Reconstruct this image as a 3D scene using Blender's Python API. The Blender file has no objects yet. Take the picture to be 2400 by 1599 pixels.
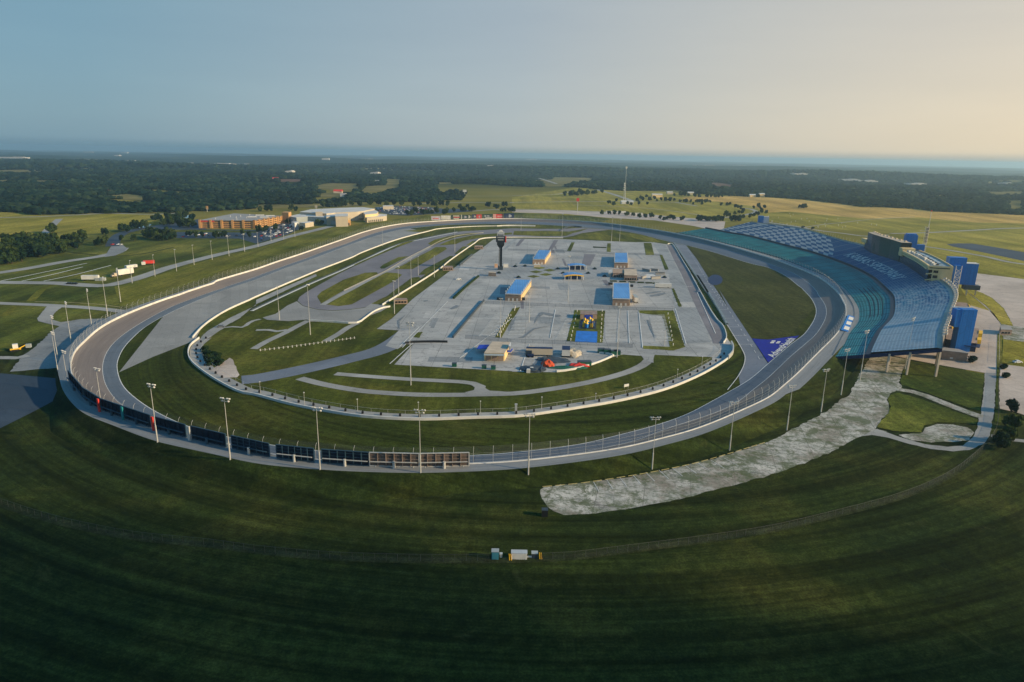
import bpy, bmesh, math, random
import numpy as np
from mathutils import Matrix, Vector
random.seed(7); rng = np.random.default_rng(7)
R = math.radians
sc = bpy.context.scene
COL = sc.collection

# ------------------------------------------------------------------ camera
FPX, CH, HY, RHO = 1600.0, 100.0, 361.0, R(1.03)
PIT = math.atan((799.5 - HY) / FPX)
FW = (0, math.cos(PIT), -math.sin(PIT)); UU = (0, math.sin(PIT), math.cos(PIT))
cr, sr = math.cos(RHO), math.sin(RHO)
RV = (cr, UU[1]*sr, UU[2]*sr); UV_ = (-sr, UU[1]*cr, UU[2]*cr)
cd = bpy.data.cameras.new('camera'); cam = bpy.data.objects.new('camera', cd); COL.objects.link(cam)
cd.sensor_width = 36; cd.lens = 36*FPX/2400; cd.clip_start = 0.5; cd.clip_end = 90000
m = Matrix(((RV[0], UV_[0], -FW[0], 0), (RV[1], UV_[1], -FW[1], 0), (RV[2], UV_[2], -FW[2], CH), (0, 0, 0, 1)))
cam.matrix_world = m
sc.camera = cam

# ------------------------------------------------------------------ world, sun, exposure
SUN_EL, SUN_AZ = 21.0, -14.0      # azimuth measured from +X towards +Y
w = bpy.data.worlds.new('World'); sc.world = w; w.use_nodes = True
nt = w.node_tree; nt.nodes.clear()
wo = nt.nodes.new('ShaderNodeOutputWorld'); bg = nt.nodes.new('ShaderNodeBackground')
sky = nt.nodes.new('ShaderNodeTexSky'); sky.sky_type = 'NISHITA'; sky.sun_disc = False
sky.sun_elevation = R(SUN_EL); sky.sun_rotation = R(90 - SUN_AZ)
sky.altitude = 300; sky.air_density = 1.0; sky.dust_density = 2.2; sky.ozone_density = 2.0
def wn(k, **kw):
    o = nt.nodes.new('ShaderNode'+k)
    for q, v in kw.items(): setattr(o, q, v)
    return o
def wramp(f, stops):
    o = wn('ValToRGB'); e = o.color_ramp.elements
    while len(e) < len(stops): e.new(0.5)
    for i, (p, c) in enumerate(stops): e[i].position = p; e[i].color = (*c, 1)
    nt.links.new(f, o.inputs[0]); return o.outputs[0]
def wmix(a, b, f, mode='MIX'):
    o = wn('Mix', data_type='RGBA', blend_type=mode)
    for v, i in ((f, 0), (a, 6), (b, 7)):
        if isinstance(v, (int, float)): o.inputs[i].default_value = v
        elif isinstance(v, tuple): o.inputs[i].default_value = (*v, 1)
        else: nt.links.new(v, o.inputs[i])
    return o.outputs[2]
# evening sky: cool teal-blue away from the sun, peach low on the sun's side (a colour by direction, laid over the sky model)
tc = wn('TexCoord'); sp = wn('SeparateXYZ'); nt.links.new(tc.outputs['Generated'], sp.inputs[0])
ax = wn('MapRange'); ax.inputs[1].default_value = -0.8; ax.inputs[2].default_value = 0.8; nt.links.new(sp.outputs[0], ax.inputs[0])
ez = wn('MapRange'); ez.inputs[1].default_value = 0.0; ez.inputs[2].default_value = 0.40; nt.links.new(sp.outputs[2], ez.inputs[0])
LOWC = wramp(ax.outputs[0], [(0.0, (0.18, 0.32, 0.41)), (0.18, (0.22, 0.35, 0.43)), (0.5, (0.47, 0.52, 0.53)), (0.82, (0.82, 0.70, 0.52)), (1.0, (1.0, 0.78, 0.50))])
HIGHC = wramp(ax.outputs[0], [(0.0, (0.10, 0.26, 0.36)), (0.2, (0.15, 0.31, 0.39)), (0.5, (0.27, 0.36, 0.44)), (0.85, (0.47, 0.50, 0.50)), (1.0, (0.55, 0.54, 0.50))])
ez2 = wn('MapRange'); ez2.inputs[1].default_value = 0.26; ez2.inputs[2].default_value = 0.55; nt.links.new(sp.outputs[2], ez2.inputs[0])
grad = wmix(wmix(LOWC, HIGHC, ez.outputs[0]), (0.035, 0.26, 0.54), ez2.outputs[0])
skyn = wmix(sky.outputs[0], (0.10, 0.11, 0.12), 1.0, 'MULTIPLY')
hb = wn('MapRange'); hb.interpolation_type = 'SMOOTHERSTEP'; hb.inputs[1].default_value = 0.0; hb.inputs[2].default_value = 0.014; nt.links.new(sp.outputs[2], hb.inputs[0])
MIST = wramp(ax.outputs[0], [(0.0, (0.13, 0.25, 0.35)), (0.3, (0.20, 0.32, 0.39)), (0.6, (0.42, 0.45, 0.43)), (1.0, (0.66, 0.58, 0.45))])
grad = wmix(MIST, grad, hb.outputs[0])
smp = wn('Mapping'); smp.inputs['Scale'].default_value = (1.2, 1.2, 9.0); nt.links.new(tc.outputs['Generated'], smp.inputs['Vector'])
snz = wn('TexNoise'); snz.inputs['Scale'].default_value = 1.6; snz.inputs['Detail'].default_value = 7; snz.inputs['Roughness'].default_value = 0.6; nt.links.new(smp.outputs[0], snz.inputs['Vector'])
grad = wmix(grad, wramp(snz.outputs['Fac'], [(0.3, (0.96, 0.965, 0.975)), (0.7, (1.04, 1.035, 1.025))]), 1.0, 'MULTIPLY')
allc = wmix(skyn, grad, 0.85)
SKY_GAIN = 0.92
nt.links.new(allc, bg.inputs[0]); bg.inputs[1].default_value = SKY_GAIN
nt.links.new(bg.outputs[0], wo.inputs[0])
sd = bpy.data.lights.new('sun', 'SUN'); sun = bpy.data.objects.new('sun', sd); COL.objects.link(sun)
sd.energy = 5.0; sd.angle = R(0.6); sd.color = (1.0, 0.78, 0.49)
SV = Vector((math.cos(R(SUN_EL))*math.cos(R(SUN_AZ)), math.cos(R(SUN_EL))*math.sin(R(SUN_AZ)), math.sin(R(SUN_EL))))
sun.rotation_euler = SV.to_track_quat('Z', 'Y').to_euler(); sun.location = (0, 0, 300)
sc.view_settings.view_transform = 'Standard'; sc.view_settings.look = 'None'
sc.view_settings.exposure = 0.20; sc.view_settings.gamma = 1; sc.view_settings.use_curve_mapping = False
sc.cycles.max_bounces = 6; sc.cycles.volume_bounces = 2; sc.cycles.transparent_max_bounces = 24
try: sc.cycles.use_denoising = True
except Exception: pass

# ------------------------------------------------------------------ mapping helpers
def G(x, y, z=0.0):
    a = (x-1200)/FPX; b = (799.5-y)/FPX
    d = [FW[i] + a*RV[i] + b*UV_[i] for i in range(3)]
    t = (z-CH)/d[2]
    return (d[0]*t, d[1]*t, z)
def T(t, L, z=0.0):
    "traced points of one study tile (600x400 px shown at 3.92x) -> ground points"
    ox, oy = {'a': 320, 'b': 640, 'c': 960}[t[0]], (int(t[1])-1)*600
    return [G(oy + p[0]/3.92, ox + p[1]/3.92, z if len(p) < 3 else p[2]) for p in L]
def Q(ox, oy, s, L, z=0.0):
    return [G(ox + p[0]/s, oy + p[1]/s, z) for p in L]
def PR(X, Y, Z):
    X = np.asarray(X, float); Y = np.asarray(Y, float); Z = np.asarray(Z, float)-CH
    dz = X*FW[0]+Y*FW[1]+Z*FW[2]
    return 1200+FPX*(X*RV[0]+Y*RV[1]+Z*RV[2])/dz, 799.5-FPX*(X*UV_[0]+Y*UV_[1]+Z*UV_[2])/dz
def topz(base, ty):
    lo, hi = base[2], base[2]+120
    for _ in range(40):
        mm = (lo+hi)/2
        if PR(base[0], base[1], mm)[1] > ty: lo = mm
        else: hi = mm
    return lo - base[2]
def inpoly(px, py, poly):
    c = np.zeros(px.shape, bool); n = len(poly)
    for i in range(n):
        x0, y0 = poly[i][:2]; x1, y1 = poly[(i+1) % n][:2]
        if y0 == y1: continue
        k = ((y0 > py) != (y1 > py)) & (px < (x1-x0)*(py-y0)/(y1-y0)+x0)
        c ^= k
    return c
def smooth(P, k=6, closed=False):
    P = [Vector(p) for p in P]; n = len(P); out = []
    for i in range(n if closed else n-1):
        p0 = P[(i-1) % n] if closed or i > 0 else P[0]
        p1 = P[i]; p2 = P[(i+1) % n]; p3 = P[(i+2) % n] if closed or i+2 < n else P[-1]
        for j in range(k):
            t = j/k
            out.append(0.5*((2*p1)+(p2-p0)*t+(2*p0-5*p1+4*p2-p3)*t*t+(3*p1-p0-3*p2+p3)*t**3))
    if not closed: out.append(P[-1])
    return out
def resample(P, step=None, n=None):
    P = [Vector(p) for p in P]
    d = [0]
    for a, b in zip(P, P[1:]): d.append(d[-1]+(b-a).length)
    if n is None: n = max(2, int(round(d[-1]/step))+1)
    out = []; j = 0
    for i in range(n):
        s = d[-1]*i/(n-1)
        while j < len(d)-2 and d[j+1] < s: j += 1
        L = d[j+1]-d[j]; t = 0 if L < 1e-9 else (s-d[j])/L
        out.append(P[j].lerp(P[j+1], min(1, max(0, t))))
    return out
def normals2(P):
    out = []
    for i in range(len(P)):
        a = P[max(0, i-1)]; b = P[min(len(P)-1, i+1)]; t = Vector((b[0]-a[0], b[1]-a[1], 0)).normalized()
        out.append(Vector((-t.y, t.x, 0)))
    return out
def offs(P, w, dz=0):
    N = normals2(P); return [p + n*w + Vector((0, 0, dz)) for p, n in zip([Vector(q) for q in P], N)]

# ------------------------------------------------------------------ object helpers
BASE = {}
def tag(o, label=None, cat=None, group=None, kind=None):
    if label: o['label'] = label
    if cat: o['category'] = cat
    if group: o['group'] = group
    if kind: o['kind'] = kind
    return o
def empty(name, loc, label, cat, group=None, rz=0):
    o = bpy.data.objects.new(name, None); COL.objects.link(o); o.location = loc; o.rotation_euler.z = rz
    o.empty_display_size = 1
    BASE[o.name] = Vector(loc)
    return tag(o, label, cat, group)
class MB:
    def __init__(s): s.v = []; s.f = []; s.uv = []; s.mi = []; s.cm = 0
    def add(s, vs, fs):
        b = len(s.v); s.v += [tuple(p) for p in vs]; s.f += [tuple(i+b for i in f) for f in fs]; s.mi += [s.cm]*len(fs); return s
    def prism(s, pts, z0, z1, cap=True):
        n = len(pts)
        ar = sum(pts[i][0]*pts[(i+1) % n][1]-pts[(i+1) % n][0]*pts[i][1] for i in range(n))
        if ar < 0: pts = pts[::-1]
        vs = [(p[0], p[1], z0) for p in pts]+[(p[0], p[1], z1) for p in pts]
        fs = [(i, (i+1) % n, n+(i+1) % n, n+i) for i in range(n)]
        if cap: fs += [tuple(range(n, 2*n)), tuple(range(n-1, -1, -1))]
        return s.add(vs, fs)
    def box(s, c, size, rz=0, ry=0, rx=0):
        hx, hy, hz = size[0]/2, size[1]/2, size[2]/2
        M = Matrix.Rotation(rz, 3, 'Z') @ Matrix.Rotation(ry, 3, 'Y') @ Matrix.Rotation(rx, 3, 'X')
        vs = [Vector(c)+M @ Vector((x*hx, y*hy, z*hz)) for z in (-1, 1) for y in (-1, 1) for x in (-1, 1)]
        return s.add(vs, [(0, 2, 3, 1), (4, 5, 7, 6), (0, 1, 5, 4), (2, 6, 7, 3), (0, 4, 6, 2), (1, 3, 7, 5)])
    def tube(s, p0, p1, r0, r1=None, n=8, cap=True):
        p0 = Vector(p0); p1 = Vector(p1); r1 = r0 if r1 is None else r1
        d = (p1-p0); 
        if d.length < 1e-6: return s
        q = d.normalized().to_track_quat('Z', 'Y').to_matrix()
        vs = []
        for p, r in ((p0, r0), (p1, r1)):
            for i in range(n):
                a = 2*math.pi*i/n; vs.append(p+q @ Vector((r*math.cos(a), r*math.sin(a), 0)))
        fs = [(i, (i+1) % n, n+(i+1) % n, n+i) for i in range(n)]
        if cap: fs += [tuple(range(n-1, -1, -1)), tuple(range(n, 2*n))]
        return s.add(vs, fs)
    def beam(s, p0, p1, w, h):
        "rectangular bar from p0 to p1, top along z"
        p0 = Vector(p0); p1 = Vector(p1); t = (p1-p0).normalized(); n = t.cross(Vector((0, 0, 1)))
        n = Vector((1, 0, 0)) if n.length < 1e-4 else n.normalized(); u = n.cross(t).normalized()
        vs = []
        for p in (p0, p1):
            for a, b in ((-1, -1), (1, -1), (1, 1), (-1, 1)): vs.append(p+n*(a*w/2)+u*(b*h/2))
        return s.add(vs, [(0, 1, 5, 4), (1, 2, 6, 5), (2, 3, 7, 6), (3, 0, 4, 7), (3, 2, 1, 0), (4, 5, 6, 7)])
    def sheet(s, rows):
        "rows of equal length point lists -> quad strip with uv = metres along / 0..1 across"
        n = len(rows[0]); b = len(s.v)
        for r in rows: s.v += [tuple(p) for p in r]
        for j in range(len(rows)-1):
            for i in range(n-1):
                s.f.append((b+j*n+i, b+j*n+i+1, b+(j+1)*n+i+1, b+(j+1)*n+i)); s.mi.append(s.cm)
        return s
    def build(s, name, mats, parent=None, smooth_=False, flipup=False):
        me = bpy.data.meshes.new(name)
        base = Vector((0, 0, 0))
        if parent is not None: base = BASE.get(parent.name, Vector((0, 0, 0)))
        me.from_pydata([tuple(Vector(v)-base) for v in s.v], [], s.f)
        if not isinstance(mats, (list, tuple)): mats = [mats]
        for q in mats: me.materials.append(q)
        if len(mats) > 1: me.polygons.foreach_set('material_index', s.mi)
        if smooth_: me.polygons.foreach_set('use_smooth', [True]*len(me.polygons))
        me.update()
        if flipup:
            bm = bmesh.new(); bm.from_mesh(me)
            for f in bm.faces:
                f.normal_update()
                if f.normal.z < 0: f.normal_flip()
            bm.to_mesh(me); bm.free()
        o = bpy.data.objects.new(name, me); COL.objects.link(o)
        if parent is not None: o.parent = parent
        BASE[o.name] = base
        return o
def lift(o, label, cat, group=None):
    "give a single-mesh thing an origin at its own base"
    co = np.array([v.co for v in o.data.vertices]); c = Vector(((co[:, 0].min()+co[:, 0].max())/2, (co[:, 1].min()+co[:, 1].max())/2, co[:, 2].min()))
    o.data.transform(Matrix.Translation(-c)); o.location = c; BASE[o.name] = c
    return tag(o, label, cat, group)
def children(o): return list(o.children)
def copy_tree(o, parent=None):
    c = o.copy(); COL.objects.link(c)
    if parent is not None: c.parent = parent
    for ch in children(o): copy_tree(ch, c)
    return c
WORDS = 'first second third fourth fifth sixth seventh eighth ninth tenth eleventh twelfth thirteenth fourteenth fifteenth sixteenth seventeenth eighteenth nineteenth twentieth'.split()
def nth(i):
    if i < 20: return WORDS[i]
    n = i+1; t = {2: 'twenty', 3: 'thirty', 4: 'forty', 5: 'fifty', 6: 'sixty', 7: 'seventy', 8: 'eighty', 9: 'ninety'}[min(9, n//10)]
    if n > 99: return 'number %d' % n
    if n % 10 == 0: return {'twenty': 'twentieth', 'thirty': 'thirtieth', 'forty': 'fortieth', 'fifty': 'fiftieth', 'sixty': 'sixtieth', 'seventy': 'seventieth', 'eighty': 'eightieth', 'ninety': 'ninetieth'}[t]
    return t+'-'+WORDS[n % 10-1]

# ------------------------------------------------------------------ materials
MC = {}
def mat(name, col, rough=0.8, var=0.15, scale=0.2, metal=0.0, alpha=1.0, spec=0.3, col2=None, emit=None, detail=5):
    if name in MC: return MC[name]
    mt = bpy.data.materials.new(name); mt.use_nodes = True; n = mt.node_tree; p = n.nodes['Principled BSDF']
    p.inputs['Roughness'].default_value = rough; p.inputs['Metallic'].default_value = metal
    p.inputs['Specular IOR Level'].default_value = spec; p.inputs['Alpha'].default_value = alpha
    if var > 0:
        geo = n.nodes.new('ShaderNodeNewGeometry'); no = n.nodes.new('ShaderNodeTexNoise'); no.inputs['Scale'].default_value = scale
        no.inputs['Detail'].default_value = detail; no.inputs['Roughness'].default_value = 0.62
        n.links.new(geo.outputs['Position'], no.inputs['Vector'])
        rp = n.nodes.new('ShaderNodeValToRGB'); rp.color_ramp.elements[0].position = 0.34; rp.color_ramp.elements[1].position = 0.66
        c1 = [max(0, c*(1-var)) for c in col]; c2 = col2 if col2 else [c*(1+var) for c in col]
        rp.color_ramp.elements[0].color = (*c1, 1); rp.color_ramp.elements[1].color = (*c2, 1)
        n.links.new(no.outputs['Fac'], rp.inputs[0]); n.links.new(rp.outputs[0], p.inputs['Base Color'])
    else: p.inputs['Base Color'].default_value = (*col, 1)
    MC[name] = mt; return mt

class NG:
    "tiny node graph helper"
    def __init__(s, name):
        s.m = bpy.data.materials.new(name); s.m.use_nodes = True; s.t = s.m.node_tree; s.p = s.t.nodes['Principled BSDF']
        s.p.inputs['Specular IOR Level'].default_value = 0.2; s.p.inputs['Roughness'].default_value = 0.85
        MC[name] = s.m
    def n(s, k, **kw):
        o = s.t.nodes.new('ShaderNode'+k)
        for a, b in kw.items(): setattr(o, a, b)
        return o
    def l(s, a, b): s.t.links.new(a, b)
    def pos(s): return s.n('NewGeometry').outputs['Position']
    def noise(s, vec, scale, detail=4, rough=0.6, dist=0):
        o = s.n('TexNoise'); o.inputs['Scale'].default_value = scale; o.inputs['Detail'].default_value = detail
        o.inputs['Roughness'].default_value = rough; o.inputs['Distortion'].default_value = dist; s.l(vec, o.inputs['Vector']); return o.outputs['Fac']
    def ramp(s, f, stops):
        o = s.n('ValToRGB'); e = o.color_ramp.elements
        while len(e) < len(stops): e.new(0.5)
        for i, (p, c) in enumerate(stops):
            e[i].position = p; e[i].color = (*c, 1) if hasattr(c, '__len__') else (c, c, c, 1)
        s.l(f, o.inputs[0]); return o.outputs[0]
    def mix(s, a, b, f, mode='MIX'):
        o = s.n('Mix', data_type='RGBA', blend_type=mode)
        for v, i in ((f, 0), (a, 6), (b, 7)):
            if isinstance(v, (int, float)): o.inputs[i].default_value = v
            elif isinstance(v, tuple): o.inputs[i].default_value = (*v, 1)
            else: s.l(v, o.inputs[i])
        return o.outputs[2]
    def math(s, op, a, b=0.0, c=None):
        o = s.n('Math', operation=op)
        for i, v in enumerate((a, b) if c is None else (a, b, c)):
            if isinstance(v, (int, float)): o.inputs[i].default_value = v
            else: s.l(v, o.inputs[i])
        return o.outputs[0]
    def mapping(s, vec, scale=(1, 1, 1), rot=0, loc=(0, 0, 0)):
        o = s.n('Mapping'); o.inputs['Scale'].default_value = scale; o.inputs['Rotation'].default_value = (0, 0, rot); o.inputs['Location'].default_value = loc
        s.l(vec, o.inputs['Vector']); return o.outputs[0]

def grass_mat(name, dark, mid, light, ring=None, stripe=0.5, rot=0.0, sfreq=0.12, patch=0.02):
    g = NG(name); P = g.pos()
    a = g.noise(P, patch, 5, 0.6); b = g.noise(P, 0.35, 6, 0.7)
    c = g.ramp(a, [(0.32, dark), (0.5, mid), (0.70, light)])
    if ring:
        v = g.n('VectorMath', operation='SUBTRACT'); g.l(P, v.inputs[0]); v.inputs[1].default_value = (ring[0], ring[1], 0)
        sx = g.n('VectorMath', operation='MULTIPLY'); g.l(v.outputs[0], sx.inputs[0]); sx.inputs[1].default_value = (ring[2], 1, 0)
        ln = g.n('VectorMath', operation='LENGTH'); g.l(sx.outputs[0], ln.inputs[0])
        cmb = g.n('CombineXYZ'); g.l(ln.outputs['Value'], cmb.inputs[0]); sep = g.n('SeparateXYZ'); g.l(P, sep.inputs[0])
        g.l(g.math('MULTIPLY', sep.outputs[0], 0.018), cmb.inputs[1]); svec = cmb.outputs[0]
    else:
        svec = g.mapping(P, (1, 0.07, 1), rot)
    st = g.noise(svec, sfreq, 3, 0.55)
    st2 = g.noise(svec, sfreq*4, 3, 0.6)
    c = g.mix(c, g.ramp(st, [(0.36, 0.55), (0.62, 1.45)]), stripe, 'MULTIPLY')
    c = g.mix(c, g.ramp(st2, [(0.35, 0.72), (0.65, 1.25)]), stripe*0.8, 'MULTIPLY')
    c = g.mix(c, g.ramp(b, [(0.32, 0.5), (0.68, 1.5)]), 0.8, 'MULTIPLY')
    tf = g.noise(P, 1.6, 5, 0.8)
    c = g.mix(c, g.ramp(tf, [(0.36, 0.45), (0.5, 0.95), (0.64, 1.7)]), 0.75, 'MULTIPLY')
    sd = g.noise(P, 0.055, 8, 0.75, 0.8)
    c = g.mix(c, tuple(x*1.5+0.012 for x in light), g.ramp(sd, [(0.60, 0.0), (0.70, 0.42)]))
    g.l(c, g.p.inputs['Base Color']); g.p.inputs['Roughness'].default_value = 1.0; g.p.inputs['Specular IOR Level'].default_value = 0.05
    return g.m

def pave_mat(name, c1, c2, slab=(6.0, 6.0), rot=0.0, joint=0.55, stain=0.5, seed=0.0, rough=0.75, blotch=0.03, weeds=False):
    g = NG(name); P = g.pos()
    V = g.mapping(P, (1, 1, 1), rot, (seed, seed*1.7, 0))
    base = g.ramp(g.noise(V, blotch, 6, 0.62), [(0.32, c1), (0.68, c2)])
    br = g.n('TexBrick'); g.l(V, br.inputs['Vector']); br.offset = 0.0
    br.inputs['Scale'].default_value = 1.0; br.inputs['Brick Width'].default_value = slab[0]; br.inputs['Row Height'].default_value = slab[1]
    br.inputs['Mortar Size'].default_value = 0.16; br.inputs['Mortar Smooth'].default_value = 0.3
    br.inputs['Color1'].default_value = (1, 1, 1, 1); br.inputs['Color2'].default_value = (0.86, 0.86, 0.86, 1); br.inputs['Mortar'].default_value = (joint, joint, joint, 1)
    base = g.mix(base, br.outputs['Color'], 0.8, 'MULTIPLY')
    st = g.noise(g.mapping(V, (0.4, 1, 1), 0.3), 0.08, 9, 0.75, 0.3)
    base = g.mix(base, g.ramp(st, [(0.30, 0.45), (0.42, 1.0)]), stain, 'MULTIPLY')
    base = g.mix(base, g.ramp(g.noise(P, 1.2, 5, 0.7), [(0.3, 0.82), (0.7, 1.15)]), 0.7, 'MULTIPLY')
    vd = g.n('TexVoronoi', feature='DISTANCE_TO_EDGE'); vd.inputs['Scale'].default_value = 0.05
    wv = g.n('Mix', data_type='VECTOR'); wv.inputs[0].default_value = 0.12; g.l(V, wv.inputs[4]); nz = g.n('TexNoise'); nz.inputs['Scale'].default_value = 0.08; nz.inputs['Detail'].default_value = 6; g.l(V, nz.inputs['Vector'])
    vs_ = g.n('VectorMath', operation='SCALE'); g.l(nz.outputs['Color'], vs_.inputs[0]); vs_.inputs['Scale'].default_value = 30.0; va_ = g.n('VectorMath', operation='ADD'); g.l(V, va_.inputs[0]); g.l(vs_.outputs[0], va_.inputs[1]); g.l(va_.outputs[0], vd.inputs['Vector'])
    base = g.mix(base, g.ramp(vd.outputs['Distance'], [(0.0, 0.45), (0.022, 1.0)]), stain, 'MULTIPLY')
    sp0 = g.noise(P, 0.22, 9, 0.8)
    base = g.mix(base, g.ramp(sp0, [(0.35, 0.5), (0.42, 1.0)]), stain, 'MULTIPLY')
    pt = g.n('TexVoronoi'); pt.inputs['Scale'].default_value = 0.045; g.l(V, pt.inputs['Vector'])
    bw = g.n('RGBToBW'); g.l(pt.outputs['Color'], bw.inputs[0])
    base = g.mix(base, g.ramp(bw.outputs[0], [(0.2, 0.86), (0.8, 1.10)]), 0.6, 'MULTIPLY')
    if weeds:
        base = g.mix(base, g.ramp(g.noise(P, 0.35, 10, 0.85), [(0.36, 0.6), (0.5, 1.0), (0.60, 1.25)]), 0.8, 'MULTIPLY')
        base = g.mix(base, (0.17, 0.13, 0.085), g.ramp(g.noise(g.mapping(P, (1, 1, 1), 0, (40, 9, 0)), 0.06, 8, 0.7), [(0.48, 0.0), (0.58, 0.6)]))
        wf = g.noise(P, 0.10, 10, 0.8, 0.4)
        base = g.mix(base, (0.075, 0.095, 0.03), g.ramp(wf, [(0.49, 0.0), (0.56, 0.85)]))
        wf2 = g.noise(P, 0.5, 8, 0.8)
        base = g.mix(base, (0.13, 0.15, 0.10), g.ramp(wf2, [(0.5, 0.0), (0.58, 0.8)]))
    g.l(base, g.p.inputs['Base Color']); g.p.inputs['Roughness'].default_value = rough
    return g.m

def asphalt_mat(name, c1, c2, streak=0.5, rough=0.7):
    "running surface with wear that follows the lane: uses uv (metres along, metres across)"
    g = NG(name); uv = g.n('UVMap').outputs[0]
    a = g.noise(g.mapping(uv, (0.012, 0.35, 1)), 1.0, 5, 0.6)
    b = g.noise(g.mapping(uv, (0.05, 1.6, 1)), 1.0, 4, 0.65)
    c = g.ramp(a, [(0.33, c1), (0.67, c2)])
    c = g.mix(c, g.ramp(b, [(0.3, 0.72), (0.7, 1.2)]), streak, 'MULTIPLY')
    sy = g.n('SeparateXYZ'); g.l(uv, sy.inputs[0])
    gr = g.math('MULTIPLY', g.math('ADD', sy.outputs[1], g.math('MULTIPLY', g.noise(g.mapping(uv, (0.008, 0, 1)), 1.0), 4.0)), 1/18.0)
    c = g.mix(c, g.ramp(gr, [(0.12, 1.0), (0.30, 0.74), (0.42, 0.80), (0.55, 0.72), (0.75, 1.05)]), streak, 'MULTIPLY')
    sk = g.noise(g.mapping(uv, (0.035, 2.2, 1), 0.04), 1.0, 4, 0.7)
    c = g.mix(c, g.ramp(sk, [(0.34, 0.45), (0.40, 1.0)]), streak, 'MULTIPLY')
    P = g.pos()
    c = g.mix(c, g.ramp(g.noise(P, 0.8, 5, 0.7), [(0.3, 0.88), (0.7, 1.1)]), 0.8, 'MULTIPLY')
    g.l(c, g.p.inputs['Base Color']); g.p.inputs['Roughness'].default_value = rough; g.p.inputs['Specular IOR Level'].default_value = 0.35
    return g.m

M = {}
M['grass_far'] = grass_mat('grass_far', (0.10, 0.10, 0.02), (0.16, 0.145, 0.03), (0.24, 0.19, 0.05), stripe=0.35, rot=0.5, sfreq=0.03, patch=0.006)
M['grass_in'] = grass_mat('grass_in', (0.040, 0.052, 0.008), (0.066, 0.076, 0.012), (0.115, 0.108, 0.02), stripe=0.45, rot=1.2, sfreq=0.10, patch=0.02)
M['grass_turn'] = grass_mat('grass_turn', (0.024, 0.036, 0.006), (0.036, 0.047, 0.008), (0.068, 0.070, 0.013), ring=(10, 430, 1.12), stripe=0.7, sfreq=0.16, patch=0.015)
M['grass_near'] = grass_mat('grass_near', (0.013, 0.022, 0.006), (0.021, 0.031, 0.007), (0.050, 0.054, 0.012), ring=(10, 430, 1.0), stripe=0.75, sfreq=0.22, patch=0.022)  # greens lowered, so part of the foreground shade sits in the colour
M['grass_tri'] = grass_mat('grass_tri', (0.036, 0.044, 0.012), (0.050, 0.055, 0.015), (0.064, 0.068, 0.02), stripe=0.35, rot=0.3, sfreq=0.08, patch=0.02)
M['grass_left'] = grass_mat('grass_left', (0.036, 0.055, 0.009), (0.088, 0.10, 0.017), (0.19, 0.175, 0.035), stripe=0.6, rot=-1.15, sfreq=0.06, patch=0.012)
M['grass_bank'] = grass_mat('grass_bank', (0.065, 0.078, 0.010), (0.12, 0.12, 0.017), (0.17, 0.155, 0.028), stripe=0.5, rot=0.35, sfreq=0.07, patch=0.02)
M['grass_gold'] = grass_mat('grass_gold', (0.30, 0.205, 0.045), (0.46, 0.30, 0.08), (0.56, 0.37, 0.12), stripe=0.45, rot=1.0, sfreq=0.02, patch=0.006)
M['grass_right'] = grass_mat('grass_right', (0.16, 0.15, 0.02), (0.25, 0.215, 0.032), (0.35, 0.28, 0.055), stripe=0.4, rot=0.9, sfreq=0.05, patch=0.01)
M['field_red'] = grass_mat('field_red', (0.13, 0.07, 0.045), (0.17, 0.09, 0.055), (0.20, 0.12, 0.07), stripe=0.3, patch=0.01)
M['conc'] = pave_mat('infield_concrete', (0.31, 0.315, 0.30), (0.47, 0.455, 0.42), (15, 7.5), 0.02, joint=0.42, stain=0.7)
M['conc2'] = pave_mat('lane_concrete', (0.27, 0.285, 0.285), (0.36, 0.37, 0.36), (5, 15), -0.20, seed=31, joint=.5)
M['conc_warm'] = pave_mat('concourse_concrete', (0.44, 0.365, 0.30), (0.58, 0.49, 0.41), (9, 9), -0.2, joint=0.7, stain=0.4, seed=11)
M['conc_run'] = pave_mat('runoff_asphalt', (0.26, 0.255, 0.235), (0.33, 0.32, 0.29), (300, 6), 1.2, joint=0.8, stain=0.3, seed=5)
M['lot_old'] = pave_mat('weathered_lot', (0.36, 0.36, 0.31), (0.60, 0.56, 0.49), (14, 7), 0.23, joint=0.4, stain=0.9, seed=3, blotch=0.16, weeds=True)
M['road'] = pave_mat('road_grey', (0.28, 0.275, 0.255), (0.38, 0.37, 0.335), (200, 9), 0.3, joint=0.85, stain=0.35, seed=9)
M['lot_left'] = pave_mat('left_lot', (0.19, 0.20, 0.20), (0.27, 0.275, 0.265), (12, 12), 0.4, joint=0.7, stain=0.5, seed=17)
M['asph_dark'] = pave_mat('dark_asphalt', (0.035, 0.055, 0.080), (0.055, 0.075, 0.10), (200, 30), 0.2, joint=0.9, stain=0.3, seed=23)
M['course'] = pave_mat('course_asphalt', (0.175, 0.165, 0.175), (0.225, 0.21, 0.215), (300, 300), 0, joint=1, stain=0.3, seed=41)
M['pit'] = pave_mat('pit_asphalt', (0.145, 0.17, 0.205), (0.195, 0.215, 0.25), (40, 200), -0.2, joint=0.8, stain=0.25, seed=43)
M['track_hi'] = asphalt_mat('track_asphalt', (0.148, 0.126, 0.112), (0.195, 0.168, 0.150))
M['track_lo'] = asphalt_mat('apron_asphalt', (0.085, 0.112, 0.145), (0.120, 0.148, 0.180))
M['strip'] = asphalt_mat('access_strip', (0.19, 0.205, 0.21), (0.26, 0.27, 0.27))
M['white'] = mat('white_paint', (0.66, 0.64, 0.58), 0.6, 0.08, 0.3)
M['line'] = mat('line_paint', (0.62, 0.62, 0.58), 0.7, 0.2, 0.6)
M['line_y'] = mat('yellow_line', (0.34, 0.29, 0.12), 0.7, 0.2, 0.6)
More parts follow.
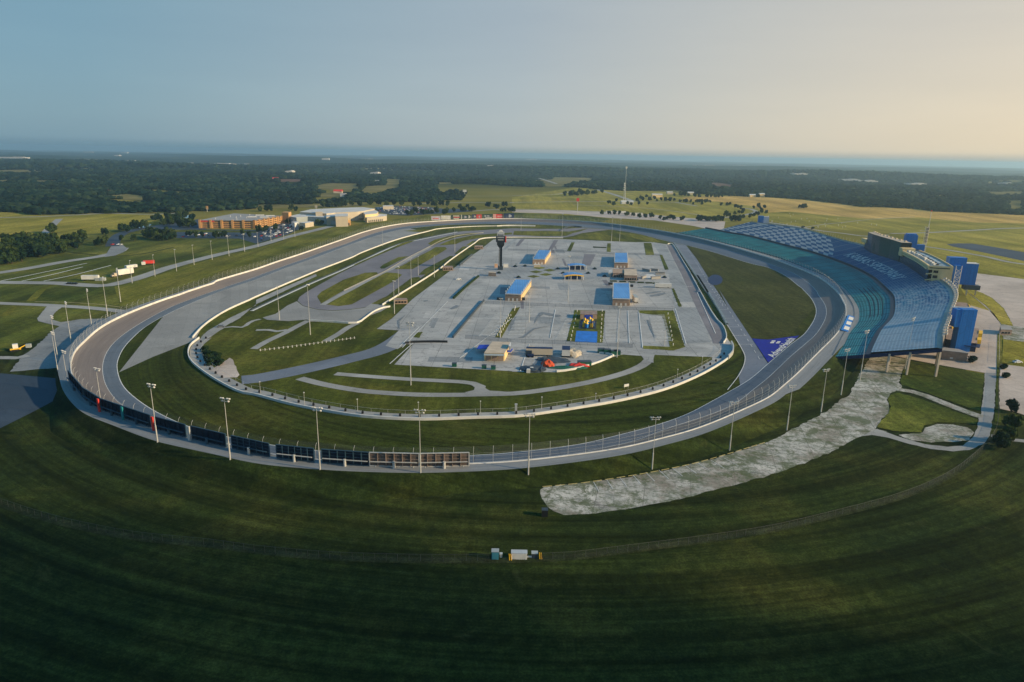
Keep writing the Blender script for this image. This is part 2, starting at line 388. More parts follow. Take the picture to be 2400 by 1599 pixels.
M['steel'] = mat('galvanised', (0.55, 0.54, 0.50), 0.45, 0.1, 0.8, metal=0.3)
M['steel_dk'] = mat('dark_steel', (0.04, 0.055, 0.07), 0.5, 0.2, 0.8)
M['black'] = mat('black', (0.012, 0.014, 0.017), 0.5, 0.2, 0.5)
M['rubber'] = mat('rubber', (0.015, 0.016, 0.018), 0.9, 0.2, 0.8)
M['blue_roof'] = pave_mat('blue_roof', (0.045, 0.24, 0.58), (0.11, 0.34, 0.68), (1.8, 400), 0.0, joint=0.6, stain=0.15, seed=2, rough=0.45)
M['blue_wall'] = pave_mat('blue_wall', (0.010, 0.15, 0.48), (0.02, 0.20, 0.58), (2.4, 400), 0.0, joint=0.7, stain=0.2, seed=4, rough=0.5)
M['navy'] = mat('navy', (0.006, 0.022, 0.075), 0.6, 0.15, 0.2)
M['brick'] = mat('tan_block', (0.36, 0.25, 0.17), 0.85, 0.2, 0.5)
M['brick2'] = mat('brown_block', (0.27, 0.20, 0.16), 0.85, 0.25, 0.4)
M['cream'] = mat('cream_panel', (0.72, 0.53, 0.26), 0.7, 0.08, 0.2)
M['tan'] = mat('tan_roof', (0.50, 0.41, 0.30), 0.85, 0.15, 0.3)
M['glass'] = mat('dark_glass', (0.006, 0.012, 0.016), 0.15, 0.3, 0.3, spec=0.5)
M['orange'] = mat('ochre_wall', (0.50, 0.28, 0.11), 0.8, 0.12, 0.1)
M['lightwall'] = mat('pale_wall', (0.50, 0.43, 0.32), 0.8, 0.08, 0.1)
M['greywall'] = mat('grey_wall', (0.33, 0.36, 0.35), 0.8, 0.08, 0.05)
M['roof_pale'] = mat('pale_roof', (0.55, 0.54, 0.50), 0.8, 0.12, 0.06)
M['roof_grey'] = mat('deck_grey', (0.30, 0.29, 0.27), 0.8, 0.12, 0.06)
M['yellow'] = mat('yellow_paint', (0.78, 0.45, 0.02), 0.6, 0.1, 0.3)
M['red'] = mat('red_paint', (0.62, 0.045, 0.03), 0.6, 0.15, 0.3)
M['redor'] = mat('orange_tarp', (0.50, 0.07, 0.02), 0.8, 0.25, 0.8)
M['green'] = mat('green_tarp', (0.012, 0.10, 0.065), 0.7, 0.2, 0.4)
M['teal'] = mat('teal_seat', (0.012, 0.20, 0.22), 0.6, 0.15, 0.3)
M['trunk'] = mat('bark', (0.07, 0.05, 0.035), 0.9, 0.2, 1.0)
M['bluecourt'] = mat('blue_court', (0.02, 0.17, 0.55), 0.7, 0.18, 0.25)
M['water'] = mat('pond_water', (0.06, 0.20, 0.25), 0.08, 0.1, 0.02, spec=0.5)
def leaf_mat(name, a, b, c):
    g = NG(name); P = g.pos(); oi = g.n('ObjectInfo')
    f = g.math('ADD', g.math('MULTIPLY', g.noise(P, 0.25, 4, 0.6), 0.7), g.math('MULTIPLY', oi.outputs['Random'], 0.3))
    g.l(g.ramp(f, [(0.30, a), (0.5, b), (0.72, c)]), g.p.inputs['Base Color']); g.p.inputs['Roughness'].default_value = 1.0
    g.p.inputs['Specular IOR Level'].default_value = 0.05
    return g.m
def wood_mat():
    g = NG('woodland_leaves'); P = g.pos(); oi = g.n('ObjectInfo')
    f = g.math('ADD', g.math('MULTIPLY', g.noise(P, 0.3, 3, 0.6), 0.35), g.math('MULTIPLY', oi.outputs['Random'], 0.65))
    c = g.ramp(f, [(0.18, (0.002, 0.010, 0.009)), (0.5, (0.006, 0.019, 0.012)), (0.86, (0.026, 0.042, 0.018))])
    c = g.mix(c, g.ramp(g.noise(P, 0.0035, 5, 0.65), [(0.36, 0.45), (0.64, 1.7)]), 0.8, 'MULTIPLY')
    g.l(c, g.p.inputs['Base Color']); g.p.inputs['Roughness'].default_value = 1.0; g.p.inputs['Specular IOR Level'].default_value = 0.05
    return g.m
M['wood'] = wood_mat()
M['leaf'] = leaf_mat('foliage', (0.014, 0.030, 0.010), (0.030, 0.052, 0.014), (0.058, 0.080, 0.020))
M['leaf_dk'] = leaf_mat('dark_foliage', (0.006, 0.020, 0.012), (0.013, 0.031, 0.014), (0.030, 0.048, 0.016))

# ------------------------------------------------------------------ terrain (one sheet to the horizon)
def terr(X, Y):
    X = np.asarray(X, float); Y = np.asarray(Y, float)
    r = np.hypot(X, Y); k = np.clip((r-2300)/1800, 0, 1); k = k*k*(3-2*k)
    h = 16*np.sin(X/900+1.3)*np.sin(Y/760+0.4)+9*np.sin(X/410+Y/530)+5*np.sin(X/233-Y/291+2)
    ridge = 24*np.exp(-((Y-4300-0.10*X)/520)**2)*(0.55+0.45*np.sin(X/1300+0.6)) + 20*np.exp(-((Y-7600+0.2*X)/800)**2)*(0.5+0.5*np.sin(X/2100+2))
    return k*(h*0.8+ridge-10) - r*r/(2*6.371e6)*1.1*np.clip((r-1500)/2500, 0, 1)
def grid_terrain():
    rad = np.concatenate([[0, 40, 90], np.geomspace(140, 2300, 26), np.geomspace(2450, 36000, 90)])
    th = np.linspace(R(90-62), R(90+62), 220)
    th = np.concatenate([th, np.linspace(R(152)+0.05, R(388)-0.05, 40)])
    nR, nT = len(rad), len(th)
    A, B = np.meshgrid(rad, th, indexing='ij'); X = A*np.cos(B); Y = A*np.sin(B); Z = terr(X, Y)
    Z = Z - 0.02
    v = np.stack([X, Y, Z], -1).reshape(-1, 3)
    f = []
    for i in range(nR-1):
        for j in range(nT):
            j2 = (j+1) % nT; f.append((i*nT+j, (i+1)*nT+j, (i+1)*nT+j2, i*nT+j2))
    me = bpy.data.meshes.new('ground'); me.from_pydata(v.tolist(), [], f); me.materials.append(M['terrain']); me.update()
    o = bpy.data.objects.new('ground', me); COL.objects.link(o); tag(o, kind='structure')
    return o
def terrain_mat():
    g = NG('terrain'); P = g.pos()
    # distant patchwork: woods, pasture, pale built-up specks
    a = g.noise(g.mapping(P, (1, 0.45, 1)), 0.0011, 6, 0.6)
    far = g.ramp(a, [(0.40, (0.018, 0.034, 0.014)), (0.56, (0.030, 0.046, 0.018)), (0.60, (0.11, 0.105, 0.04)), (0.72, (0.16, 0.14, 0.06))])
    b = g.noise(P, 0.006, 6, 0.7)
    far = g.mix(far, g.ramp(b, [(0.3, 0.6), (0.7, 1.35)]), 0.8, 'MULTIPLY')
    near = g.ramp(g.noise(P, 0.006, 5, 0.6), [(0.3, (0.13, 0.125, 0.025)), (0.7, (0.24, 0.20, 0.05))])
    ln = g.n('VectorMath', operation='LENGTH'); g.l(P, ln.inputs[0])
    k = g.math('MULTIPLY', g.math('SUBTRACT', ln.outputs['Value'], 1900.0), 1/500.0)
    cl = g.n('Clamp'); g.l(k, cl.inputs[0])
    g.l(g.mix(near, far, cl.outputs[0]), g.p.inputs['Base Color']); g.p.inputs['Roughness'].default_value = 1; g.p.inputs['Specular IOR Level'].default_value = 0
    return g.m
M['terrain'] = terrain_mat()
ground = grid_terrain()

LAYER = {}
def lay(l):
    k = LAYER.get(l, 0); LAYER[l] = k+1
    return 0.03+0.03*l+0.0014*(k % 20)
def patch(name, pts, mt, lvl, kind='structure', label=None, cat=None, group=None):
    "flat painted / paved sheet on the ground at its own small height"
    from mathutils.geometry import tessellate_polygon
    pts = [Vector((p[0], p[1], 0)) for p in pts]
    am = {'weathered_lot': .5, 'road_grey': .22, 'concourse_concrete': .3, 'left_lot': .5, 'grass_left': .3, 'worn_stain': .8}.get(mt.name, 0)
    if am and (max(p.y for p in pts) < 650):
        rj = random.Random(len(pts)*7+int(abs(pts[0].x)*10)); q = []
        for i in range(len(pts)):
            a, b = pts[i], pts[(i+1) % len(pts)]; n_ = max(1, int((b-a).length/2.2)); nn = Vector((-(b-a).y, (b-a).x, 0)).normalized()
            for k in range(n_): q.append(a.lerp(b, k/n_)+nn*(rj.uniform(-am, am) if k else 0))
        pts = q
    tri = tessellate_polygon([pts])
    me = bpy.data.meshes.new(name)
    z = lay(lvl)
    fs = []
    for t in tri:
        a, b, c = [pts[i] for i in t]
        fs.append(t if (b-a).cross(c-a).z > 0 else t[::-1])
    me.from_pydata([(p.x, p.y, z) for p in pts], [], fs); me.materials.append(mt); me.update()
    o = bpy.data.objects.new(name, me); COL.objects.link(o)
    tag(o, label, cat, group, kind)
    return o
def ribbon(name, P, width, mt, lvl, parent=None, kind='structure', label=None, cat=None, step=6, sm=True, closed=False):
    P = [Vector((p[0], p[1], 0)) for p in P]
    if sm and len(P) > 2: P = smooth(P, 8)
    P = resample(P, step)
    z = lay(lvl)
    a = [Vector((p.x, p.y, z)) for p in offs(P, width/2)]; b = [Vector((p.x, p.y, z)) for p in offs(P, -width/2)]
    o = MB().sheet([b, a]).build(name, mt, parent, flipup=True)
    if parent is None: tag(o, label, cat, None, kind)
    return o
def wall(name, P, h, th, mt, label=None, cat=None, group=None, parent=None, z0=0.0, step=5, sm=True, zs=None):
    P = [Vector((p[0], p[1], p[2] if zs else z0)) for p in P]
    if sm and len(P) > 2: P = smooth(P, 8)
    P = resample(P, step)
    a = offs(P, th/2); b = offs(P, -th/2); up = Vector((0, 0, h)); dn = Vector((0, 0, -0.3))
    mb = MB(); n = len(P)
    mb.sheet([[p+dn for p in a], [p+up for p in a], [p+up for p in b], [p+dn for p in b]])
    for i in (0, n-1): mb.add([a[i]+dn, a[i]+up, b[i]+up, b[i]+dn], [(0, 1, 2, 3)])
    o = mb.build(name, mt, parent)
    bm = bmesh.new(); bm.from_mesh(o.data); bmesh.ops.recalc_face_normals(bm, faces=bm.faces); bm.to_mesh(o.data); bm.free()
    if parent is None: lift(o, label, cat, group)
    return o

# ------------------------------------------------------------------ the oval (rings described by angle round the infield)
CX, CY, NT = 10.0, 560.0, 900
TH = np.linspace(0, 2*math.pi, NT, endpoint=False)
def ring(P, ker=5):
    P = smooth(P, 8, True)
    th = np.array([math.atan2(p.y-CY, p.x-CX) for p in P]) % (2*math.pi)
    r = np.array([math.hypot(p.x-CX, p.y-CY) for p in P]); z = np.array([p.z for p in P])
    o = np.argsort(th); th, r, z = th[o], r[o], z[o]
    th3 = np.concatenate([th-2*math.pi, th, th+2*math.pi]); r3 = np.tile(r, 3); z3 = np.tile(z, 3)
    rr = np.interp(TH, th3, r3); zz = np.interp(TH, th3, z3)
    k = np.hanning(2*ker+3); k /= k.sum()
    def sm(a): 
        b = np.concatenate([a[-40:], a, a[:40]]); return np.convolve(b, k, 'same')[40:-40]
    return sm(rr), sm(sm(zz))
def rpt(r, z, i): return Vector((CX+r[i % NT]*math.cos(TH[i % NT]), CY+r[i % NT]*math.sin(TH[i % NT]), z[i % NT]))
def rpts(r, z, idx=None): return [rpt(r, z, i) for i in (range(NT+1) if idx is None else idx)]
ZA = 0.12
A_ = (T('b1', [(1085,900),(1075,850),(1090,790),(1120,720),(1170,650),(1240,580),(1330,500),(1480,410),(1640,330),(1800,260),(2000,180),(2200,110)], ZA)
 + T('a2', [(0,1315),(300,1200),(600,1095),(900,982),(1100,915),(1300,862),(1500,836),(1800,812),(2300,803)], ZA)
 + T('a3', [(300,812),(640,836),(900,855),(1150,892),(1350,945),(1600,1000),(1800,1050),(2000,1110),(2200,1170)], ZA)
 + T('a4', [(0,1205),(150,1275),(250,1350),(340,1430),(410,1510)], ZA)
 + T('b4', [(300,130),(380,210),(430,300),(440,360),(420,430),(370,510),(320,570),(200,660),(0,830)], ZA)
 + T('b3', [(2190,970),(2000,1085),(1800,1195),(1600,1300),(1300,1405),(1000,1480),(660,1568)], ZA)
 + T('c3', [(320,360),(0,395)], ZA) + T('c2', [(2000,420),(1500,430),(1100,420),(800,400),(500,370),(200,335)], ZA)
 + T('c1', [(2352,300),(2090,250),(1800,180),(1600,100),(1400,0)], ZA) + T('b1', [(1250,1150),(1150,1060),(1100,970)], ZA))
B_ = (T('b1', [(1100,1200),(1030,1120),(970,1020),(945,900),(955,800),(1000,700),(1080,610),(1200,520),(1400,400),(1600,300),(1800,225),(2000,150),(2300,52)], 1.1)
 + T('a2', [(300,1168),(600,1062),(900,950),(1100,880),(1300,835),(1500,812),(1800,792),(2300,782)], 1.1)
 + T('a3', [(300,790),(700,812),(1000,840),(1300,890),(1600,950),(1900,1020),(2200,1110)], 0.9)
 + T('a4', [(0,1165),(200,1240),(350,1330),(450,1430),(520,1540)], 0.9)
 + T('b4', [(450,190),(520,290),(535,370),(510,450),(440,560),(330,660),(200,770),(0,960)], 0.9)
 + T('b3', [(2200,1080),(2080,1180),(1900,1270),(1600,1370),(1300,1470)], 1.1)
 + T('c3', [(1200,270),(900,340),(600,400),(300,440),(0,465)], 1.1)
 + T('c2', [(1960,490),(1500,500),(1100,492),(700,468),(300,425)], 1.1)
 + T('c1', [(2352,375),(2000,305),(1600,195),(1400,120),(1190,0)], 1.1))
ZT, ZS = 4.0, 3.4
C_ = (T('b1', [(780,640),(700,720),(660,820),(660,900),(690,1000),(760,1100),(860,1190),(980,1268)], ZT)
 + T('c1', [(1200,85),(1500,190),(1800,270),(2200,365)], ZT)
 + T('c2', [(100,432),(500,478),(900,512),(1300,530),(1700,530),(1960,520),(2300,505)], ZT)
 + T('c3', [(300,470),(700,420),(1100,355),(1300,300),(1600,225),(1860,130),(2100,25)], ZT)
 + T('b4', [(0,1160),(100,1080)], 4.0) + T('b4', [(250,950),(400,800)], 3.8)
 + T('b4', [(480,720),(600,600),(660,520),(705,420),(710,330)], 3.6)
 + Q(1700, 500, 6.533, [(1800,1370),(1700,1210),(1500,1040),(1300,930),(1000,810),(700,700),(300,580),(0,495)], ZS)
 + T('a3', [(1700,935),(1450,885)], 4.2) + T('a3', [(1200,845),(900,805),(600,780),(300,765),(0,758)], ZT)
 + T('a2', [(2000,765),(1700,780),(1400,800),(1200,830)], ZT) + T('a2', [(1000,880),(800,950)], 4.6)
 + T('a2', [(600,1020),(400,1090),(200,1155),(0,1225)], 3.8)
 + T('a1', [(2000,1330),(1700,1440)], 4.0) + T('b1', [(2000,90),(1700,190)], 4.2) + T('b1', [(1500,255),(1250,350),(1050,440),(900,530)], ZT))
rA, zA = ring(A_, 6); rB, zB = ring(B_); rC, zC = ring(C_)
rB = np.minimum(np.maximum(rB, rA+3.2), rC-7)
deg = np.degrees(TH)
def bump(c, wd):   # soft selector on angle
    d = (deg-c+180) % 360-180; return np.clip(1.5-np.abs(d)/wd, 0, 1)
near = np.clip(bump(268, 62), 0, 1)
wD = np.interp(deg, [0, 40, 60, 190, 205, 215, 225, 235, 242, 250, 256, 262, 290, 292, 300, 330, 360], [8, 8, 2.2, 2.2, 5, 7.5, 5.5, 5.3, 7.2, 8.6, 7, 5.5, 5.0, 8, 8, 8, 8])
right = 0
rD = rC+wD; zD = zC+0.75
wE = np.interp(deg, [0, 190, 205, 212, 235, 242, 262, 267, 274, 282, 295, 360], [9, 9, 4, 1.6, 1.6, 11, 9, 4.5, 4.5, 8, 12, 9])
rE = rD+wE; zE = np.full(NT, 0.035)
def ring_sheet(name, rows, mt, label=None, cat=None, group=None, idx=None, uvy=None, parent=None, kind=None):
    pr = [rpts(r, z, idx) for r, z in rows]
    o = MB().sheet(pr).build(name, mt, parent)
    me = o.data; n = len(pr[0])
    s = [0]
    for a, b in zip(pr[0], pr[0][1:]): s.append(s[-1]+(b-a).length)
    acc = np.zeros((len(pr), n))
    for j in range(1, len(pr)): acc[j] = acc[j-1]+[(pr[j][i]-pr[j-1][i]).length for i in range(n)]
    ul = me.uv_layers.new(name='UVMap')
    vi = np.zeros(len(me.loops), int); me.loops.foreach_get('vertex_index', vi)
    uv = np.stack([np.array(s)[vi % n], acc[vi//n, vi % n]], -1).ravel(); ul.data.foreach_set('uv', uv)
    bm = bmesh.new(); bm.from_mesh(me)
    for f in bm.faces:
        f.normal_update()
        if f.normal.z < 0: f.normal_flip()
    bm.to_mesh(me); bm.free()
    if kind: tag(o, label, cat, group, kind)
    return o
lerp = lambda a, b, t: a+(b-a)*t
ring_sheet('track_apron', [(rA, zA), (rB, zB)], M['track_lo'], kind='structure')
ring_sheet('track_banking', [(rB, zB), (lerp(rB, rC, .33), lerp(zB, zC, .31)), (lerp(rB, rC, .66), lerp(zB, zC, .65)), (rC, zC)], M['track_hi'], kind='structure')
for nm, r, z, wd, i0 in (('apron_line', rA, zA, 0.34, None), ('track_line', rB, zB, 0.30, None)):
    ring_sheet(nm, [(r, z+0.03), (r+wd, z+0.03+wd*0.06)], M['line'], kind='structure')
ring_sheet('lane_line', [(lerp(rA, rB, .94), lerp(zA, zB, .94)+0.03), (lerp(rA, rB, .94)+0.01, lerp(zA, zB, .94)+0.03)], M['line'], kind='structure')
ring_sheet('outer_access_strip', [(rC+0.45, zC+0.92), (rD, zD)], M['strip'], kind='structure')
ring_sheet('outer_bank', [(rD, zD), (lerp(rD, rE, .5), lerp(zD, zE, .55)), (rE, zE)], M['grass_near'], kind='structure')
# far and left bank wears the brighter field grass
W_ = None
# outer safety wall with catch fence
owall = ring_sheet('outer_safety_wall', [(rC, zC-0.2), (rC, zC+1.15), (rC+0.5, zC+1.15), (rC+0.5, zC-0.4)], mat('wall_white', (0.62, 0.60, 0.55), .7, .15, .3))
_me = owall.data; bm = bmesh.new(); bm.from_mesh(_me); bmesh.ops.recalc_face_normals(bm, faces=bm.faces); bm.to_mesh(_me); bm.free()
lift(owall, 'long white concrete wall running round the outside of the racing oval', 'wall')
fence = empty('catch_fence', tuple(rpt(rC, zC, int(NT*0.75))), 'tall curved-top catch fence standing on the white outer wall of the oval', 'fence')
cab = MB(); posts = []
arc = resample(rpts(rC+0.25, zC+1.1), 6.3)
def out(p): return Vector((p.x-CX, p.y-CY, 0)).normalized()
for p in arc:
    n = -out(p); posts.append((p, n))
def fpost(mb, p, n):
    q = [p, p+Vector((0, 0, 3.4)), p+Vector((0, 0, 4.6))+n*0.35, p+Vector((0, 0, 5.3))+n*1.1]
    for a, b in zip(q, q[1:]): mb.tube(a, b, 0.05, n=5)
posts.sort(key=lambda t: (t[0].x**2+t[0].y**2))
for p, n in posts[:100]:
    mb = MB(); fpost(mb, p, n); mb.build('fence_post', M['steel'], fence)
mb = MB()
for p, n in posts[100:]: fpost(mb, p, n)
tag(mb.build('fence_posts', M['steel'], fence), kind='stuff')
mesh_m = mat('chain_mesh', (0.25, 0.26, 0.27), 0.6, 0.0, alpha=0.07, metal=0.2)
mb = MB(); fa = [p for p in resample(rpts(rC+0.25, zC+1.1), 6.3)]
mb.sheet([fa, [p+Vector((0, 0, 3.4)) for p in fa], [p+Vector((0, 0, 5.3))-out(p)*1.1 for p in fa]])
mb.build('fence_mesh', mesh_m, fence)
mb = MB()
for h in (1.1, 2.3, 3.4):
    for a, b in zip(fa, fa[1:]): mb.tube(a+Vector((0, 0, h)), b+Vector((0, 0, h)), 0.022, n=3, cap=False)
mb.build('fence_cables', M['steel'], fence)
# dark wear patches on the banking (tyre marks)

# ------------------------------------------------------------------ outside ground: fields, lots and roads
# left side fields
patch('left_field', T('a1', [(0,690),(350,722),(800,712),(1700,705),(1830,860)]) + T('a2', [(300,960),(1000,860),(1600,740),(2352,700)]) + T('a3', [(0,700),(600,720),(900,760),(500,900)])
      + T('a2', [(1200,1000),(0,1500)]) + T('b1', [(1700,300),(800,700),(500,900),(540,980),(0,930)]) + [G(-260, 860), G(-260, 470)], M['grass_left'], -1)
patch('bank_field', T('a1', [(1050,1382),(1230,1352),(1600,1222),(2000,1112),(2352,1032)]) + T('a2', [(300,942),(700,835),(1200,770),(1600,720),(1610,770),(1200,820),(900,930),(400,1100),(0,1240)])
      + T('a1', [(1800,1400),(1340,1560)]) + T('b1', [(1200,330),(1100,300)]), M['grass_bank'], 1)
patch('gold_slope', T('a1', [(0,690),(350,722),(800,716),(1500,712),(1600,740),(1300,800),(1000,880),(500,930),(0,985)]) + [G(-300, 590), G(-260, 480)], M['grass_right'], 1)
# right side fields
patch('right_field', T('a3', [(0,560),(560,470),(1250,500),(1700,530),(2352,558)]) + T('a4', [(400,588),(800,645),(1500,690),(2352,725)]) + [G(2700, 520), G(2700, 1300), G(2400, 1300)]
      + T('c4', [(2100,200)]) + T('b4', [(2100,700),(1700,20)]) + T('a4', [(1300,900),(300,830),(0,770)]) + T('a3', [(1900,790),(1500,770),(900,740),(0,700)]), M['grass_right'], -1)
patch('gold_field', T('a3', [(1560,560),(1750,550),(2000,548),(2352,562)]) + T('a4', [(400,590),(700,622),(850,650),(1100,652),(1400,672),(1500,690),(2352,725)]) + [G(2700, 520), G(2700, 560)]
      + T('a4', [(2352,800),(1900,790),(1400,745),(900,755),(500,720),(200,690),(0,700)]) + T('a3', [(2200,640),(1900,600),(1600,590)]), M['grass_gold'], 0)
# near side grass out to behind the viewpoint
rF1 = np.where(near > 0.02, rE+6, rE+2)
nb = [i for i in range(NT) if 195 <= deg[i] <= 352]
ne = [rpt(rE-1.5, zE, i) for i in nb]
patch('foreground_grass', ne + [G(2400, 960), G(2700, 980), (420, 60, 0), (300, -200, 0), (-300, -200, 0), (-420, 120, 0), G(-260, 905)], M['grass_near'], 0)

# weathered lot and service roads, right foreground
lotP = (T('c3', [(258,740),(300,712),(600,680),(900,645),(1200,600),(1500,540),(1900,440),(2352,300)]) + T('c4', [(200,195),(400,95),(560,0)]) + T('b4', [(650,1180),(750,1120),(830,950),(900,840),(960,745),(1200,780),(1300,802),(1250,870),(1200,1000),(1230,1050),(1120,1110),(1090,1170),(1115,1250),(1110,1290),(1060,1330),(995,1420)])
        + T('c4', [(985,180),(1100,205),(950,237),(860,247),(790,275),(700,330),(450,450),(200,540),(0,610)]) + T('c3', [(2100,680),(1850,745),(1600,810),(1200,890),(900,935),(700,962),(480,972),(380,935),(300,855)]))
patch('weathered_lot', lotP, M['lot_old'], 2)
loopP = (T('c4', [(860,247),(950,235),(1100,260),(1300,320),(1500,365),(1700,388),(1850,375),(1990,310),(2040,240),(2060,100),(2080,0)]) + T('b4', [(2085,1100),(2095,1000),(2110,920),(1992,920),(1985,1050),(1975,1150),(1955,1300)])
        + T('c4', [(1940,60),(1920,180),(1880,260),(1790,335),(1650,345),(1450,322),(1300,282),(1180,245),(1000,180)]))
patch('loop_road', loopP, M['road'], 3)
patch('gravel_patch', T('c4', [(1420,212),(1440,170),(1550,135),(1700,140),(1830,165),(1895,215),(1850,285),(1700,300),(1500,305),(1320,285),(1200,235)]), M['lot_old'], 2)
ribbon('service_path', T('b4', [(1180,1070),(1300,1085),(1450,1130),(1600,1190),(1750,1250),(1960,1325)]), 5.0, M['lot_old'], 4)
ribbon('footpath', T('c4', [(2050,242),(2180,262),(2352,292)])+[G(2700, 1052)], 3.2, M['road'], 2)
ribbon('ditch_line', [p for p in T('b4', [(2128,560),(2125,800),(2120,1100)])+T('c4', [(2110,120)])], 2.2, M['grass_left'], 5)
# concourse and right hand lots
SCOUT = T('b4', [(880,700),(960,745),(1160,765),(1320,797),(1600,850),(2000,920),(2112,922),(2130,560),(2142,470)]) + T('b4', [(2020,330),(1900,230),(1790,145)]) + T('a4', [(1812,1400),(1830,1245),(1900,1250)])
patch('event_lot', T('a4', [(1832,1247),(2000,1268),(2352,1312)]) + [G(2700, 690), G(2700, 800), G(2400, 800)] + T('b4', [(2250,560),(2250,478),(2170,330),(2060,230),(1900,150),(1790,143)]), M['conc_warm'], 2)
patch('verge', T('b4', [(1795,148),(1860,145),(1980,190),(2090,265),(2170,350),(2250,482),(2142,472),(2080,380),(2000,300),(1880,210)]), M['grass_right'], 5)
patch('gravel_strip', T('b4', [(2140,470),(2250,490),(2352,500),(2352,635),(2160,608)]), M['lot_old'], 3)
patch('side_lawn', T('b4', [(2160,610),(2352,640),(2352,850),(2150,830)]) + [], M['grass_right'], 6)
patch('sand_lot', T('b4', [(2140,838),(2352,868)]) + [G(2600, 880), G(2600, 1000)] + T('b4', [(2352,1310),(2280,1285),(2130,1252),(2118,1000)]), M['conc_warm'], 7)
patch('square_lawn', T('b4', [(1320,812),(1990,930),(1950,1265),(1900,1262),(1700,1190),(1400,1085),(1230,1030),(1210,1000),(1250,880)]), M['grass_left'], 5)
patch('corner_lawn', T('b4', [(1125,1120),(1200,1105),(1400,1160),(1700,1270),(1930,1350)]) + T('c4', [(1910,140),(1700,122),(1550,118),(1430,150),(1410,212),(1150,200),(1000,165),(1030,120),(1110,30)]) + T('b4', [(1130,1230),(1095,1170)]), M['grass_left'], 5)
ribbon('field_road', T('a4', [(1130,893),(1450,885),(1900,862),(2352,842)])+[G(2700, 535)], 8, M['road'], 3)
ribbon('dual_road', T('a4', [(1380,1005),(1500,1020),(1700,1052),(2000,1105),(2352,1175)])+[G(2700, 650)], 7, M['road'], 4)
patch('dark_parking', T('a4', [(1640,990),(1750,983),(1870,985),(2100,1020),(2352,1065)]) + [G(2700, 610), G(2700, 655)] + T('a4', [(2352,1145),(2100,1092),(1900,1050),(1700,1012)]), M['asph_dark'], 3)
ribbon('track_path', T('a4', [(325,838),(500,810),(700,790),(850,772),(1100,752),(1345,740)]), 3.2, M['road'], 3)
ribbon('stand_road', T('a4', [(0,790),(250,826),(450,862),(700,893),(900,917),(1100,905)]), 7, M['road'], 4)
ribbon('far_road', T('a3', [(-400,690),(0,668),(700,690),(1300,730),(1700,755),(1950,745),(2140,720),(2240,695),(2200,670),(2100,655)]), 9, M['road'], 3)
patch('far_apron', T('a3', [(0,672),(400,680),(800,690),(1250,715),(1560,745),(1960,780),(1940,880),(1650,820),(1300,770),(900,750),(500,712),(0,698)]), M['conc_warm'], 2)
ribbon('state_road', T('a2', [(1400,622),(1900,606),(2352,610)])+T('a3', [(0,606),(500,600),(860,597),(1060,600)])+T('a3', [(1500,605),(1700,640)]), 9, M['road'], 2, sm=False)
ribbon('hill_road', T('a3', [(780,488),(900,522),(1010,558),(1110,595)]), 13, M['road'], 2)
ribbon('ring_road', T('a3', [(0,545),(200,538),(420,530),(560,500)]), 7, M['road'], 1)
ribbon('far_lane', T('a3', [(560,628),(900,640),(1300,665),(1750,725)]), 5, M['road'], 1)
ribbon('far_lane', T('a2', [(1930,548),(2352,548)]), 6, M['road'], 1)
ribbon('pasture_track', T('a3', [(250,385),(340,412),(410,435)]), 14, M['road'], 2)
ribbon('country_road', T('a1', [(-300,752),(0,746),(350,738),(700,722),(1000,708),(1400,716),(1700,700)]), 8, M['road'], 3)
# left side lots and roads
ribbon('back_access_road', T('a1', [(-400,1330),(0,1342),(500,1348),(700,1362),(950,1372),(1150,1335),(1350,1275),(1600,1192),(2000,1088),(2352,1008)])+T('a2', [(300,922),(450,885),(600,848),(700,822)]), 11.5, M['road'], 4)
ribbon('bend_road', T('a1', [(-400,1300),(0,1252),(300,1205),(600,1150),(900,1105),(1080,1062),(1130,1025)]), 11, M['road'], 3)
patch('bend_apron', T('a1', [(1020,1010),(1130,998),(1168,1030),(1140,1062),(1060,1095),(960,1110)]), M['lot_left'], 3)
ribbon('dark_road', T('a1', [(1030,1010),(1060,940),(1130,890),(1250,858),(1400,832),(1600,800)]), 13, M['asph_dark'], 4)
ribbon('diagonal_track', T('a1', [(375,920),(420,880),(470,830),(510,790),(545,758)]), 9, M['road'], 3)
patch('left_yard', T('a1', [(165,935),(400,925),(525,918),(540,940),(500,955),(260,965),(180,955)]), M['asph_dark'], 3)
patch('pond', T('a1', [(1255,840),(1290,825),(1400,805),(1380,820),(1300,845)]), M['water'], 5)
patch('pond', T('a1', [(1625,748),(1660,730),(1780,722),(1790,738),(1720,752)]), M['water'], 5)
patch('casino_lot', T('a1', [(1380,870),(1500,800),(1600,790),(1830,760),(1900,855)])+T('a2', [(0,860),(60,850),(220,800),(340,800),(420,840),(300,900),(0,985)]) + T('a1', [(2200,940),(1620,935),(1600,885)]), M['asph_dark'], 3)
patch('lawn_strip', T('a1', [(1330,860),(1830,858),(2352,872),(2352,885),(1650,880)]), M['grass_left'], 5)
patch('far_car_park', T('a2', [(1090,650),(1300,640),(1600,650),(1750,668),(1900,665),(1990,690),(1640,712),(1420,725),(1240,722),(1120,690)]), M['asph_dark'], 3)
for i, L in enumerate(([(0,1330),(250,1280),(500,1228),(800,1165)], [(200,1330),(480,1270),(760,1200)], [(400,1330),(700,1268),(1020,1185)])):
    ribbon('parking_lane', T('a1', L), 1.3, M['line'], 2)
ribbon('row_track', T('a1', [(0,905),(400,865),(1000,825)]), 2.2, M['grass_gold'], 2)
ribbon('row_track', T('a1', [(450,1040),(1100,1100),(1600,1020)]), 3, M['grass_near'], 2)
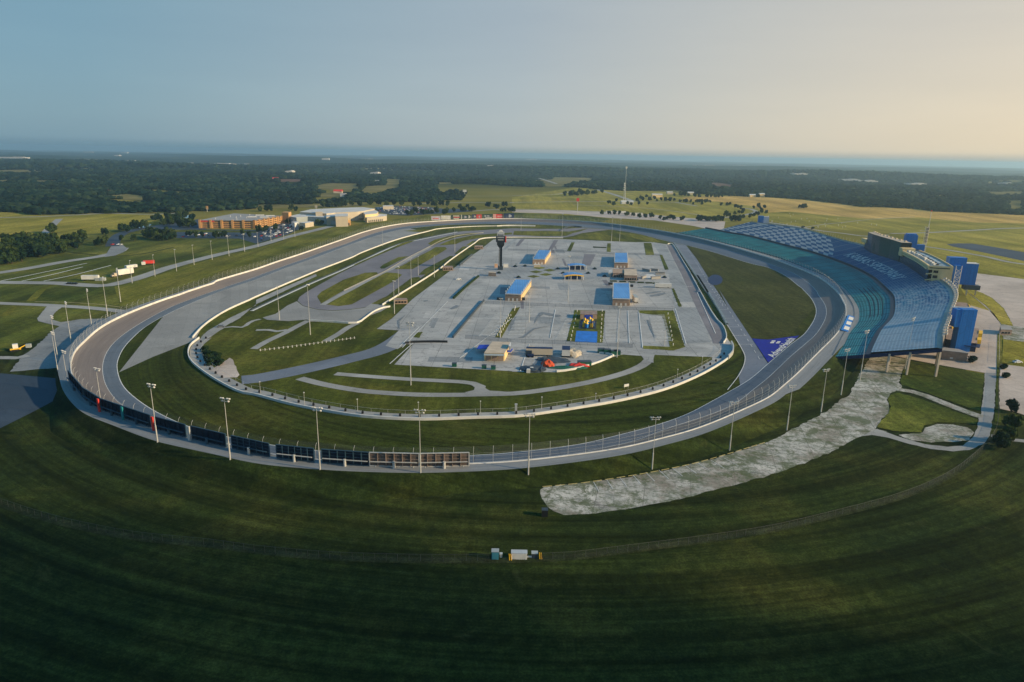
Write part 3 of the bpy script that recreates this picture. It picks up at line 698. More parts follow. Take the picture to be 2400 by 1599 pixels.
patch('left_lot', T('b1', [(545,490),(650,442),(750,425),(980,420),(1010,440),(840,560),(700,700),(640,790),(590,850),(545,872),(90,910),(140,850),(200,770),(300,700),(400,610),(470,540)]), M['lot_left'], 3)
ribbon('slip_road', T('b1', [(-200,268),(0,280),(200,288),(430,297),(800,320),(1050,345),(1250,372)]), 7, M['road'], 4)
patch('slip_link', T('b1', [(440,300),(570,315),(500,370),(470,430),(560,455),(650,442),(545,492),(440,468),(350,445),(342,420),(380,370)]), M['road'], 5)
ribbon('slip_road', T('b1', [(-200,785),(0,780),(180,782),(260,760)]), 5, M['road'], 4)
ribbon('worn_path', T('b1', [(280,260),(340,200),(400,140),(480,108)]), 5, M['grass_bank'], 3)
ribbon('worn_path', T('b1', [(30,400),(90,350),(150,300)]), 4, M['grass_bank'], 3)
ribbon('kerb_line', T('b1', [(320,266),(600,272),(900,290),(1110,318)]), 1.0, M['line_y'], 5)
patch('tunnel_ramp', T('b1', [(20,925),(250,945),(545,972),(570,1100),(560,1142),(300,1280),(0,1430)]) + [G(-300, 1110), G(-300, 860)], M['asph_dark'], 2)  # shade over the ramp is put into its colour by the dark asphalt
for L in (T('c3', [(280,712),(600,682),(900,640),(1200,592),(1450,545),(1700,490)])+T('c3', [(1990,408),(2340,300)]),):
    P = resample(smooth(L, 6), 4.2)
    mb = MB()
    for i in range(0, len(P)-1, 1):
        a = P[i]; b = P[i].lerp(P[i+1], 0.72)
        mb.box(((a.x+b.x)/2, (a.y+b.y)/2, 0.14), ((b-a).length, 0.25, 0.14), math.atan2(b.y-a.y, b.x-a.x))
    tag(mb.build('wheel_stops', M['line_y'], None), kind='structure')
mb = MB()
for i in range(11):
    a = T('c3', [(750+i*120, 670-i*22), (800+i*128, 760-i*24)])
    mb.beam((a[0][0], a[0][1], 0.16), (a[1][0], a[1][1], 0.16), 0.16, 0.02)
tag(mb.build('lot_bay_lines', M['line'], None), kind='structure')

# ------------------------------------------------------------------ infield ground
patch('infield_grass', [rpt(rA+1.0, zA, i) for i in range(0, NT, 3)], M['grass_in'], 0)
WL = (T('b3', [(2030,690),(2030,730),(1990,785),(1900,850),(1700,960),(1400,1080),(1000,1180),(600,1250),(200,1310),(0,1330)])
    + T('b2', [(2000,1340),(1500,1355),(1000,1330),(600,1270),(300,1210),(0,1130)]) + T('b1', [(2200,1100),(2000,1000),(1850,900),(1760,820),(1730,750),(1750,670),(1830,605)]))
turn_in = WL
ii = [i for i in range(NT) if 204 <= deg[i] <= 336]
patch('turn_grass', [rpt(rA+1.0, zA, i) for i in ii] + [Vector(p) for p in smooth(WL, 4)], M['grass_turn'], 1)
WU = (T('b1', [(1770,600),(1850,510),(1950,430),(2100,340),(2300,250)]) + T('b2', [(0,225),(300,95),(550,-10)]) + T('a2', [(650,1205),(870,1120),(1000,1060),(1300,950),(1600,870),(1700,850),(2000,830),(2352,825)]) + T('a3', [(215,828)]))
# runoff: between lane edge and inner wall on the back stretch
jj = [i for i in range(NT) if 112 <= deg[i] <= 214]
run = [rpt(rA+1.0, zA, i) for i in jj] + T('b1', [(1092,916),(1400,775),(1790,622)]) + T('b1', [(1850,510),(1950,430),(2100,340),(2300,250)]) + T('b2', [(300,95)]) + T('a2', [(650,1205),(870,1120),(1000,1060),(1300,950),(1560,880)])
patch('runoff_asphalt', run, M['conc_run'], 2)
patch('far_turn_grass', T('a2', [(1360,868),(1600,850),(1900,832),(2352,812)]) + T('a3', [(230,820),(280,832),(215,845)]) + T('a2', [(2352,842),(2000,848),(1700,862),(1500,880)]), M['grass_bank'], 3)
# service strip behind the inner wall
Wn = smooth(WL, 6)
ribbon('wall_strip', offs(Wn, -3.4), 5.6, M['strip'] if False else M['road'], 3, sm=False)
patch('wall_apron', T('b1', [(1850,590),(1900,540),(2000,480),(2100,420),(2352,300)]) + T('b2', [(0,250),(150,180),(550,10)]) + T('b2', [(560,30),(0,290)]) + T('b1', [(2200,420),(2050,500),(1960,560),(1890,600),(1830,680),(1760,780)]), M['road'], 4)
# road course
course = (T('b2', [(382,258),(400,222),(470,172),(600,100),(760,10)]) + T('a2', [(900,1195),(1050,1125),(1300,1020),(1500,945),(1700,898),(1900,872),(2100,862),(2352,845)]) + T('a3', [(0,845),(280,850),(450,850)])
    + T('a3', [(640,840),(900,858),(790,870),(640,890),(560,915),(470,930),(0,922)]) + T('a2', [(2352,925),(2090,932),(2000,985),(1800,1115),(1600,1240),(1400,1385),(1160,1553)]) + T('b2', [(1080,292),(1000,318),(850,338),(700,346),(560,334),(430,300)]))
patch('road_course', course, M['course'], 3)
isl = [ [(570,1490),(562,1470),(600,1430),(800,1320),(1000,1255),(1110,1248),(1120,1266),(960,1345),(800,1422),(680,1490),(600,1538)],
 [(640,1545),(760,1480),(900,1410),(1180,1250),(1300,1258),(1342,1272),(1300,1312),(1200,1370),(1000,1480),(880,1545),(760,1562)],
 [(1138,1205),(1170,1178),(1310,1110),(1402,1102),(1300,1152),(1180,1215),(1148,1216)],
 [(1255,1220),(1340,1190),(1500,1100),(1600,1050),(1650,1018),(1740,1018),(1755,1035),(1600,1130),(1440,1220)],
 [(1580,985),(1640,950),(1800,910),(1950,890),(2090,885),(2000,902),(1850,925),(1700,972),(1612,1005)],
 [(1680,1000),(1800,950),(2000,908),(2200,893),(2350,884),(2352,900),(2050,935),(1900,962),(1840,990),(1750,1000)],
 [(1490,1275),(1550,1220),(1780,1100),(1815,1100),(1800,1125),(1560,1270)],
 [(1060,1538),(1200,1470),(1430,1300),(1500,1292),(1515,1308),(1340,1430),(1150,1550)],
 [(1820,1082),(1900,1012),(1950,1012),(1875,1080)], [(1930,1002),(1990,962),(2040,957),(1985,1005)],
 [(900,1180),(1100,1090),(1300,1000),(1500,925),(1500,940),(1300,1018),(1060,1122),(920,1188)]]
for L in isl: patch('grass_island', T('a2', L), M['grass_bank'] if len(L) > 7 else M['grass_left'], 5)
for L in ([(60,875),(300,868),(520,875),(700,845),(640,870),(520,900),(300,905),(60,900)], [(470,935),(600,918),(640,900),(780,885),(1150,975),(900,958),(600,945)], [(900,870),(1100,895),(1280,925),(1370,970),(1290,975),(1100,930)], [(20,870),(300,872),(560,890),(500,915),(260,918),(10,905)]):
    patch('grass_island', T('a3', L), M['grass_bank'], 5)
ribbon('course_divider_path', T('b2', [(610,296),(830,175),(1050,60),(1200,-15)])+T('a2', [(1240,1225),(1420,1120),(1600,1018)]), 4.0, M['road'], 6)
patch('hairpin_pad', T('b2', [(60,412),(180,378),(290,300),(375,262),(430,305),(560,338),(700,350),(850,342),(1000,322),(1060,282),(1230,308),(1150,355),(1030,400),(920,455),(700,452),(500,448),(470,430),(300,445),(100,432)]), M['conc_run'], 4)
ribbon('infield_path', T('b2', [(-20,700),(100,630),(260,555),(380,490),(480,440)]), 4.2, M['road'], 3)
ribbon('infield_path', T('b2', [(640,628),(760,560),(840,505),(930,462)]), 4.2, M['road'], 3)
ribbon('infield_path', T('b1', [(1900,600),(2060,500),(2240,500),(2270,470),(2352,430)])+T('b2', [(40,425)]), 2.6, M['road'], 3)
ribbon('infield_path', T('b2', [(0,527),(120,525),(210,540),(290,525)]), 3.6, M['road'], 4)
ribbon('guard_path', T('b2', [(-40,350),(400,145),(770,-15)])+T('a2', [(900,1180),(1300,1000),(1600,930),(1850,880)]), 2.4, M['line'], 4)
ribbon('cart_path', T('b2', [(400,968),(600,1020),(800,1058),(1000,1088),(1250,1108),(1500,1120),(1800,1122),(2050,1118),(2352,1110)])+T('b3', [(200,1090),(500,1045),(800,985),(1050,915),(1200,850),(1255,800)]), 5.0, M['road'], 3)
ribbon('cart_path', T('b2', [(730,928),(1000,950),(1400,978),(1800,998),(1960,1010),(2060,1040),(2060,1080),(1950,1112)]), 4.6, M['road'], 4)
patch('cart_path_fork', T('b2', [(1950,1002),(2060,1030),(2150,1085),(2352,1098),(2352,1120),(2000,1130),(1900,1112),(1990,1090),(2010,1055)]), M['road'], 5)
# tunnel road
ribbon('tunnel_road', T('b1', [(2220,985)])+T('b2', [(0,972),(300,915),(600,850),(850,790),(1100,725),(1250,655),(1380,560),(1480,470)]), 12.5, M['pit'], 3)
patch('tunnel_wing_slab', T('b1', [(1935,895),(2110,782),(2140,800),(2200,940),(2180,962),(2050,968)]), M['conc_warm'], 5)
# paved garage area
P1 = (T('a2', [(2180,948)]) + T('a3', [(0,940),(470,945),(1100,972),(1290,972),(1420,992),(1480,1000)]) + T('b3', [(1630,0),(1780,270),(1930,480),(1970,590),(2010,650),(2030,690),(1960,780),(1840,830),(1840,775),(1310,755),(1300,790),(1300,830),(1215,800),(1190,765),(1020,752),(930,775),(800,830),(600,880),(400,915),(0,910)])
    + T('b2', [(2352,905),(1270,845),(1440,662),(1380,655),(1300,702),(1190,672),(1310,530),(1110,517),(1250,420),(1440,240),(1600,120),(1760,0)]) + T('a2', [(1900,1150),(2050,1050)]))
patch('garage_paving', P1, M['conc'], 4)
patch('pit_road', T('a3', [(1380,978),(1480,978),(1600,1002),(1700,1130),(1800,1290),(1980,1568)]) + T('b3', [(1900,150),(2060,390),(2200,600),(2352,835),(2352,860)]) + [Vector(p) for p in T('b3', [(2250,1000),(2100,1060)])]
    + T('b3', [(2080,930),(2130,850),(2140,770),(2110,700),(2050,600),(1970,470),(1880,330),(1760,140),(1680,10)]) + T('a3', [(1560,1090),(1480,980)]), M['pit'], 3)
patch('pit_stalls', T('a3', [(1470,1000),(1500,1040),(1560,1135),(1640,1265)]) + T('b3', [(1640,10),(1760,220),(1860,390),(1940,530),(1962,600),(1930,655),(1850,650),(1830,600),(1770,480),(1700,340),(1600,110),(1550,0)]) + T('a3', [(1480,1120),(1425,1000)]), M['course'], 6)
patch('pit_lane_slab', T('a3', [(1290,978),(1410,1000),(1560,1300)]) + T('b3', [(1600,130),(1690,330),(1830,640),(1600,650),(1500,350),(1440,20)]) + T('a3', [(1400,1150)]), M['conc2'], 5)
# tri-oval grass and blue painted sponsor triangle
kk = [i for i in range(NT) if deg[i] > 335 or deg[i] < 72]
kk = [i for i in kk if deg[i] > 180]+[i for i in kk if deg[i] < 180]
tri_edge = [rpt(rA-0.2, zA, i) for i in kk]
def clip_tri(lo, hi): 
    out = []
    for p in tri_edge:
        x, y = PR(p.x, p.y, 0)
        if lo <= y <= hi: out.append(p)
    return out
e1 = clip_tri(578, 788)
patch('tri_oval_grass', e1 + T('a3', [(1610,1002),(1700,1130),(1800,1290),(1980,1568)]) + T('b3', [(1900,150),(2060,390),(2200,600)]) + T('b4', [(0,615),(180,602)]), M['grass_tri'], 5)
e2 = clip_tri(782, 858)
logo_pts = e2 + T('b3', [(2352,812),(2290,730),(2205,606)]) + T('b4', [(0,618),(290,578)])
patch('painted_infield_triangle', T('b4', [(288,578),(0,830)]) + T('b3', [(2352,825),(2290,730),(2205,606)]) + T('b4', [(0,616)]), mat('blue_turf_paint', (0.002, 0.014, 0.24), 0.9, 0.12, 0.3), 7)
# ponds, dark round patch beside pit exit
def disc(cx, cy, rx, ry, n=28): return [(cx+rx*math.cos(2*math.pi*i/n), cy+ry*math.sin(2*math.pi*i/n)) for i in range(n)]
patch('dark_paint_circle', T('a3', disc(1868,1320,66,48)), M['navy'], 7)
# slab tint changes inside the garage area
for nm, L, k, t in (('asphalt_strip', [(665,1083),(770,1085),(718,1190),(640,1180)], 'a3', 'course'), ('asphalt_strip', [(385,955),(425,955),(370,1045),(333,1045)], 'a3', 'course'),
    ('asphalt_strip', [(80,945),(118,945),(60,1010),(30,1010)], 'a3', 'course'), ('asphalt_strip', [(20,945),(50,945),(-60,1045),(-90,1045)], 'a3', 'conc2'),
    ('garden_bed', [(1210,980),(1280,980),(1307,1092),(1228,1092)], 'a3', 'grass_left'), ('garden_bed', [(876,984),(908,984),(906,1064),(870,1060)], 'a3', 'grass_left'),
    ('garden_bed', [(546,975),(576,975),(541,1056),(504,1054)], 'a3', 'grass_left'), ('garden_bed', [(745,1012),(868,1018),(868,1028),(745,1024)], 'a3', 'grass_near'),
    ('garden_bed', [(1356,1090),(1380,1090),(1440,1225),(1405,1228)], 'a3', 'grass_left'), ('garden_bed', [(1465,1400),(1490,1400),(1562,1568),(1530,1568)], 'a3', 'grass_left'),
    ('lawn_strip', [(0,330),(75,316),(40,380),(0,432)], 'b3', 'grass_bank'), ('lawn_strip', [(2195,595),(2255,598),(2352,430),(2352,340),(2300,420)], 'b2', 'grass_bank'),
    ('playground_lawn', [(575,343),(855,350),(846,480),(832,645),(502,632)], 'b3', 'grass_left'), ('rubber_surface', [(622,436),(778,440),(772,520),(610,516)], 'b3', 'black'),
    ('blue_court', [(592,535),(784,542),(780,645),(578,637)], 'b3', 'bluecourt'),
    ('corner_island', [(1165,348),(1480,346),(1500,400),(1588,685),(1480,716),(1205,700),(1203,672),(1450,682),(1420,540),(1378,398),(1165,370)], 'b3', 'grass_left'),
    ('service_yard_lawn', [(1440,590),(1470,550),(1535,545),(1500,600)], 'b2', 'grass_left')):
    patch(nm, T(k, L), M[t], 7)
for L in ([(1480,345),(1600,410),(1690,700),(1588,685)],): pass
for cx_, cy_ in ((250,1210),(345,1231),(222,1246),(312,1271),(198,1289)):
    patch('diamond_lawn', T('a3', [(cx_-62, cy_), (cx_, cy_-13), (cx_+62, cy_), (cx_, cy_+13)]), M['grass_left'], 7)
patch('plaza_floor', T('a3', [(-160,1185),(180,1180),(500,1200),(800,1200),(880,1240),(820,1310),(500,1320),(100,1310),(-300,1305),(-300,1240)]), M['conc2'], 6)
patch('winner_circle_floor', T('a3', disc(1275,1282,95,36)), M['conc2'], 7)
patch('winner_circle_disc', T('a3', disc(1265,1284,52,19)), M['roof_pale'], 8)
for cx_ in (930, 1015, 1100, 1180, 1255, 1320):
    patch('hedge_bed', T('a3', [(cx_-32, 1325+(cx_-930)*0.05), (cx_+30, 1325+(cx_-930)*0.05), (cx_+36, 1338+(cx_-930)*0.05), (cx_-26, 1338+(cx_-930)*0.05)]), M['grass_near'], 8)
# painted lines and wear marks on paving
mb = MB()
def seg(t, a, b, wd=0.45, z=0.36):
    p, q = T(t, [a, b]); mb.beam((p[0], p[1], z), (q[0], q[1], z), wd, 0.02)
for t, a, b in (('b2', (1230,840), (1440,650)), ('b2', (1320,680), (1500,500)), ('b2', (1345,690), (1760,265)), ('b3', (985,340), (965,640)), ('b3', (1065,350), (1078,650)), ('b3', (1165,360), (1200,690)),
    ('b3', (400,340), (350,600)), ('b2', (1870,790), (2352,420)), ('b3', (1500,330), (1600,660)), ('b3', (1700,180), (1870,560)), ('b3', (1600,130), (1670,125)), ('b3', (75,910), (160,660))): seg(t, a, b)
for i in range(22):   # bay lines either side of the lawn strips
    y = 345+i*13
    if i < 21: seg('b3', (855, y+3), (985, y+4), 0.9)
    if i > 1 and i < 21: seg('b3', (600-205+(20-i)*7-20*0, y+8), (575-(i*3.6), y+8), 0.9)
    if i < 19: seg('b3', (75+ -i*6, y-10), (195-i*5, y-8), 0.9)
    if i < 17: seg('b2', (2190-i*9, 392+i*12), (2330-i*9, 392+i*12), 0.9)
    if 2 < i < 22: seg('b3', (1250+i*3, y+8), (1390+i*3.6, y+8), 0.9)
tag(mb.build('painted_bay_lines', M['line']), kind='structure')
mb = MB()
edge_l = T('b3', [(1790,0),(1900,150),(2060,390),(2200,600),(2352,835)])
E_ = resample(smooth(T('a3', [(1640,1040),(1700,1130),(1800,1290),(1980,1568)])+edge_l[1:], 6), 6.0)
for i in range(0, len(E_)-1, 2):
    a, b = [p+Vector((-3.0, 0, 0.36)) for p in (E_[i], E_[i+1])]
    mb.beam(a, a.lerp(b, 0.8), 0.22, 0.02)
Lp = resample(smooth(T('b3', [(1970,470),(2050,600),(2110,700),(2140,770),(2130,850),(2080,950),(1980,1080)]), 8), 3)
for a, b in zip(Lp, Lp[1:]): mb.beam(Vector((a.x, a.y, .36)), Vector((b.x, b.y, .36)), 0.32, 0.02)
for i in range(17):
    f = i/16
    a = T('b3', [(1700+(2060-1700)*f*1.02-60, 20+640*f)])[0]; b = T('b3', [(1760+(2215-1760)*f, 20+640*f)])[0]
    if i % 2 == 0: mb.beam((a[0]+4, a[1], .36), (b[0], b[1], .36), 0.20, 0.02)
tag(mb.build('pit_road_lines', M['line']), kind='structure')
P1x = [p[0] for p in P1]; P1y = [p[1] for p in P1]; rq = random.Random(31); npt = 0
tints = [pave_mat('paving_patch_pale', (0.40, 0.395, 0.37), (0.50, 0.485, 0.45), (5, 5), 0.02, joint=.6, stain=.5, seed=51), pave_mat('paving_patch_grey', (0.22, 0.235, 0.235), (0.29, 0.30, 0.295), (6, 6), 0.02, joint=.6, stain=.5, seed=57), M['conc2'], M['course']]
while npt < 46:
    cx0, cy0 = rq.uniform(min(P1x), max(P1x)), rq.uniform(min(P1y), max(P1y)); wx, wy = rq.choice([(4, 30), (14, 18), (2.2, 45), (22, 9), (9, 28), (30, 3)]); 
    cs = [(cx0+a*wx/2, cy0+b*wy/2) for a, b in ((-1, -1), (1, -1), (1, 1), (-1, 1))]
    if not all(inpoly(np.array([c[0]]), np.array([c[1]]), P1)[0] for c in cs): continue
    patch('paving_patch', cs, tints[npt % 4 if wx < 20 else npt % 2], 5); npt += 1
stain = mat('wear_stain', (0.17, 0.19, 0.20), 0.8, 0.25, 0.5)
for t, L in (('b3', [(1230,188),(1300,175),(1370,170),(1368,178),(1300,190),(1235,194)]), ('b3', [(1265,210),(1330,195),(1400,182),(1415,196),(1350,215),(1275,220)]), ('b3', [(250,370),(270,360),(440,392),(460,402),(420,408),(290,382),(230,430),(205,470),(215,430)]),
    ('b3', [(1240,436),(1262,440),(1290,520),(1330,600),(1312,600),(1270,520)]), ('b3', [(50,600),(100,585),(200,510),(350,490),(210,520),(110,600)]), ('b2', [(1780,330),(1840,298),(1870,305),(1850,325),(1800,340)]), ('b3', [(240,790),(300,770),(280,900),(190,900),(200,840)]),
    ('b3', [(330,795),(400,780),(460,825),(400,840),(350,835)]), ('b2', [(1540,258),(1575,250),(1580,262),(1545,268)]), ('b3', [(1690,170),(1730,168),(1732,182),(1695,182)]), ('b2', [(1300,440),(1375,388),(1320,450),(1322,525),(1308,500)])):
    patch('worn_stain', T(t, L), stain, 9)
# tyre marks and seams on the banking
mb = MB()
for i in range(int(NT*0.52), int(NT*0.98), 6):
    if random.random() < 0.55:
        a = lerp(rB, rC, .08)[i]; b = lerp(rB, rC, .9)[i]
    pa = Vector((CX+rA[i]*math.cos(TH[i]), CY+rA[i]*math.sin(TH[i]), zA[i]+0.03)); pb = rpt(rB, zB+0.03, i)
    mb.beam(pa, pb, 0.12, 0.012)
tag(mb.build('apron_seams', M['asph_dark']), kind='structure')

# ------------------------------------------------------------------ woods
def tile(t, L):
    oy = {'a': 320, 'b': 640, 'c': 960}[t[0]]; ox = (int(t[1])-1)*600
    return [(ox+p[0]/3.92, oy+p[1]/3.92) for p in L]
FRONT = tile('a1', [(0,690),(350,722),(800,712),(1400,702),(1800,700)]) + tile('a2', [(0,665),(300,640),(600,618),(1000,606),(1500,604),(1880,590),(1925,548),(1930,520),(1680,511),(1640,440),(1990,432),(2352,458)]) + tile('a3', [(280,468),(560,466),(640,470),(800,488),(1000,500),(1250,502),(1500,492),(1700,528),(1900,540),(2100,552),(2352,560)]) + tile('a4', [(200,570),(400,590),(700,622),(850,650),(1100,652),(1400,672),(1500,690),(1990,705),(2352,724)])
FRONT = [(-400, FRONT[0][1])]+FRONT+[(2800, 520)]
WOODS = FRONT+[(2800, -200), (-400, -200)]
CLEAR = [tile(*c) for c in (('a1', [(840,580),(1000,545),(1200,530),(1350,552),(1395,580),(1300,598),(1100,575)]), ('a1', [(1470,540),(1560,510),(1660,505),(1600,525)]), ('a1', [(160,605),(560,598),(400,618),(200,618)]), ('a1', [(420,560),(700,570),(600,580),(430,570)]), ('a1', [(1320,400),(1440,402),(1440,414),(1330,414)]),
 ('a2', [(0,395),(350,390),(500,395),(480,412),(350,420),(0,412)]), ('a2', [(520,460),(660,430),(970,435),(930,480),(860,505),(700,500),(640,485),(540,480)]), ('a2', [(200,545),(500,530),(700,515),(830,530),(820,562),(300,557)]), ('a2', [(960,505),(1000,460),(1180,450),(1190,380),(1340,385),(1330,460),(1200,490),(1060,522)]),
 ('a2', [(0,630),(700,625),(1000,612),(1000,640),(0,665)]),
 ('a3', [(180,380),(400,365),(700,365),(840,385),(720,402),(560,410),(450,462),(290,460),(280,410),(210,400)]), ('a3', [(1350,415),(1480,420),(1500,432),(1400,432)]), ('a3', [(1720,420),(1900,417),(2100,450),(2200,472),(1900,455)]), ('a3', [(1040,395),(1300,400),(1280,412),(1060,410)]),
 ('a4', [(2190,592),(2352,592),(2352,658),(2220,656)]), ('a4', [(1430,558),(1620,560),(1600,572),(1440,572)]), ('a4', [(1870,530),(2200,500),(2352,500),(2352,535),(1900,540)]), ('a4', [(820,592),(980,588),(970,600),(830,600)]), ('a4', [(2000,420),(2352,415),(2352,430),(2010,432)]))]
NCL = len(CLEAR); rc_ = random.Random(77)
for i in range(80):
    d_ = 2300*(9500/2300)**rc_.random(); a_ = R(rc_.uniform(50, 130)); cx0, cy0 = d_*math.cos(a_), d_*math.sin(a_)
    px0, py0 = PR(cx0, cy0, 0)
    if not inpoly(np.array([px0]), np.array([py0-3]), WOODS)[0]: continue
    rx_, ry_ = rc_.uniform(40, 140)*(1+d_/6000), rc_.uniform(35, 90)*(1+d_/3500); ro = rc_.uniform(-.4, .4); P_ = []
    for k in range(11):
        t_ = 2*math.pi*k/11; q_ = rc_.uniform(.75, 1.15); ex, ey = rx_*math.cos(t_)*q_, ry_*math.sin(t_)*q_
        xx, yy = PR(cx0+ex*math.cos(ro)-ey*math.sin(ro), cy0+ex*math.sin(ro)+ey*math.cos(ro), 0); P_.append((float(xx), float(yy)))
    CLEAR.append(P_)
M['meadow'] = mat('far_meadow', (0.15, 0.14, 0.05), 1.0, 0.3, 0.01, spec=0.0, col2=(0.24, 0.20, 0.08))
M['redfield'] = mat('far_red_field', (0.15, 0.09, 0.065), 1.0, 0.2, 0.01, spec=0.0)
def drape(name, poly, mt):
    "field in a clearing, draped on the rolling ground"
    pts = [G(x, y) for x, y in poly]
    pts = [Vector(p) for p in resample([Vector(p) for p in pts]+[Vector(pts[0])], 60)][:-1]
    bm = bmesh.new(); vs = [bm.verts.new(p) for p in pts]; bm.faces.new(vs)
    bmesh.ops.triangulate(bm, faces=bm.faces)
    for _ in range(3):
        bmesh.ops.subdivide_edges(bm, edges=[e for e in bm.edges if e.calc_length() > 120], cuts=1)
        bmesh.ops.triangulate(bm, faces=bm.faces)
    for v in bm.verts: v.co.z = float(terr(v.co.x, v.co.y))+0.6
    me = bpy.data.meshes.new(name); 
    for f in bm.faces:
        f.normal_update()
        if f.normal.z < 0: f.normal_flip()
    bm.to_mesh(me); bm.free(); me.materials.append(mt)
    o = bpy.data.objects.new(name, me); COL.objects.link(o); tag(o, kind='structure')
for i, c in enumerate(CLEAR): drape('pasture', c, M['redfield'] if i in (5, 12, 13) else M['meadow'])
def woods_mask(X, Y):
    px, py = PR(X, Y, np.zeros_like(X)); m_ = inpoly(px, py, WOODS)
    qx, qy = PR(X, Y, np.full_like(X, 9.0))
    for ci, c in enumerate(CLEAR): m_ &= ~((inpoly(px, py, c) | inpoly(qx, qy, c)) if ci < NCL else inpoly(px, py, c))
    return m_
def crown_mesh(name, seed, n, quad, mt, shape=1.0):
    r = random.Random(seed); mb = MB(); lobes = []
    for i in range(9):
        a = r.uniform(0, 6.28); rr = r.uniform(0.05, 0.62); h = r.uniform(0.32, 0.86)
        lobes.append(Vector((rr*math.cos(a)*(1.1-h*0.55), rr*math.sin(a)*(1.1-h*0.55), h*shape)))
    for i in range(n):
        c = r.choice(lobes); d = Vector((r.gauss(0, 1), r.gauss(0, 1), r.gauss(0, 1))).normalized()
        p = c+d*(0.27*(0.55+0.45*r.random()))
        p.z = max(0.10, p.z)
        t = Vector((r.gauss(0, 1), r.gauss(0, 1), r.gauss(0, 1))).normalized(); nn = (d+t*0.7).normalized()
        u = nn.orthogonal().normalized(); v = nn.cross(u); s_ = quad*r.uniform(0.6, 1.3); rot = r.uniform(0, 3.1)
        u, v = u*math.cos(rot)+v*math.sin(rot), v*math.cos(rot)-u*math.sin(rot)
        mb.add([p-u*s_-v*s_*0.6, p+u*s_-v*s_*0.6, p+u*s_*0.7+v*s_*0.7, p-u*s_*0.7+v*s_*0.7], [(0, 1, 2, 3)])
    return mb
def solid_crown(seed):
    "low-cost lumpy crown for woods seen from a kilometre and more"
    bm = bmesh.new(); bmesh.ops.create_icosphere(bm, subdivisions=2, radius=0.5)
    r = random.Random(seed); 
    ph = [r.uniform(0, 6.28) for _ in range(6)]
    for v in bm.verts:
        d = v.co.normalized()
        k = 1+0.22*math.sin(5*d.x+ph[0])*math.sin(4*d.y+ph[1])+0.18*math.sin(7*d.z+ph[2]+3*d.x)+r.uniform(-0.13, 0.13)
        v.co = Vector((d.x*0.5*k, d.y*0.5*k, 0.52+d.z*0.48*k))
    me = bpy.data.meshes.new('wood_crown'); bm.to_mesh(me); bm.free(); me.materials.append(M['wood']); return me
def scatter_woods():
    pts = []
    for r0, r1, sp in ((600, 2200, 10.5), (2200, 3600, 14.0), (3600, 5600, 20.0)):
        n = int((R(90))*(r1*r1-r0*r0)/2/(sp*sp))
        rad = np.sqrt(rng.uniform(r0*r0, r1*r1, n)); th = rng.uniform(R(45), R(135), n)
        X, Y = rad*np.cos(th), rad*np.sin(th); k = woods_mask(X, Y)
        gap = np.sin(X/63+np.sin(Y/90)*2)+np.sin(Y/71+X/150); k &= gap > -1.55
        X, Y = X[k], Y[k]; s_ = rng.uniform(0.65, 1.3, len(X))*(sp*1.1+1.5)
        pts.append(np.stack([X, Y, terr(X, Y)-0.5, s_], 1))
    return np.concatenate(pts)
WP = scatter_woods(); print('woodland trees', len(WP))
def gn_scatter(name, pts, protos, tall=1.0):
    me = bpy.data.meshes.new(name); me.vertices.add(len(pts)); me.vertices.foreach_set('co', pts[:, :3].ravel())
    at = me.attributes.new('size', 'FLOAT_VECTOR', 'POINT')
    sz = np.stack([pts[:, 3]*rng.uniform(.9, 1.15, len(pts)), pts[:, 3]*rng.uniform(.9, 1.15, len(pts)), pts[:, 3]*rng.uniform(.75, 1.1, len(pts))*tall], 1)
    at.data.foreach_set('vector', sz.ravel()); ai = me.attributes.new('pick', 'INT', 'POINT'); ai.data.foreach_set('value', rng.integers(0, len(protos), len(pts)))
    ar = me.attributes.new('turn', 'FLOAT_VECTOR', 'POINT'); tz = np.zeros((len(pts), 3)); tz[:, 2] = rng.uniform(0, 6.28, len(pts)); ar.data.foreach_set('vector', tz.ravel())
    o = bpy.data.objects.new(name, me); COL.objects.link(o)
    pc = bpy.data.collections.new('tree_shapes')
    for q in protos:
        po = bpy.data.objects.new('tree_shape', q); pc.objects.link(po)
    g = bpy.data.node_groups.new('scatter', 'GeometryNodeTree')
    g.interface.new_socket('Geometry', in_out='INPUT', socket_type='NodeSocketGeometry'); g.interface.new_socket('Geometry', in_out='OUTPUT', socket_type='NodeSocketGeometry')
    N = g.nodes; gi = N.new('NodeGroupInput'); go = N.new('NodeGroupOutput'); ip = N.new('GeometryNodeInstanceOnPoints'); ci = N.new('GeometryNodeCollectionInfo')
    ci.inputs['Collection'].default_value = pc; ci.inputs['Separate Children'].default_value = True; ci.inputs['Reset Children'].default_value = True
    def na(nm, ty):
        a = N.new('GeometryNodeInputNamedAttribute'); a.data_type = ty; a.inputs['Name'].default_value = nm
        return [q for q in a.outputs if q.enabled and q.name == 'Attribute'][0]
    L = g.links; L.new(gi.outputs[0], ip.inputs['Points']); L.new(ci.outputs[0], ip.inputs['Instance']); ip.inputs['Pick Instance'].default_value = True
    L.new(na('pick', 'INT'), ip.inputs['Instance Index']); L.new(na('size', 'FLOAT_VECTOR'), ip.inputs['Scale'])
    er = N.new('FunctionNodeEulerToRotation'); L.new(na('turn', 'FLOAT_VECTOR'), er.inputs[0]); L.new(er.outputs[0], ip.inputs['Rotation'])
    L.new(ip.outputs[0], go.inputs[0])
    md = o.modifiers.new('scatter', 'NODES'); md.node_group = g
    return o
woods = gn_scatter('woodland', WP, [solid_crown(i) for i in range(5)], 0.68)
tag(woods, 'dark green woodland spreading to the horizon behind the fields', 'woodland', kind='stuff')
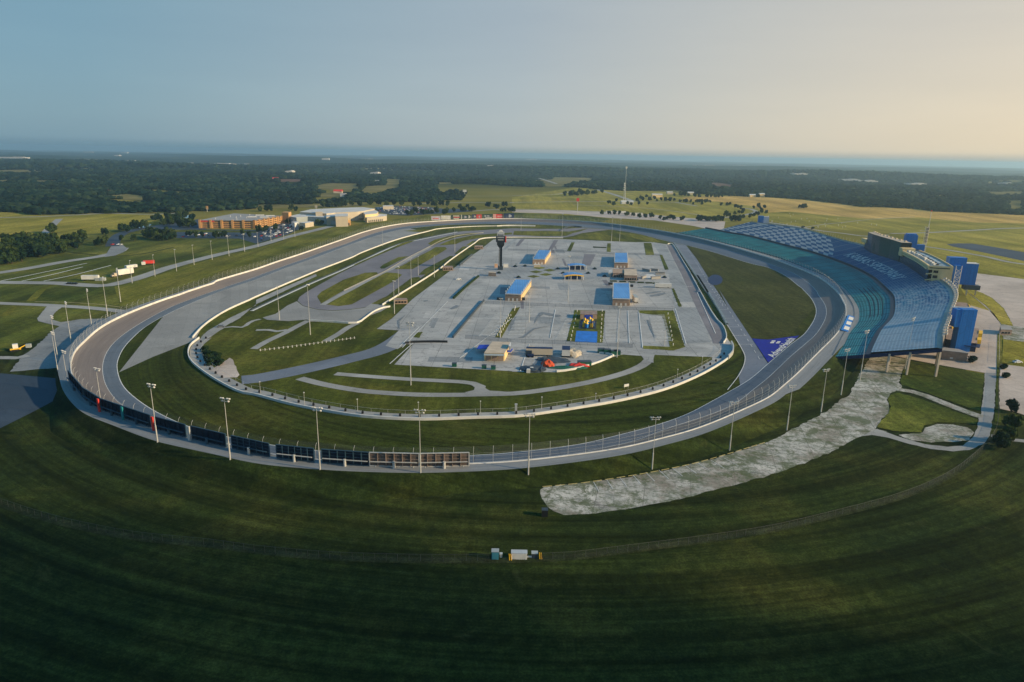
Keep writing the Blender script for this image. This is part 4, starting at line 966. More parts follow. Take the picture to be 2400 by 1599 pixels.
# canopy far away: one bumpy sheet over the ground
def far_canopy():
    rad = np.geomspace(5300, 34000, 290); th = np.linspace(R(46), R(134), 1000)
    A, B = np.meshgrid(rad, th, indexing='ij'); X = A*np.cos(B); Y = A*np.sin(B)
    n1 = np.sin(X/410+2*np.sin(Y/900))+np.sin(Y/530+1.5*np.sin(X/700)+1)+0.8*np.sin(X/190+Y/260)
    hgt = np.clip(n1*6+10, -4, 15)*rng.uniform(0.72, 1.15, X.shape)
    cpx, cpy = PR(X, Y, np.zeros_like(X))
    for c in CLEAR[NCL:]: hgt = np.where(inpoly(cpx, cpy, c), -5, hgt)
    Z = terr(X, Y)+hgt
    v = np.stack([X, Y, Z], -1).reshape(-1, 3); nR, nT = X.shape
    i = np.arange(nR-1)[:, None]*nT+np.arange(nT-1)[None, :]
    f = np.stack([i, i+nT, i+nT+1, i+1], -1).reshape(-1, 4)
    me = bpy.data.meshes.new('distant_woodland'); me.vertices.add(len(v)); me.vertices.foreach_set('co', v.ravel())
    me.loops.add(f.size); me.loops.foreach_set('vertex_index', f.ravel()[::1]); me.polygons.add(len(f)); me.polygons.foreach_set('loop_start', np.arange(len(f))*4); me.polygons.foreach_set('loop_total', np.full(len(f), 4)); me.update(calc_edges=True); me.materials.append(M['wood'])
    o = bpy.data.objects.new('distant_woodland', me); COL.objects.link(o)
    tag(o, 'hazy blue distant woodland along the horizon', 'woodland', kind='stuff')
far_canopy()

# ------------------------------------------------------------------ unseen volume added behind the viewpoint to throw soft shade over the foreground
CM = bpy.data.materials.new('added_shade_volume'); CM.use_nodes = True; cn = CM.node_tree; cn.nodes.clear()
co_ = cn.nodes.new('ShaderNodeOutputMaterial'); cv = cn.nodes.new('ShaderNodeVolumePrincipled'); cv.inputs['Density'].default_value = 0.012; cv.inputs['Color'].default_value = (.9, .9, .92, 1)
cn.links.new(cv.outputs[0], co_.inputs['Volume'])
bm = bmesh.new(); bmesh.ops.create_icosphere(bm, subdivisions=4, radius=1)
for v in bm.verts:
    d = v.co.normalized(); k = 1+.07*math.sin(4*d.x+1)*math.sin(5*d.y)+.05*math.sin(9*d.x-6*d.y+2)
    v.co = Vector((d.x*620*k, d.y*215*k, d.z*60))
me = bpy.data.meshes.new('added_shade_volume'); bm.to_mesh(me); bm.free(); me.materials.append(CM)
cl_o = bpy.data.objects.new('added_shade_volume', me); COL.objects.link(cl_o)
tt = 420/SV.z; cl_o.location = (-60+SV.x*tt, -45+SV.y*tt, 420); cl_o.rotation_euler.z = R(-4)
tag(cl_o, 'unseen volume added behind the viewpoint to shade the foreground', 'added_shade_volume', kind='stuff')

# ------------------------------------------------------------------ air haze
HZ = bpy.data.materials.new('haze'); HZ.use_nodes = True; hn = HZ.node_tree; hn.nodes.clear()
ho = hn.nodes.new('ShaderNodeOutputMaterial'); hv = hn.nodes.new('ShaderNodeVolumePrincipled')
hv.inputs['Density'].default_value = 0.9e-4; hv.inputs['Color'].default_value = (0.60, 0.86, 1.0, 1); hv.inputs['Anisotropy'].default_value = 0.45
hn.links.new(hv.outputs[0], ho.inputs['Volume'])
hz = MB().box((0, 10000, -37.5), (90000, 70000, 325)).build('haze', HZ); tag(hz, kind='stuff', label='thin blue evening haze lying over the land', cat='haze')

# ------------------------------------------------------------------ inner wall, pit wall and other barriers
wall('inner_safety_wall', [Vector(p) for p in WL], 1.15, 0.45, M['white'], 'white concrete wall curving round the near end of the infield', 'wall')
wall('inner_safety_wall', [Vector(p) for p in WU], 1.15, 0.45, M['white'], 'white concrete wall running along the infield side of the left straight', 'wall')
wall('hairpin_wall', T('b2', [(1160,300),(1640,0)])+T('a2', [(1800,1130),(2000,990),(2090,940),(2352,930)])+T('a3', [(200,931),(470,936)]), 1.2, 0.5, M['white'], 'straight white wall between the hairpin course and the garage paving', 'wall')
wall('short_wall', T('b2', [(500,443),(700,455),(918,465)])+T('b2', [(1000,420),(1080,362),(1160,328),(1232,314)]), 1.1, 0.5, M['white'], 'short bent white wall below the course hairpin', 'wall')
wall('divider_wall', T('b2', [(805,168),(1050,50),(1180,-10)])+T('a2', [(1420,1105),(1600,1012),(1700,960),(1850,915),(2090,886)]), 0.8, 0.35, M['conc_run'], 'low pale wall splitting the grass inside the hairpin', 'wall')
wall('ditch_wall', T('b2', [(-40,345),(400,140),(770,-20)])+T('a2', [(900,1175),(1300,995),(1600,925),(1850,876)]), 0.9, 0.5, M['steel_dk'], 'long dark low wall on the grass between left straight and road course', 'wall')
wall('marshal_barrier', T('a3', [(-140,828),(0,822),(215,826)]), 1.6, 0.9, M['white'], 'white barrier blocks on the grass at the far turn', 'barrier')
wall('curved_fence_wall', T('a3', [(440,868),(480,848),(540,830),(600,832),(640,838)]), 1.5, 0.6, M['steel_dk'], 'dark curved barrier at the far end of the road course', 'barrier')
pitw = T('a3', [(1430,992),(1478,996),(1560,1130),(1700,1360)])+T('b3', [(1635,0),(1780,270),(1870,420),(1935,490),(1965,560),(1968,610),(1940,650)])
wall('pit_wall', pitw, 1.1, 0.4, M['white'], 'white wall beside the pit stalls, hooked at its near end', 'wall')
wall('pit_safety_barrier', T('a3', [(1488,985),(1600,1150),(1800,1450)])+T('b3', [(1700,30),(1850,260),(1975,480)]), 1.3, 1.6, mat('barrier_pattern', (0.05, 0.11, 0.13), 0.7, 0.75, 0.9, col2=(0.32, 0.40, 0.42)), 'speckled grey green barrier row between pit wall and pit road', 'barrier')
wall('exit_wall', T('b3', [(2012,660),(2030,700),(2025,750),(1985,795)]), 2.4, 0.6, M['steel'], 'curved fenced wall end at the pit entry', 'wall')
wall('garage_wall', T('a2', [(1870,1190),(1985,1095)]), 2.0, 0.6, M['steel_dk'], 'dark retaining wall edging the car park left of the scoring tower', 'wall')
wall('slope_wall', T('b2', [(1815,240),(1920,140),(2045,35)]), 1.4, 1.4, M['leaf_dk'], 'dark green hedge-like wall slanting beside the garage lane', 'wall')
wall('lot_wall', T('b2', [(1810,600),(1900,490),(2095,260)]), 1.5, 0.6, M['steel_dk'], 'dark wall slanting between the two left car parks', 'wall')
wall('road_edge_wall', T('b2', [(1370,655),(1420,645),(1600,640),(1760,642)]), 1.3, 0.6, M['black'], 'dark low wall along the service yard road', 'wall')
wall('jersey_barrier', T('b3', [(410,912),(500,902),(640,875),(780,830),(880,790),(935,762),(900,750),(800,738)]), 1.0, 0.6, M['white'], 'curved row of white jersey barriers round the service yard', 'barrier')
wall('yard_divider_wall', T('b3', [(305,780),(290,840),(262,915)]), 1.6, 0.35, M['steel_dk'], 'grey block wall between the yard pile and parked truck', 'wall')
# white post fence on the grass mound
P = resample([Vector(p) for p in T('b2', [(40,718),(300,690),(620,645),(905,604)])], 2.3)
pf = empty('post_fence', tuple(P[0]), 'line of short white posts along the crest of the infield grass', 'fence')
for p in P: MB().box((p.x, p.y, 0.6), (0.42, 0.3, 1.1)).build('post', M['white'], pf)
MB().beam(P[0]+Vector((0, 0, .5)), P[-1]+Vector((0, 0, .5)), 0.08, 0.1).build('rail', M['steel'], pf)

def rail_fence(label, P, h, step, mt=None, name='chain_link_fence', top=True, alpha='chain_mesh'):
    P = resample(smooth(P, 6) if len(P) > 2 else [Vector(p) for p in P], step)
    P = [Vector((p.x, p.y, 0.05)) for p in P]
    e = empty(name, tuple(P[len(P)//2]), label, 'fence')
    mt = mt or M['steel']
    order = sorted(range(len(P)), key=lambda i: P[i].x**2+P[i].y**2); extra = MB()
    for k, i in enumerate(order):
        mb = MB() if k < 100 else extra
        mb.tube(P[i], P[i]+Vector((0, 0, h)), 0.04, n=5)
        if k < 100: mb.build('fence_post', mt, e)
    if len(order) > 100: tag(extra.build('fence_posts', mt, e), kind='stuff')
    mb = MB()
    for a, b in zip(P, P[1:]): mb.tube(a+Vector((0, 0, h)), b+Vector((0, 0, h)), 0.035, n=4, cap=False)
    mb.build('rail', mt, e)
    MB().sheet([P, [p+Vector((0, 0, h)) for p in P]]).build('fence_mesh', MC[alpha], e)
    return e
mat('chain_mesh_blue', (0.12, 0.16, 0.20), 0.7, 0.0, alpha=0.30, metal=0.2)
mat('chain_mesh_dark', (0.06, 0.07, 0.06), 0.7, 0.0, alpha=0.20, metal=0.2)
FD = mat('dull_steel', (0.06, 0.065, 0.058), 0.7, 0.2, 0.5, metal=0.1)
rail_fence('left half of the long chain-link fence crossing the dark foreground grass', [G(-120, 1140)]+T('c1', [(0,870),(400,1000),(800,1100),(1300,1190),(1900,1250)])+T('c2', [(0,1310),(600,1365),(1200,1390),(1700,1396),(2140,1392)]), 2.0, 2.9, FD, alpha='chain_mesh_dark')
rail_fence('right half of the long chain-link fence curving up to the service road', T('c3', [(270,1385),(600,1365),(1000,1315),(1700,1225),(2352,1125)])+T('c4', [(600,985),(1200,820),(1600,650),(1850,480),(2050,280),(2108,120)])+T('b4', [(2112,1150),(2118,900)]), 2.0, 2.9, FD, alpha='chain_mesh_dark')
rail_fence('fence in front of the blue-roofed garages', T('b3', [(-250,285),(0,295),(400,312),(800,330),(1200,345),(1480,352)]), 2.2, 6.0, M['steel_dk'], alpha='chain_mesh_blue')
rail_fence('fence behind the service yard below the parking bays', T('b2', [(1925,608),(2352,640)])+T('b3', [(0,640),(300,650),(700,668),(1105,690)]), 2.2, 6.0, M['steel_dk'], alpha='chain_mesh_blue')
rail_fence('fence at the far side of the garage paving', T('a3', [(-40,1050),(300,1058),(700,1072),(1000,1085),(1370,1100)]), 2.2, 8.0, M['steel_dk'], alpha='chain_mesh_blue')
rail_fence('inner fence behind the white wall round the near infield turn', [p-Vector((0, 0, 0)) for p in offs(Wn, -6.2)], 1.6, 7.0, M['steel'])
rail_fence('fence along the concourse road at the far right', T('b4', [(2125,480),(2122,600),(2120,830)]), 2.0, 5.0, M['steel'])

# dark blocks at regular steps behind the inner wall
P = resample(offs(Wn, -3.6), 7.6)
P = [p for p in P if True][2:]
proto = None
P.sort(key=lambda p: PR(p.x, p.y, 0)[0])
n_ = len(P)
for i, p in enumerate(P):
    if proto is None:
        proto = MB().box((0, 0, 0.62), (1.1, 1.0, 1.1)).add([(-.55, -.5, 1.17), (.55, -.5, 1.17), (.4, .3, 1.5), (-.4, .3, 1.5)], [(0, 1, 2, 3)]).build('tyre_stack', M['rubber']); o = proto
    else: o = copy_tree(proto)
    o.location = (p.x, p.y, 0.1); o.scale = (.7, .7, .8)
    tag(o, 'dark tyre stack behind the inner wall of the near turn, %s from the left' % nth(i), 'tyre stack', 'tyre stacks behind the inner wall')

# ------------------------------------------------------------------ light masts
def mast(h, kind):
    t = empty('light_mast', (0, 0, 0), 'x', 'light mast', 'floodlight masts round the speedway')
    MB().tube((0, 0, 0), (0, 0, h*0.32), 0.26, 0.22, n=8).build('mast_base', M['steel'], t)
    MB().tube((0, 0, h*0.32), (0, 0, h), 0.13, 0.08, n=8).build('pole', M['steel'], t)
    if kind == 'track':
        mb = MB(); mb.beam((-1.7, 0, h), (1.7, 0, h), 0.12, 0.12); mb.beam((-1.3, 0, h-0.8), (1.3, 0, h-0.8), 0.12, 0.12); mb.build('crossarm', M['steel'], t)
        for x, z in ((-1.5, h), (-.75, h), (.75, h), (1.5, h), (-1.1, h-.85), (1.1, h-.85)):
            MB().tube((x, 0.05, z+0.25), (x*1.05, 0.5, z-0.12), 0.12, 0.34, n=8).build('floodlight', M['steel'], t)
    else:
        MB().beam((-0.9, 0, h), (0.9, 0, h), 0.10, 0.10).build('crossarm', M['steel'], t)
        for x in (-.8, 0, .8): MB().tube((x, 0.05, h+0.15), (x, 0.5, h-0.15), 0.12, 0.30, n=8).build('floodlight', M['steel'], t)
    return t
POLES = [ # base px, top px, base height, type
 ((240,966),(223.5,864.5),3.8,'track'), ((370,1042),(349,902),3.8,'track'), ((540,1082),(522.5,935),3.8,'track'), ((750.5,1107),(739,957),3.8,'track'), ((985.7,1114.5),(981,962),3.8,'track'), ((1238,1113),(1239.5,971.6),3.0,'track'),
 ((1528,1100),(1534.7,979),.05,'track'), ((1709.7,1056),(1721.7,943),.05,'track'), ((1844,1008.6),(1856.6,904),.05,'track'), ((1924,966),(1937.8,866.5),.05,'track'), ((1971,925.7),(1988,819),.05,'track'), ((2015,891),(2032.6,776),.05,'track'), ((2121,865.8),(2145.7,746),.05,'track'),
 ((162,918),(146.7,823.7),.05,'track'), ((139,890),(117,780),.05,'track'), ((136.5,846.6),(116,742),.05,'track'), ((167,803),(149,709),.05,'track'), ((215.6,767.6),(199,679),.05,'track'), ((252.5,742),(238.5,651),.05,'track'), ((283,708),(271,630),.05,'track'),
 ((310,664),(305,611),.05,'lot'), ((363.5,648),(359,597.5),.05,'lot'), ((414,636),(408,585),.05,'lot'), ((455,621),(452,574.6),.05,'lot'), ((497.5,609.5),(495,565),.05,'lot'), ((537,600.6),(534,555),.05,'lot'), ((573.5,590),(570,547.5),.05,'lot'), ((605,579),(603,545),.05,'lot'), ((635.5,566),(633.7,532),.05,'lot'), ((665,561),(663,525),.05,'lot'), ((691.5,556),(690,516),.05,'lot'),
 ((727.5,785),(720,668),.05,'lot'), ((655,750),(651,672),.05,'lot'), ((963,903),(958,757),.05,'track'), ((924.5,735.7),(920,659),.05,'lot'), ((934.7,695),(931.6,626),.05,'lot'), ((964,673),(962.5,605),.05,'lot'), ((980.5,646),(979,601),.05,'lot'), ((897,577),(896,530),.05,'lot'), ((1018,650),(1016.5,600),.05,'lot'), ((1066,590),(1065,532),.05,'lot'),
 ((1331,709),(1334,601),.05,'lot'), ((1446,838),(1452.6,720),.05,'lot'), ((1317,558),(1318,502),.05,'lot'), ((1433,567),(1434,509),.05,'lot'), ((1452,566),(1453,514),.05,'lot'), ((1240,755),(1240.5,686),.05,'lot'), ((1172.5,792),(1172,700),.05,'lot'), ((1557,810),(1560,775),.05,'lot'), ((1221,540),(1221,510),.05,'lot')]
pt = mast(21.2, 'track'); pl_ = mast(17.4, 'lot'); used = {'track': 0, 'lot': 0}
def zone(x, y):
    if y > 880 and x < 600: return 'beside the near left turn of the track'
    if y > 860 and x < 1000 and y > 1000: return 'on the near outer edge of the track'
    if y > 1000: return 'outside the near right of the track'
    if x > 1800: return 'between right turn and weathered lot'
    if x < 300 and y > 700: return 'at the left outside the track wall'
    if x < 700 and y < 670: return 'along the access road on the far left'
    return 'in the infield'
byz = {}
for q in POLES: byz.setdefault(zone(*q[0]), []).append(q)
for zn, L in byz.items():
    L.sort(key=lambda q: q[1][0])
    for i, (b, tpx, z, kd) in enumerate(L):
        g_ = G(b[0], b[1], z); hh = topz(g_, tpx[1]); pr_, h0 = (pt, 21.2) if kd == 'track' else (pl_, 17.4)
        o = pr_ if not used[kd] else copy_tree(pr_); used[kd] = 1
        o.location = g_; o.scale = (1, 1, hh/h0)
        d = Vector((CX-g_[0], CY-g_[1])); o.rotation_euler.z = math.atan2(d.y, d.x)-math.pi/2
        tag(o, 'tall floodlight mast %s, %s from the left' % (zn, nth(i)), 'light mast')
# thin speaker poles along the inner wall
sp_ = [((609.4,768),(609.4,0))]
SP = [T('b2', [(42,1108),(447,1215),(935,1275),(1493,1290),(2062,1290)]), T('b3', [(272,1252),(768,1178),(1515,990),(1742,868)])]
SPt = [(1000,1098,1160,1188,1178), (1140,1130,885,770)]
k = 0; pr_ = None
for Ps, Ts in zip(SP, SPt):
    for p, ty in zip(Ps, Ts):
        h = max(3.5, topz(p, 640+ty/3.92))
        if pr_ is None:
            pr_ = empty('speaker_pole', (0, 0, 0), 'x', 'pole', 'thin poles behind the inner wall')
            MB().tube((0, 0, 0), (0, 0, 8), 0.09, 0.06, n=6).build('pole', M['steel'], pr_); MB().box((0, 0, 8.2), (0.45, 0.35, 0.5)).build('speaker', M['white'], pr_); o = pr_
        else: o = copy_tree(pr_)
        o.location = p; o.scale = (1, 1, h/8.2)
        tag(o, 'thin speaker pole just inside the near infield wall, %s from the left' % nth(k), 'pole'); k += 1

# ------------------------------------------------------------------ scoring tower
tb = G(1172.7, 632.6); TW = empty('scoring_tower', tb, 'tall black scoring pylon with a wide screen head standing in the garage area', 'tower')
x, y = tb[0], tb[1]
mb = MB(); 
for sx in (-1, 1):
    for sy in (-1, 1): mb.beam((x+sx*1.2, y+sy*1.2, 0), (x+sx*1.2, y+sy*1.2, 21), 0.5, 0.5)
mb.box((x, y, 10.5), (2.0, 2.0, 21)); mb.build('shaft', M['black'], TW)
for sx in (-1,):
    for i in range(18):
        MB().box((x+sx*0.75, y-1.42, 3.2+i*0.95), (0.55, 0.1, 0.5)).build('position_number', M['steel'], TW)
MB().box((x, y, 1.6), (4.6, 4.2, 3.2)).build('tower_base', M['steel_dk'], TW)
mb = MB(); mb.add([(x-1.5, y-1.5, 20), (x+1.5, y-1.5, 20), (x+1.5, y+1.5, 20), (x-1.5, y+1.5, 20), (x-3.2, y-2.4, 22.4), (x+3.2, y-2.4, 22.4), (x+3.2, y+2.4, 22.4), (x-3.2, y+2.4, 22.4)],
  [(0, 1, 5, 4), (1, 2, 6, 5), (2, 3, 7, 6), (3, 0, 4, 7), (3, 2, 1, 0)]); mb.box((x, y, 23.6), (6.4, 4.8, 2.4)); mb.build('head_bracket', M['black'], TW)
MB().box((x, y, 27.4), (8.2, 4.6, 5.2)).build('sign_box', M['black'], TW)
for dz, ln in ((28.9, 5.8), (26.9, 5.0)): 
    MB().box((x, y-2.36, dz), (ln, 0.12, 0.7)).build('sign_stripe', M['steel'], TW)
MB().box((x+4.5, y, 27.2), (0.8, 4.4, 5.0)).build('side_panel', M['red'], TW)
MB().box((x+4.93, y, 27.2), (0.08, 2.2, 2.6)).build('side_emblem', M['white'], TW)
MB().box((x-0.1, y, 31.9), (6.4, 2.6, 3.8)).build('screen', mat('pale_screen', (0.42, 0.43, 0.42), 0.6, 0.25, 1.2), TW)
MB().box((x-0.1, y-1.33, 31.0), (5.2, 0.1, 0.9)).build('screen_text_band', M['steel_dk'], TW)
MB().tube((x-0.1, y+.9, 33.4), (x-0.1, y-.9, 33.4), 1.9, n=20).build('crest', M['white'], TW)

# ------------------------------------------------------------------ billboards standing along the near outer edge (backs towards us)
BX = [(143,196,0),(199,238,0),(242,293,0),(298,358,0),(365,439,0),(447,532,0),(538,633,0),(641,741,0),(753,859,0),(868,980,1),(988,1100,1)]
rb = rC+1.9; zb = zC+0.85
def ring_at_px(px):
    best = None
    for i in range(int(NT*0.5), NT):
        p = rpt(rb, zb, i); x, yy = PR(p.x, p.y, p.z+3)
        if yy > 840:
            d = abs(x-px)
            if best is None or d < best[0]: best = (d, i)
    return best[1]
framem = mat('billboard_frame_shaded', (0.03, 0.07, 0.10), 0.6, 0.2, 0.5)
for k, (x0, x1, lit) in enumerate(BX):  # sunlight and shade on the backs are put into panel and frame colours
    if k == 0: i0 = min(range(int(NT*.5), NT), key=lambda i: abs(PR(*rpt(rb, zb, i))[1]-892)+(0 if PR(*rpt(rb, zb, i))[0] < 400 else 999)); i1 = ring_at_px(x1)
    else: i0, i1 = ring_at_px(x0), ring_at_px(x1)
    P = resample([rpt(rb, zb, i) for i in range(min(i0, i1), max(i0, i1)+1)], n=9)
    a, b = P[0], P[-1]; mid = (a+b)/2; z0 = mid.z+0.3; H = 4.5
    e = empty('trackside_billboard', (mid.x, mid.y, mid.z-0.1), 'x', 'billboard', 'billboards seen from behind along the near turn')
    tag(e, ('billboard back in sunlit brown colours with bright steel border, %s from the right end of the row' % ('second' if k == 9 else 'first')) if lit else
        'billboard back in shaded dark blue colours on the near track edge, %s from the left end' % nth(k), 'billboard')
    nrm = Vector(((b-a).y, -(b-a).x, 0)).normalized()
    if nrm.dot(mid-Vector((CX, CY, mid.z))) < 0: nrm = -nrm     # outward
    L = (b-a).length; ang = math.atan2((b-a).y, (b-a).x)
    def at(t, h, o=0.0): q = a.lerp(b, t)+nrm*o; return Vector((q.x, q.y, z0+h))
    MB().box(at(.5, H/2), (L, 0.18, H), ang).build('panel', mat('board_back_sunlit', (0.11, 0.085, 0.07), .8, .3, .4) if lit else mat('board_back_shaded', (0.006, 0.014, 0.03), .7, .3, .4), e)
    fr = M['steel'] if lit else framem
    mb = MB()
    for h in (0.0, H): mb.beam(at(0, h, .15), at(1, h, .15), 0.34, 0.26)
    for t in (0, 1): mb.beam(at(t, 0, .15), at(t, H, .15), 0.3, 0.3)
    mb.build('border', fr, e)
    mb = MB()
    for j in range(1, 6): mb.beam(at(j/6, 0.1, .32), at(j/6, H-.1, .32), 0.22, 0.3)
    for h in (1.3, 2.5, 3.7): mb.beam(at(0.01, h, .24), at(.99, h, .24), 0.10, 0.12)
    mb.build('frame_grid', M['brick2'] if lit else framem if k > 5 else MC['board_back_shaded'], e)
    MB().beam(at(0.03, 1.75, .95), at(.97, 1.75, .95), 0.5, 0.16).build('catwalk', M['steel'] if k > 6 else framem, e)
    MB().tube(at(.5, -1.9, 1.0), at(.5, 2.0, 1.0), 0.45, n=10).build('support_post', M['steel'] if k > 5 else framem, e)
    for t in (.12, .88): MB().tube(at(t, -1.3, .3), at(t, 0.2, .3), 0.14, n=6).build('leg', fr, e)
cols = {2: 'red', 3: 'teal', 4: 'red', 5: 'steel', 6: 'blue_court_post'}
names = {2: 'red', 3: 'teal', 4: 'second red', 5: 'grey'}
for k, c in ((2, 'red'), (3, 'teal'), (4, 'red'), (5, 'steel')):
    i_ = ring_at_px((BX[k][0]+BX[k-1][1])/2); p = rpt(rb+1.3, zb, i_); 
    o = MB().box((p.x, p.y, p.z+2.4), (0.9, 0.5, 5.4), TH[i_]+math.pi/2).build('corner_panel', M[c])
    lift(o, {2: 'left red upright panel between two dark billboards', 3: 'teal upright panel between two dark billboards', 4: 'right red upright panel between two dark billboards', 5: 'grey upright panel between two dark billboards'}[k], 'panel')
# advertising boards on the far turn (fronts towards us)
def spec_board(x0, x1, y0, y1, base, label, marks, k):
    za = 4.0
    a = Vector(G(x0, y1, za)); b = Vector(G(x1, y1-2 if False else y1, za)); h = topz((a.x, a.y, za), y0)
    e = empty('advertising_board', ((a.x+b.x)/2, (a.y+b.y)/2, za-.5), label, 'billboard', 'advertising boards on the far turn')
    ang = math.atan2((b-a).y, (b-a).x); L = (b-a).length; c = (a+b)/2
    MB().box((c.x, c.y, za+h/2), (L, 0.4, h), ang).build('panel', base, e)
    for t in (.15, .85): 
        q = a.lerp(b, t); MB().box((q.x, q.y+1.0, za-1.5+h/2), (0.5, 0.5, h+3)).build('leg', M['steel_dk'], e)
    for (u0, u1, v0, v1, m_, shp) in marks:
        q0 = a.lerp(b, u0); q1 = a.lerp(b, u1); qc = (q0+q1)/2
        if shp == 'box': MB().box((qc.x, qc.y-.26, za+h*(v0+v1)/2), (L*(u1-u0), 0.1, h*(v1-v0)), ang).build('printed_mark', m_, e)
        else:
            n = 14; pts = [(qc.x+math.cos(2*math.pi*i/n)*L*(u1-u0)/2, qc.y-.3, za+h*(v0+v1)/2+math.sin(2*math.pi*i/n)*h*(v1-v0)/2) for i in range(n)]
            MB().add(pts, [tuple(range(n))]).build('printed_mark', m_, e)
W, Rd, Dk = M['white'], M['red'], M['navy']
gk = mat('dark_green_panel', (0.03, 0.06, 0.045), 0.8, 0.1, 0.3); pkp = mat('pale_pink_panel', (0.55, 0.50, 0.54), 0.7, 0.15, 0.3); yl = mat('cream_print', (0.75, 0.68, 0.5), 0.7, 0.1, 0.4)
spec_board(1011, 1032.5, 507, 516.2, pkp, 'pale lilac advertising board at the left end of the far row', [(.15, .8, .3, .5, Rd, 'box')], 0)
spec_board(1034, 1056, 505.5, 515, W, 'plain white advertising board, second in the far row', [(.25, .6, .35, .6, yl, 'box')], 1)
spec_board(1057.5, 1080, 504, 514, gk, 'dark green advertising board with cream and red stripes', [(.2, .85, .65, .85, yl, 'box'), (.25, .9, .35, .55, Rd, 'box'), (.25, .8, .1, .25, yl, 'box')], 2)
spec_board(1081, 1104.5, 503.5, 513.5, gk, 'dark advertising board with white bar and gold flower mark', [(.0, .07, .0, 1., W, 'box'), (.16, .55, .2, .75, pkp, 'disc'), (.6, .92, .15, .9, yl, 'disc')], 3)
spec_board(1106, 1129, 502.8, 512.8, Dk, 'advertising board with red right half and cream mark', [(.45, 1., .02, .98, Rd, 'box'), (.05, .42, .3, .75, yl, 'disc'), (.55, .85, .25, .75, pkp, 'disc')], 4)
spec_board(1130.5, 1154, 502.3, 512.5, gk, 'dark advertising board with white scrawl across it', [(.1, .4, .4, .8, W, 'disc'), (.3, .95, .15, .3, W, 'box'), (.45, .7, .5, .7, pkp, 'box')], 5)
spec_board(1155.5, 1179.5, 502, 511.8, Rd, 'red and pink advertising board near the right end of the far row', [(.0, .3, .02, .98, mat('pink_print', (0.7, 0.35, 0.3), 0.7, 0.1, 0.3), 'box'), (.4, .92, .4, .6, mat('pink_print', (0.7, 0.35, 0.3)), 'box')], 6)
spec_board(1181, 1205, 500.5, 512, Dk, 'dark blue advertising board with white oval badge', [(.25, .75, .2, .8, W, 'disc')], 7)
# start line boards on the right wall
a = Vector(T('b4', [(655,540)], 4.0)[0]); b = Vector(T('b4', [(722,402)], 4.0)[0]); L = (b-a).length; ang = math.atan2((b-a).y, (b-a).x); c = (a+b)/2
e = empty('wall_banner', tuple(c), 'blue banner with three white squares leaning on the right turn wall', 'banner')
sl = Matrix.Rotation(ang, 3, 'Z')
MB().box((c.x+3, c.y-1.0, 4.6), (L, 5.0, 0.25), ang, 0, R(12)).build('panel', M['blue_wall'], e)
for t in (.18, .5, .82):
    q = a.lerp(b, t); MB().box((q.x+3, q.y-1.0, 4.78), (L*.2, 2.8, 0.1), ang, 0, R(12)).build('white_square', M['white'], e)

# ------------------------------------------------------------------ grandstand
S0p = Q(1700, 500, 6.533, [(0,470),(300,545),(700,650),(1000,760),(1300,880),(1500,960),(1700,1100),(1880,1300),(1960,1450)], 3.6)
far0 = T('a3', [(1500,888),(1700,925)], 3.6)
S0p = far0 + S0p + T('b4', [(790,430),(765,490),(700,540),(640,680),(590,770)], 3.6)
S1p = T('a3', [(1640,835),(1800,850)], 8.5) + Q(1700, 500, 6.533, [(0,300),(300,345),(600,420),(900,500),(1200,575),(1500,670),(1800,780),(2000,870),(2200,980)], 8.5) + T('b4', [(980,80),(1090,190),(1120,230),(1110,400)], 8.5)+T('b4', [(1000,530)], 8.0)+T('b4', [(905,705)], 7.2)
S3p = T('a3', [(1995,800),(2150,790)], 19) + Q(1700, 500, 6.533, [(500,135),(700,178),(1000,213),(1300,280),(1560,360),(1900,455),(2150,520)], 19) + [G(2205, 663, 18.5)] + T('b4', [(1605,400)], 17)+T('b4', [(1550,545)], 15.5)
# use the plan curve of the front edge and keep the depths smooth
F0 = resample(smooth([Vector(p) for p in S0p], 6), n=241)
for _ in range(60): F0 = [F0[0]]+[(F0[i-1]+F0[i]*2+F0[i+1])/4 for i in range(1, 240)]+[F0[240]]
def fit_depth(F, P, zdef):
    "distance of traced line P from F along F's normal, as function of station"
    N = normals2(F); P = resample(smooth([Vector(p) for p in P], 8), 1.0); out = []
    s = -1 if (Vector((300, 650, 0))-F[len(F)//2]).dot(N[len(F)//2]) < 0 else 1
    for p, n in zip(F, N):
        n = n*s; best = None
        for q in P:
            d = q-p; along = abs(d.x*n.y-d.y*n.x); dep = d.x*n.x+d.y*n.y
            if dep > 0 and (best is None or along < best[0]): best = (along, dep, q.z)
        out.append(best)
    return s, out
sg, D1 = fit_depth(F0, S1p, 8.5); _, D3 = fit_depth(F0, S3p, 19)
def sm1(a, k=17):
    a = np.array(a, float); w_ = np.hanning(k+2)[1:-1]; w_ /= w_.sum(); return np.convolve(np.pad(a, k//2, 'edge'), w_, 'valid')
d1 = sm1([q[1] for q in D1]); d3 = sm1([q[1] for q in D3]); z1 = sm1([q[2] for q in D1]); z3 = sm1([q[2] for q in D3])
print('depth1', [round(float(v)) for v in d1[::30]], 'depth3', [round(float(v)) for v in d3[::30]], 'align', [round(q[0], 1) for q in D3[::30]])
NS = normals2(F0)
def stand_pt(i, dep, z): p = F0[i]+NS[i]*sg*dep; return Vector((p.x, p.y, z))
n0u = next(i for i in range(241) if D3[i][0] < 1.0)     # upper deck starts where its traced top edge exists
GS = empty('grandstand', tuple(F0[120]), 'huge curved grandstand with teal lower seats and blue and white upper seats', 'grandstand')
SEG = np.concatenate([[0], np.cumsum([(F0[i+1]-F0[i]).length for i in range(240)])])
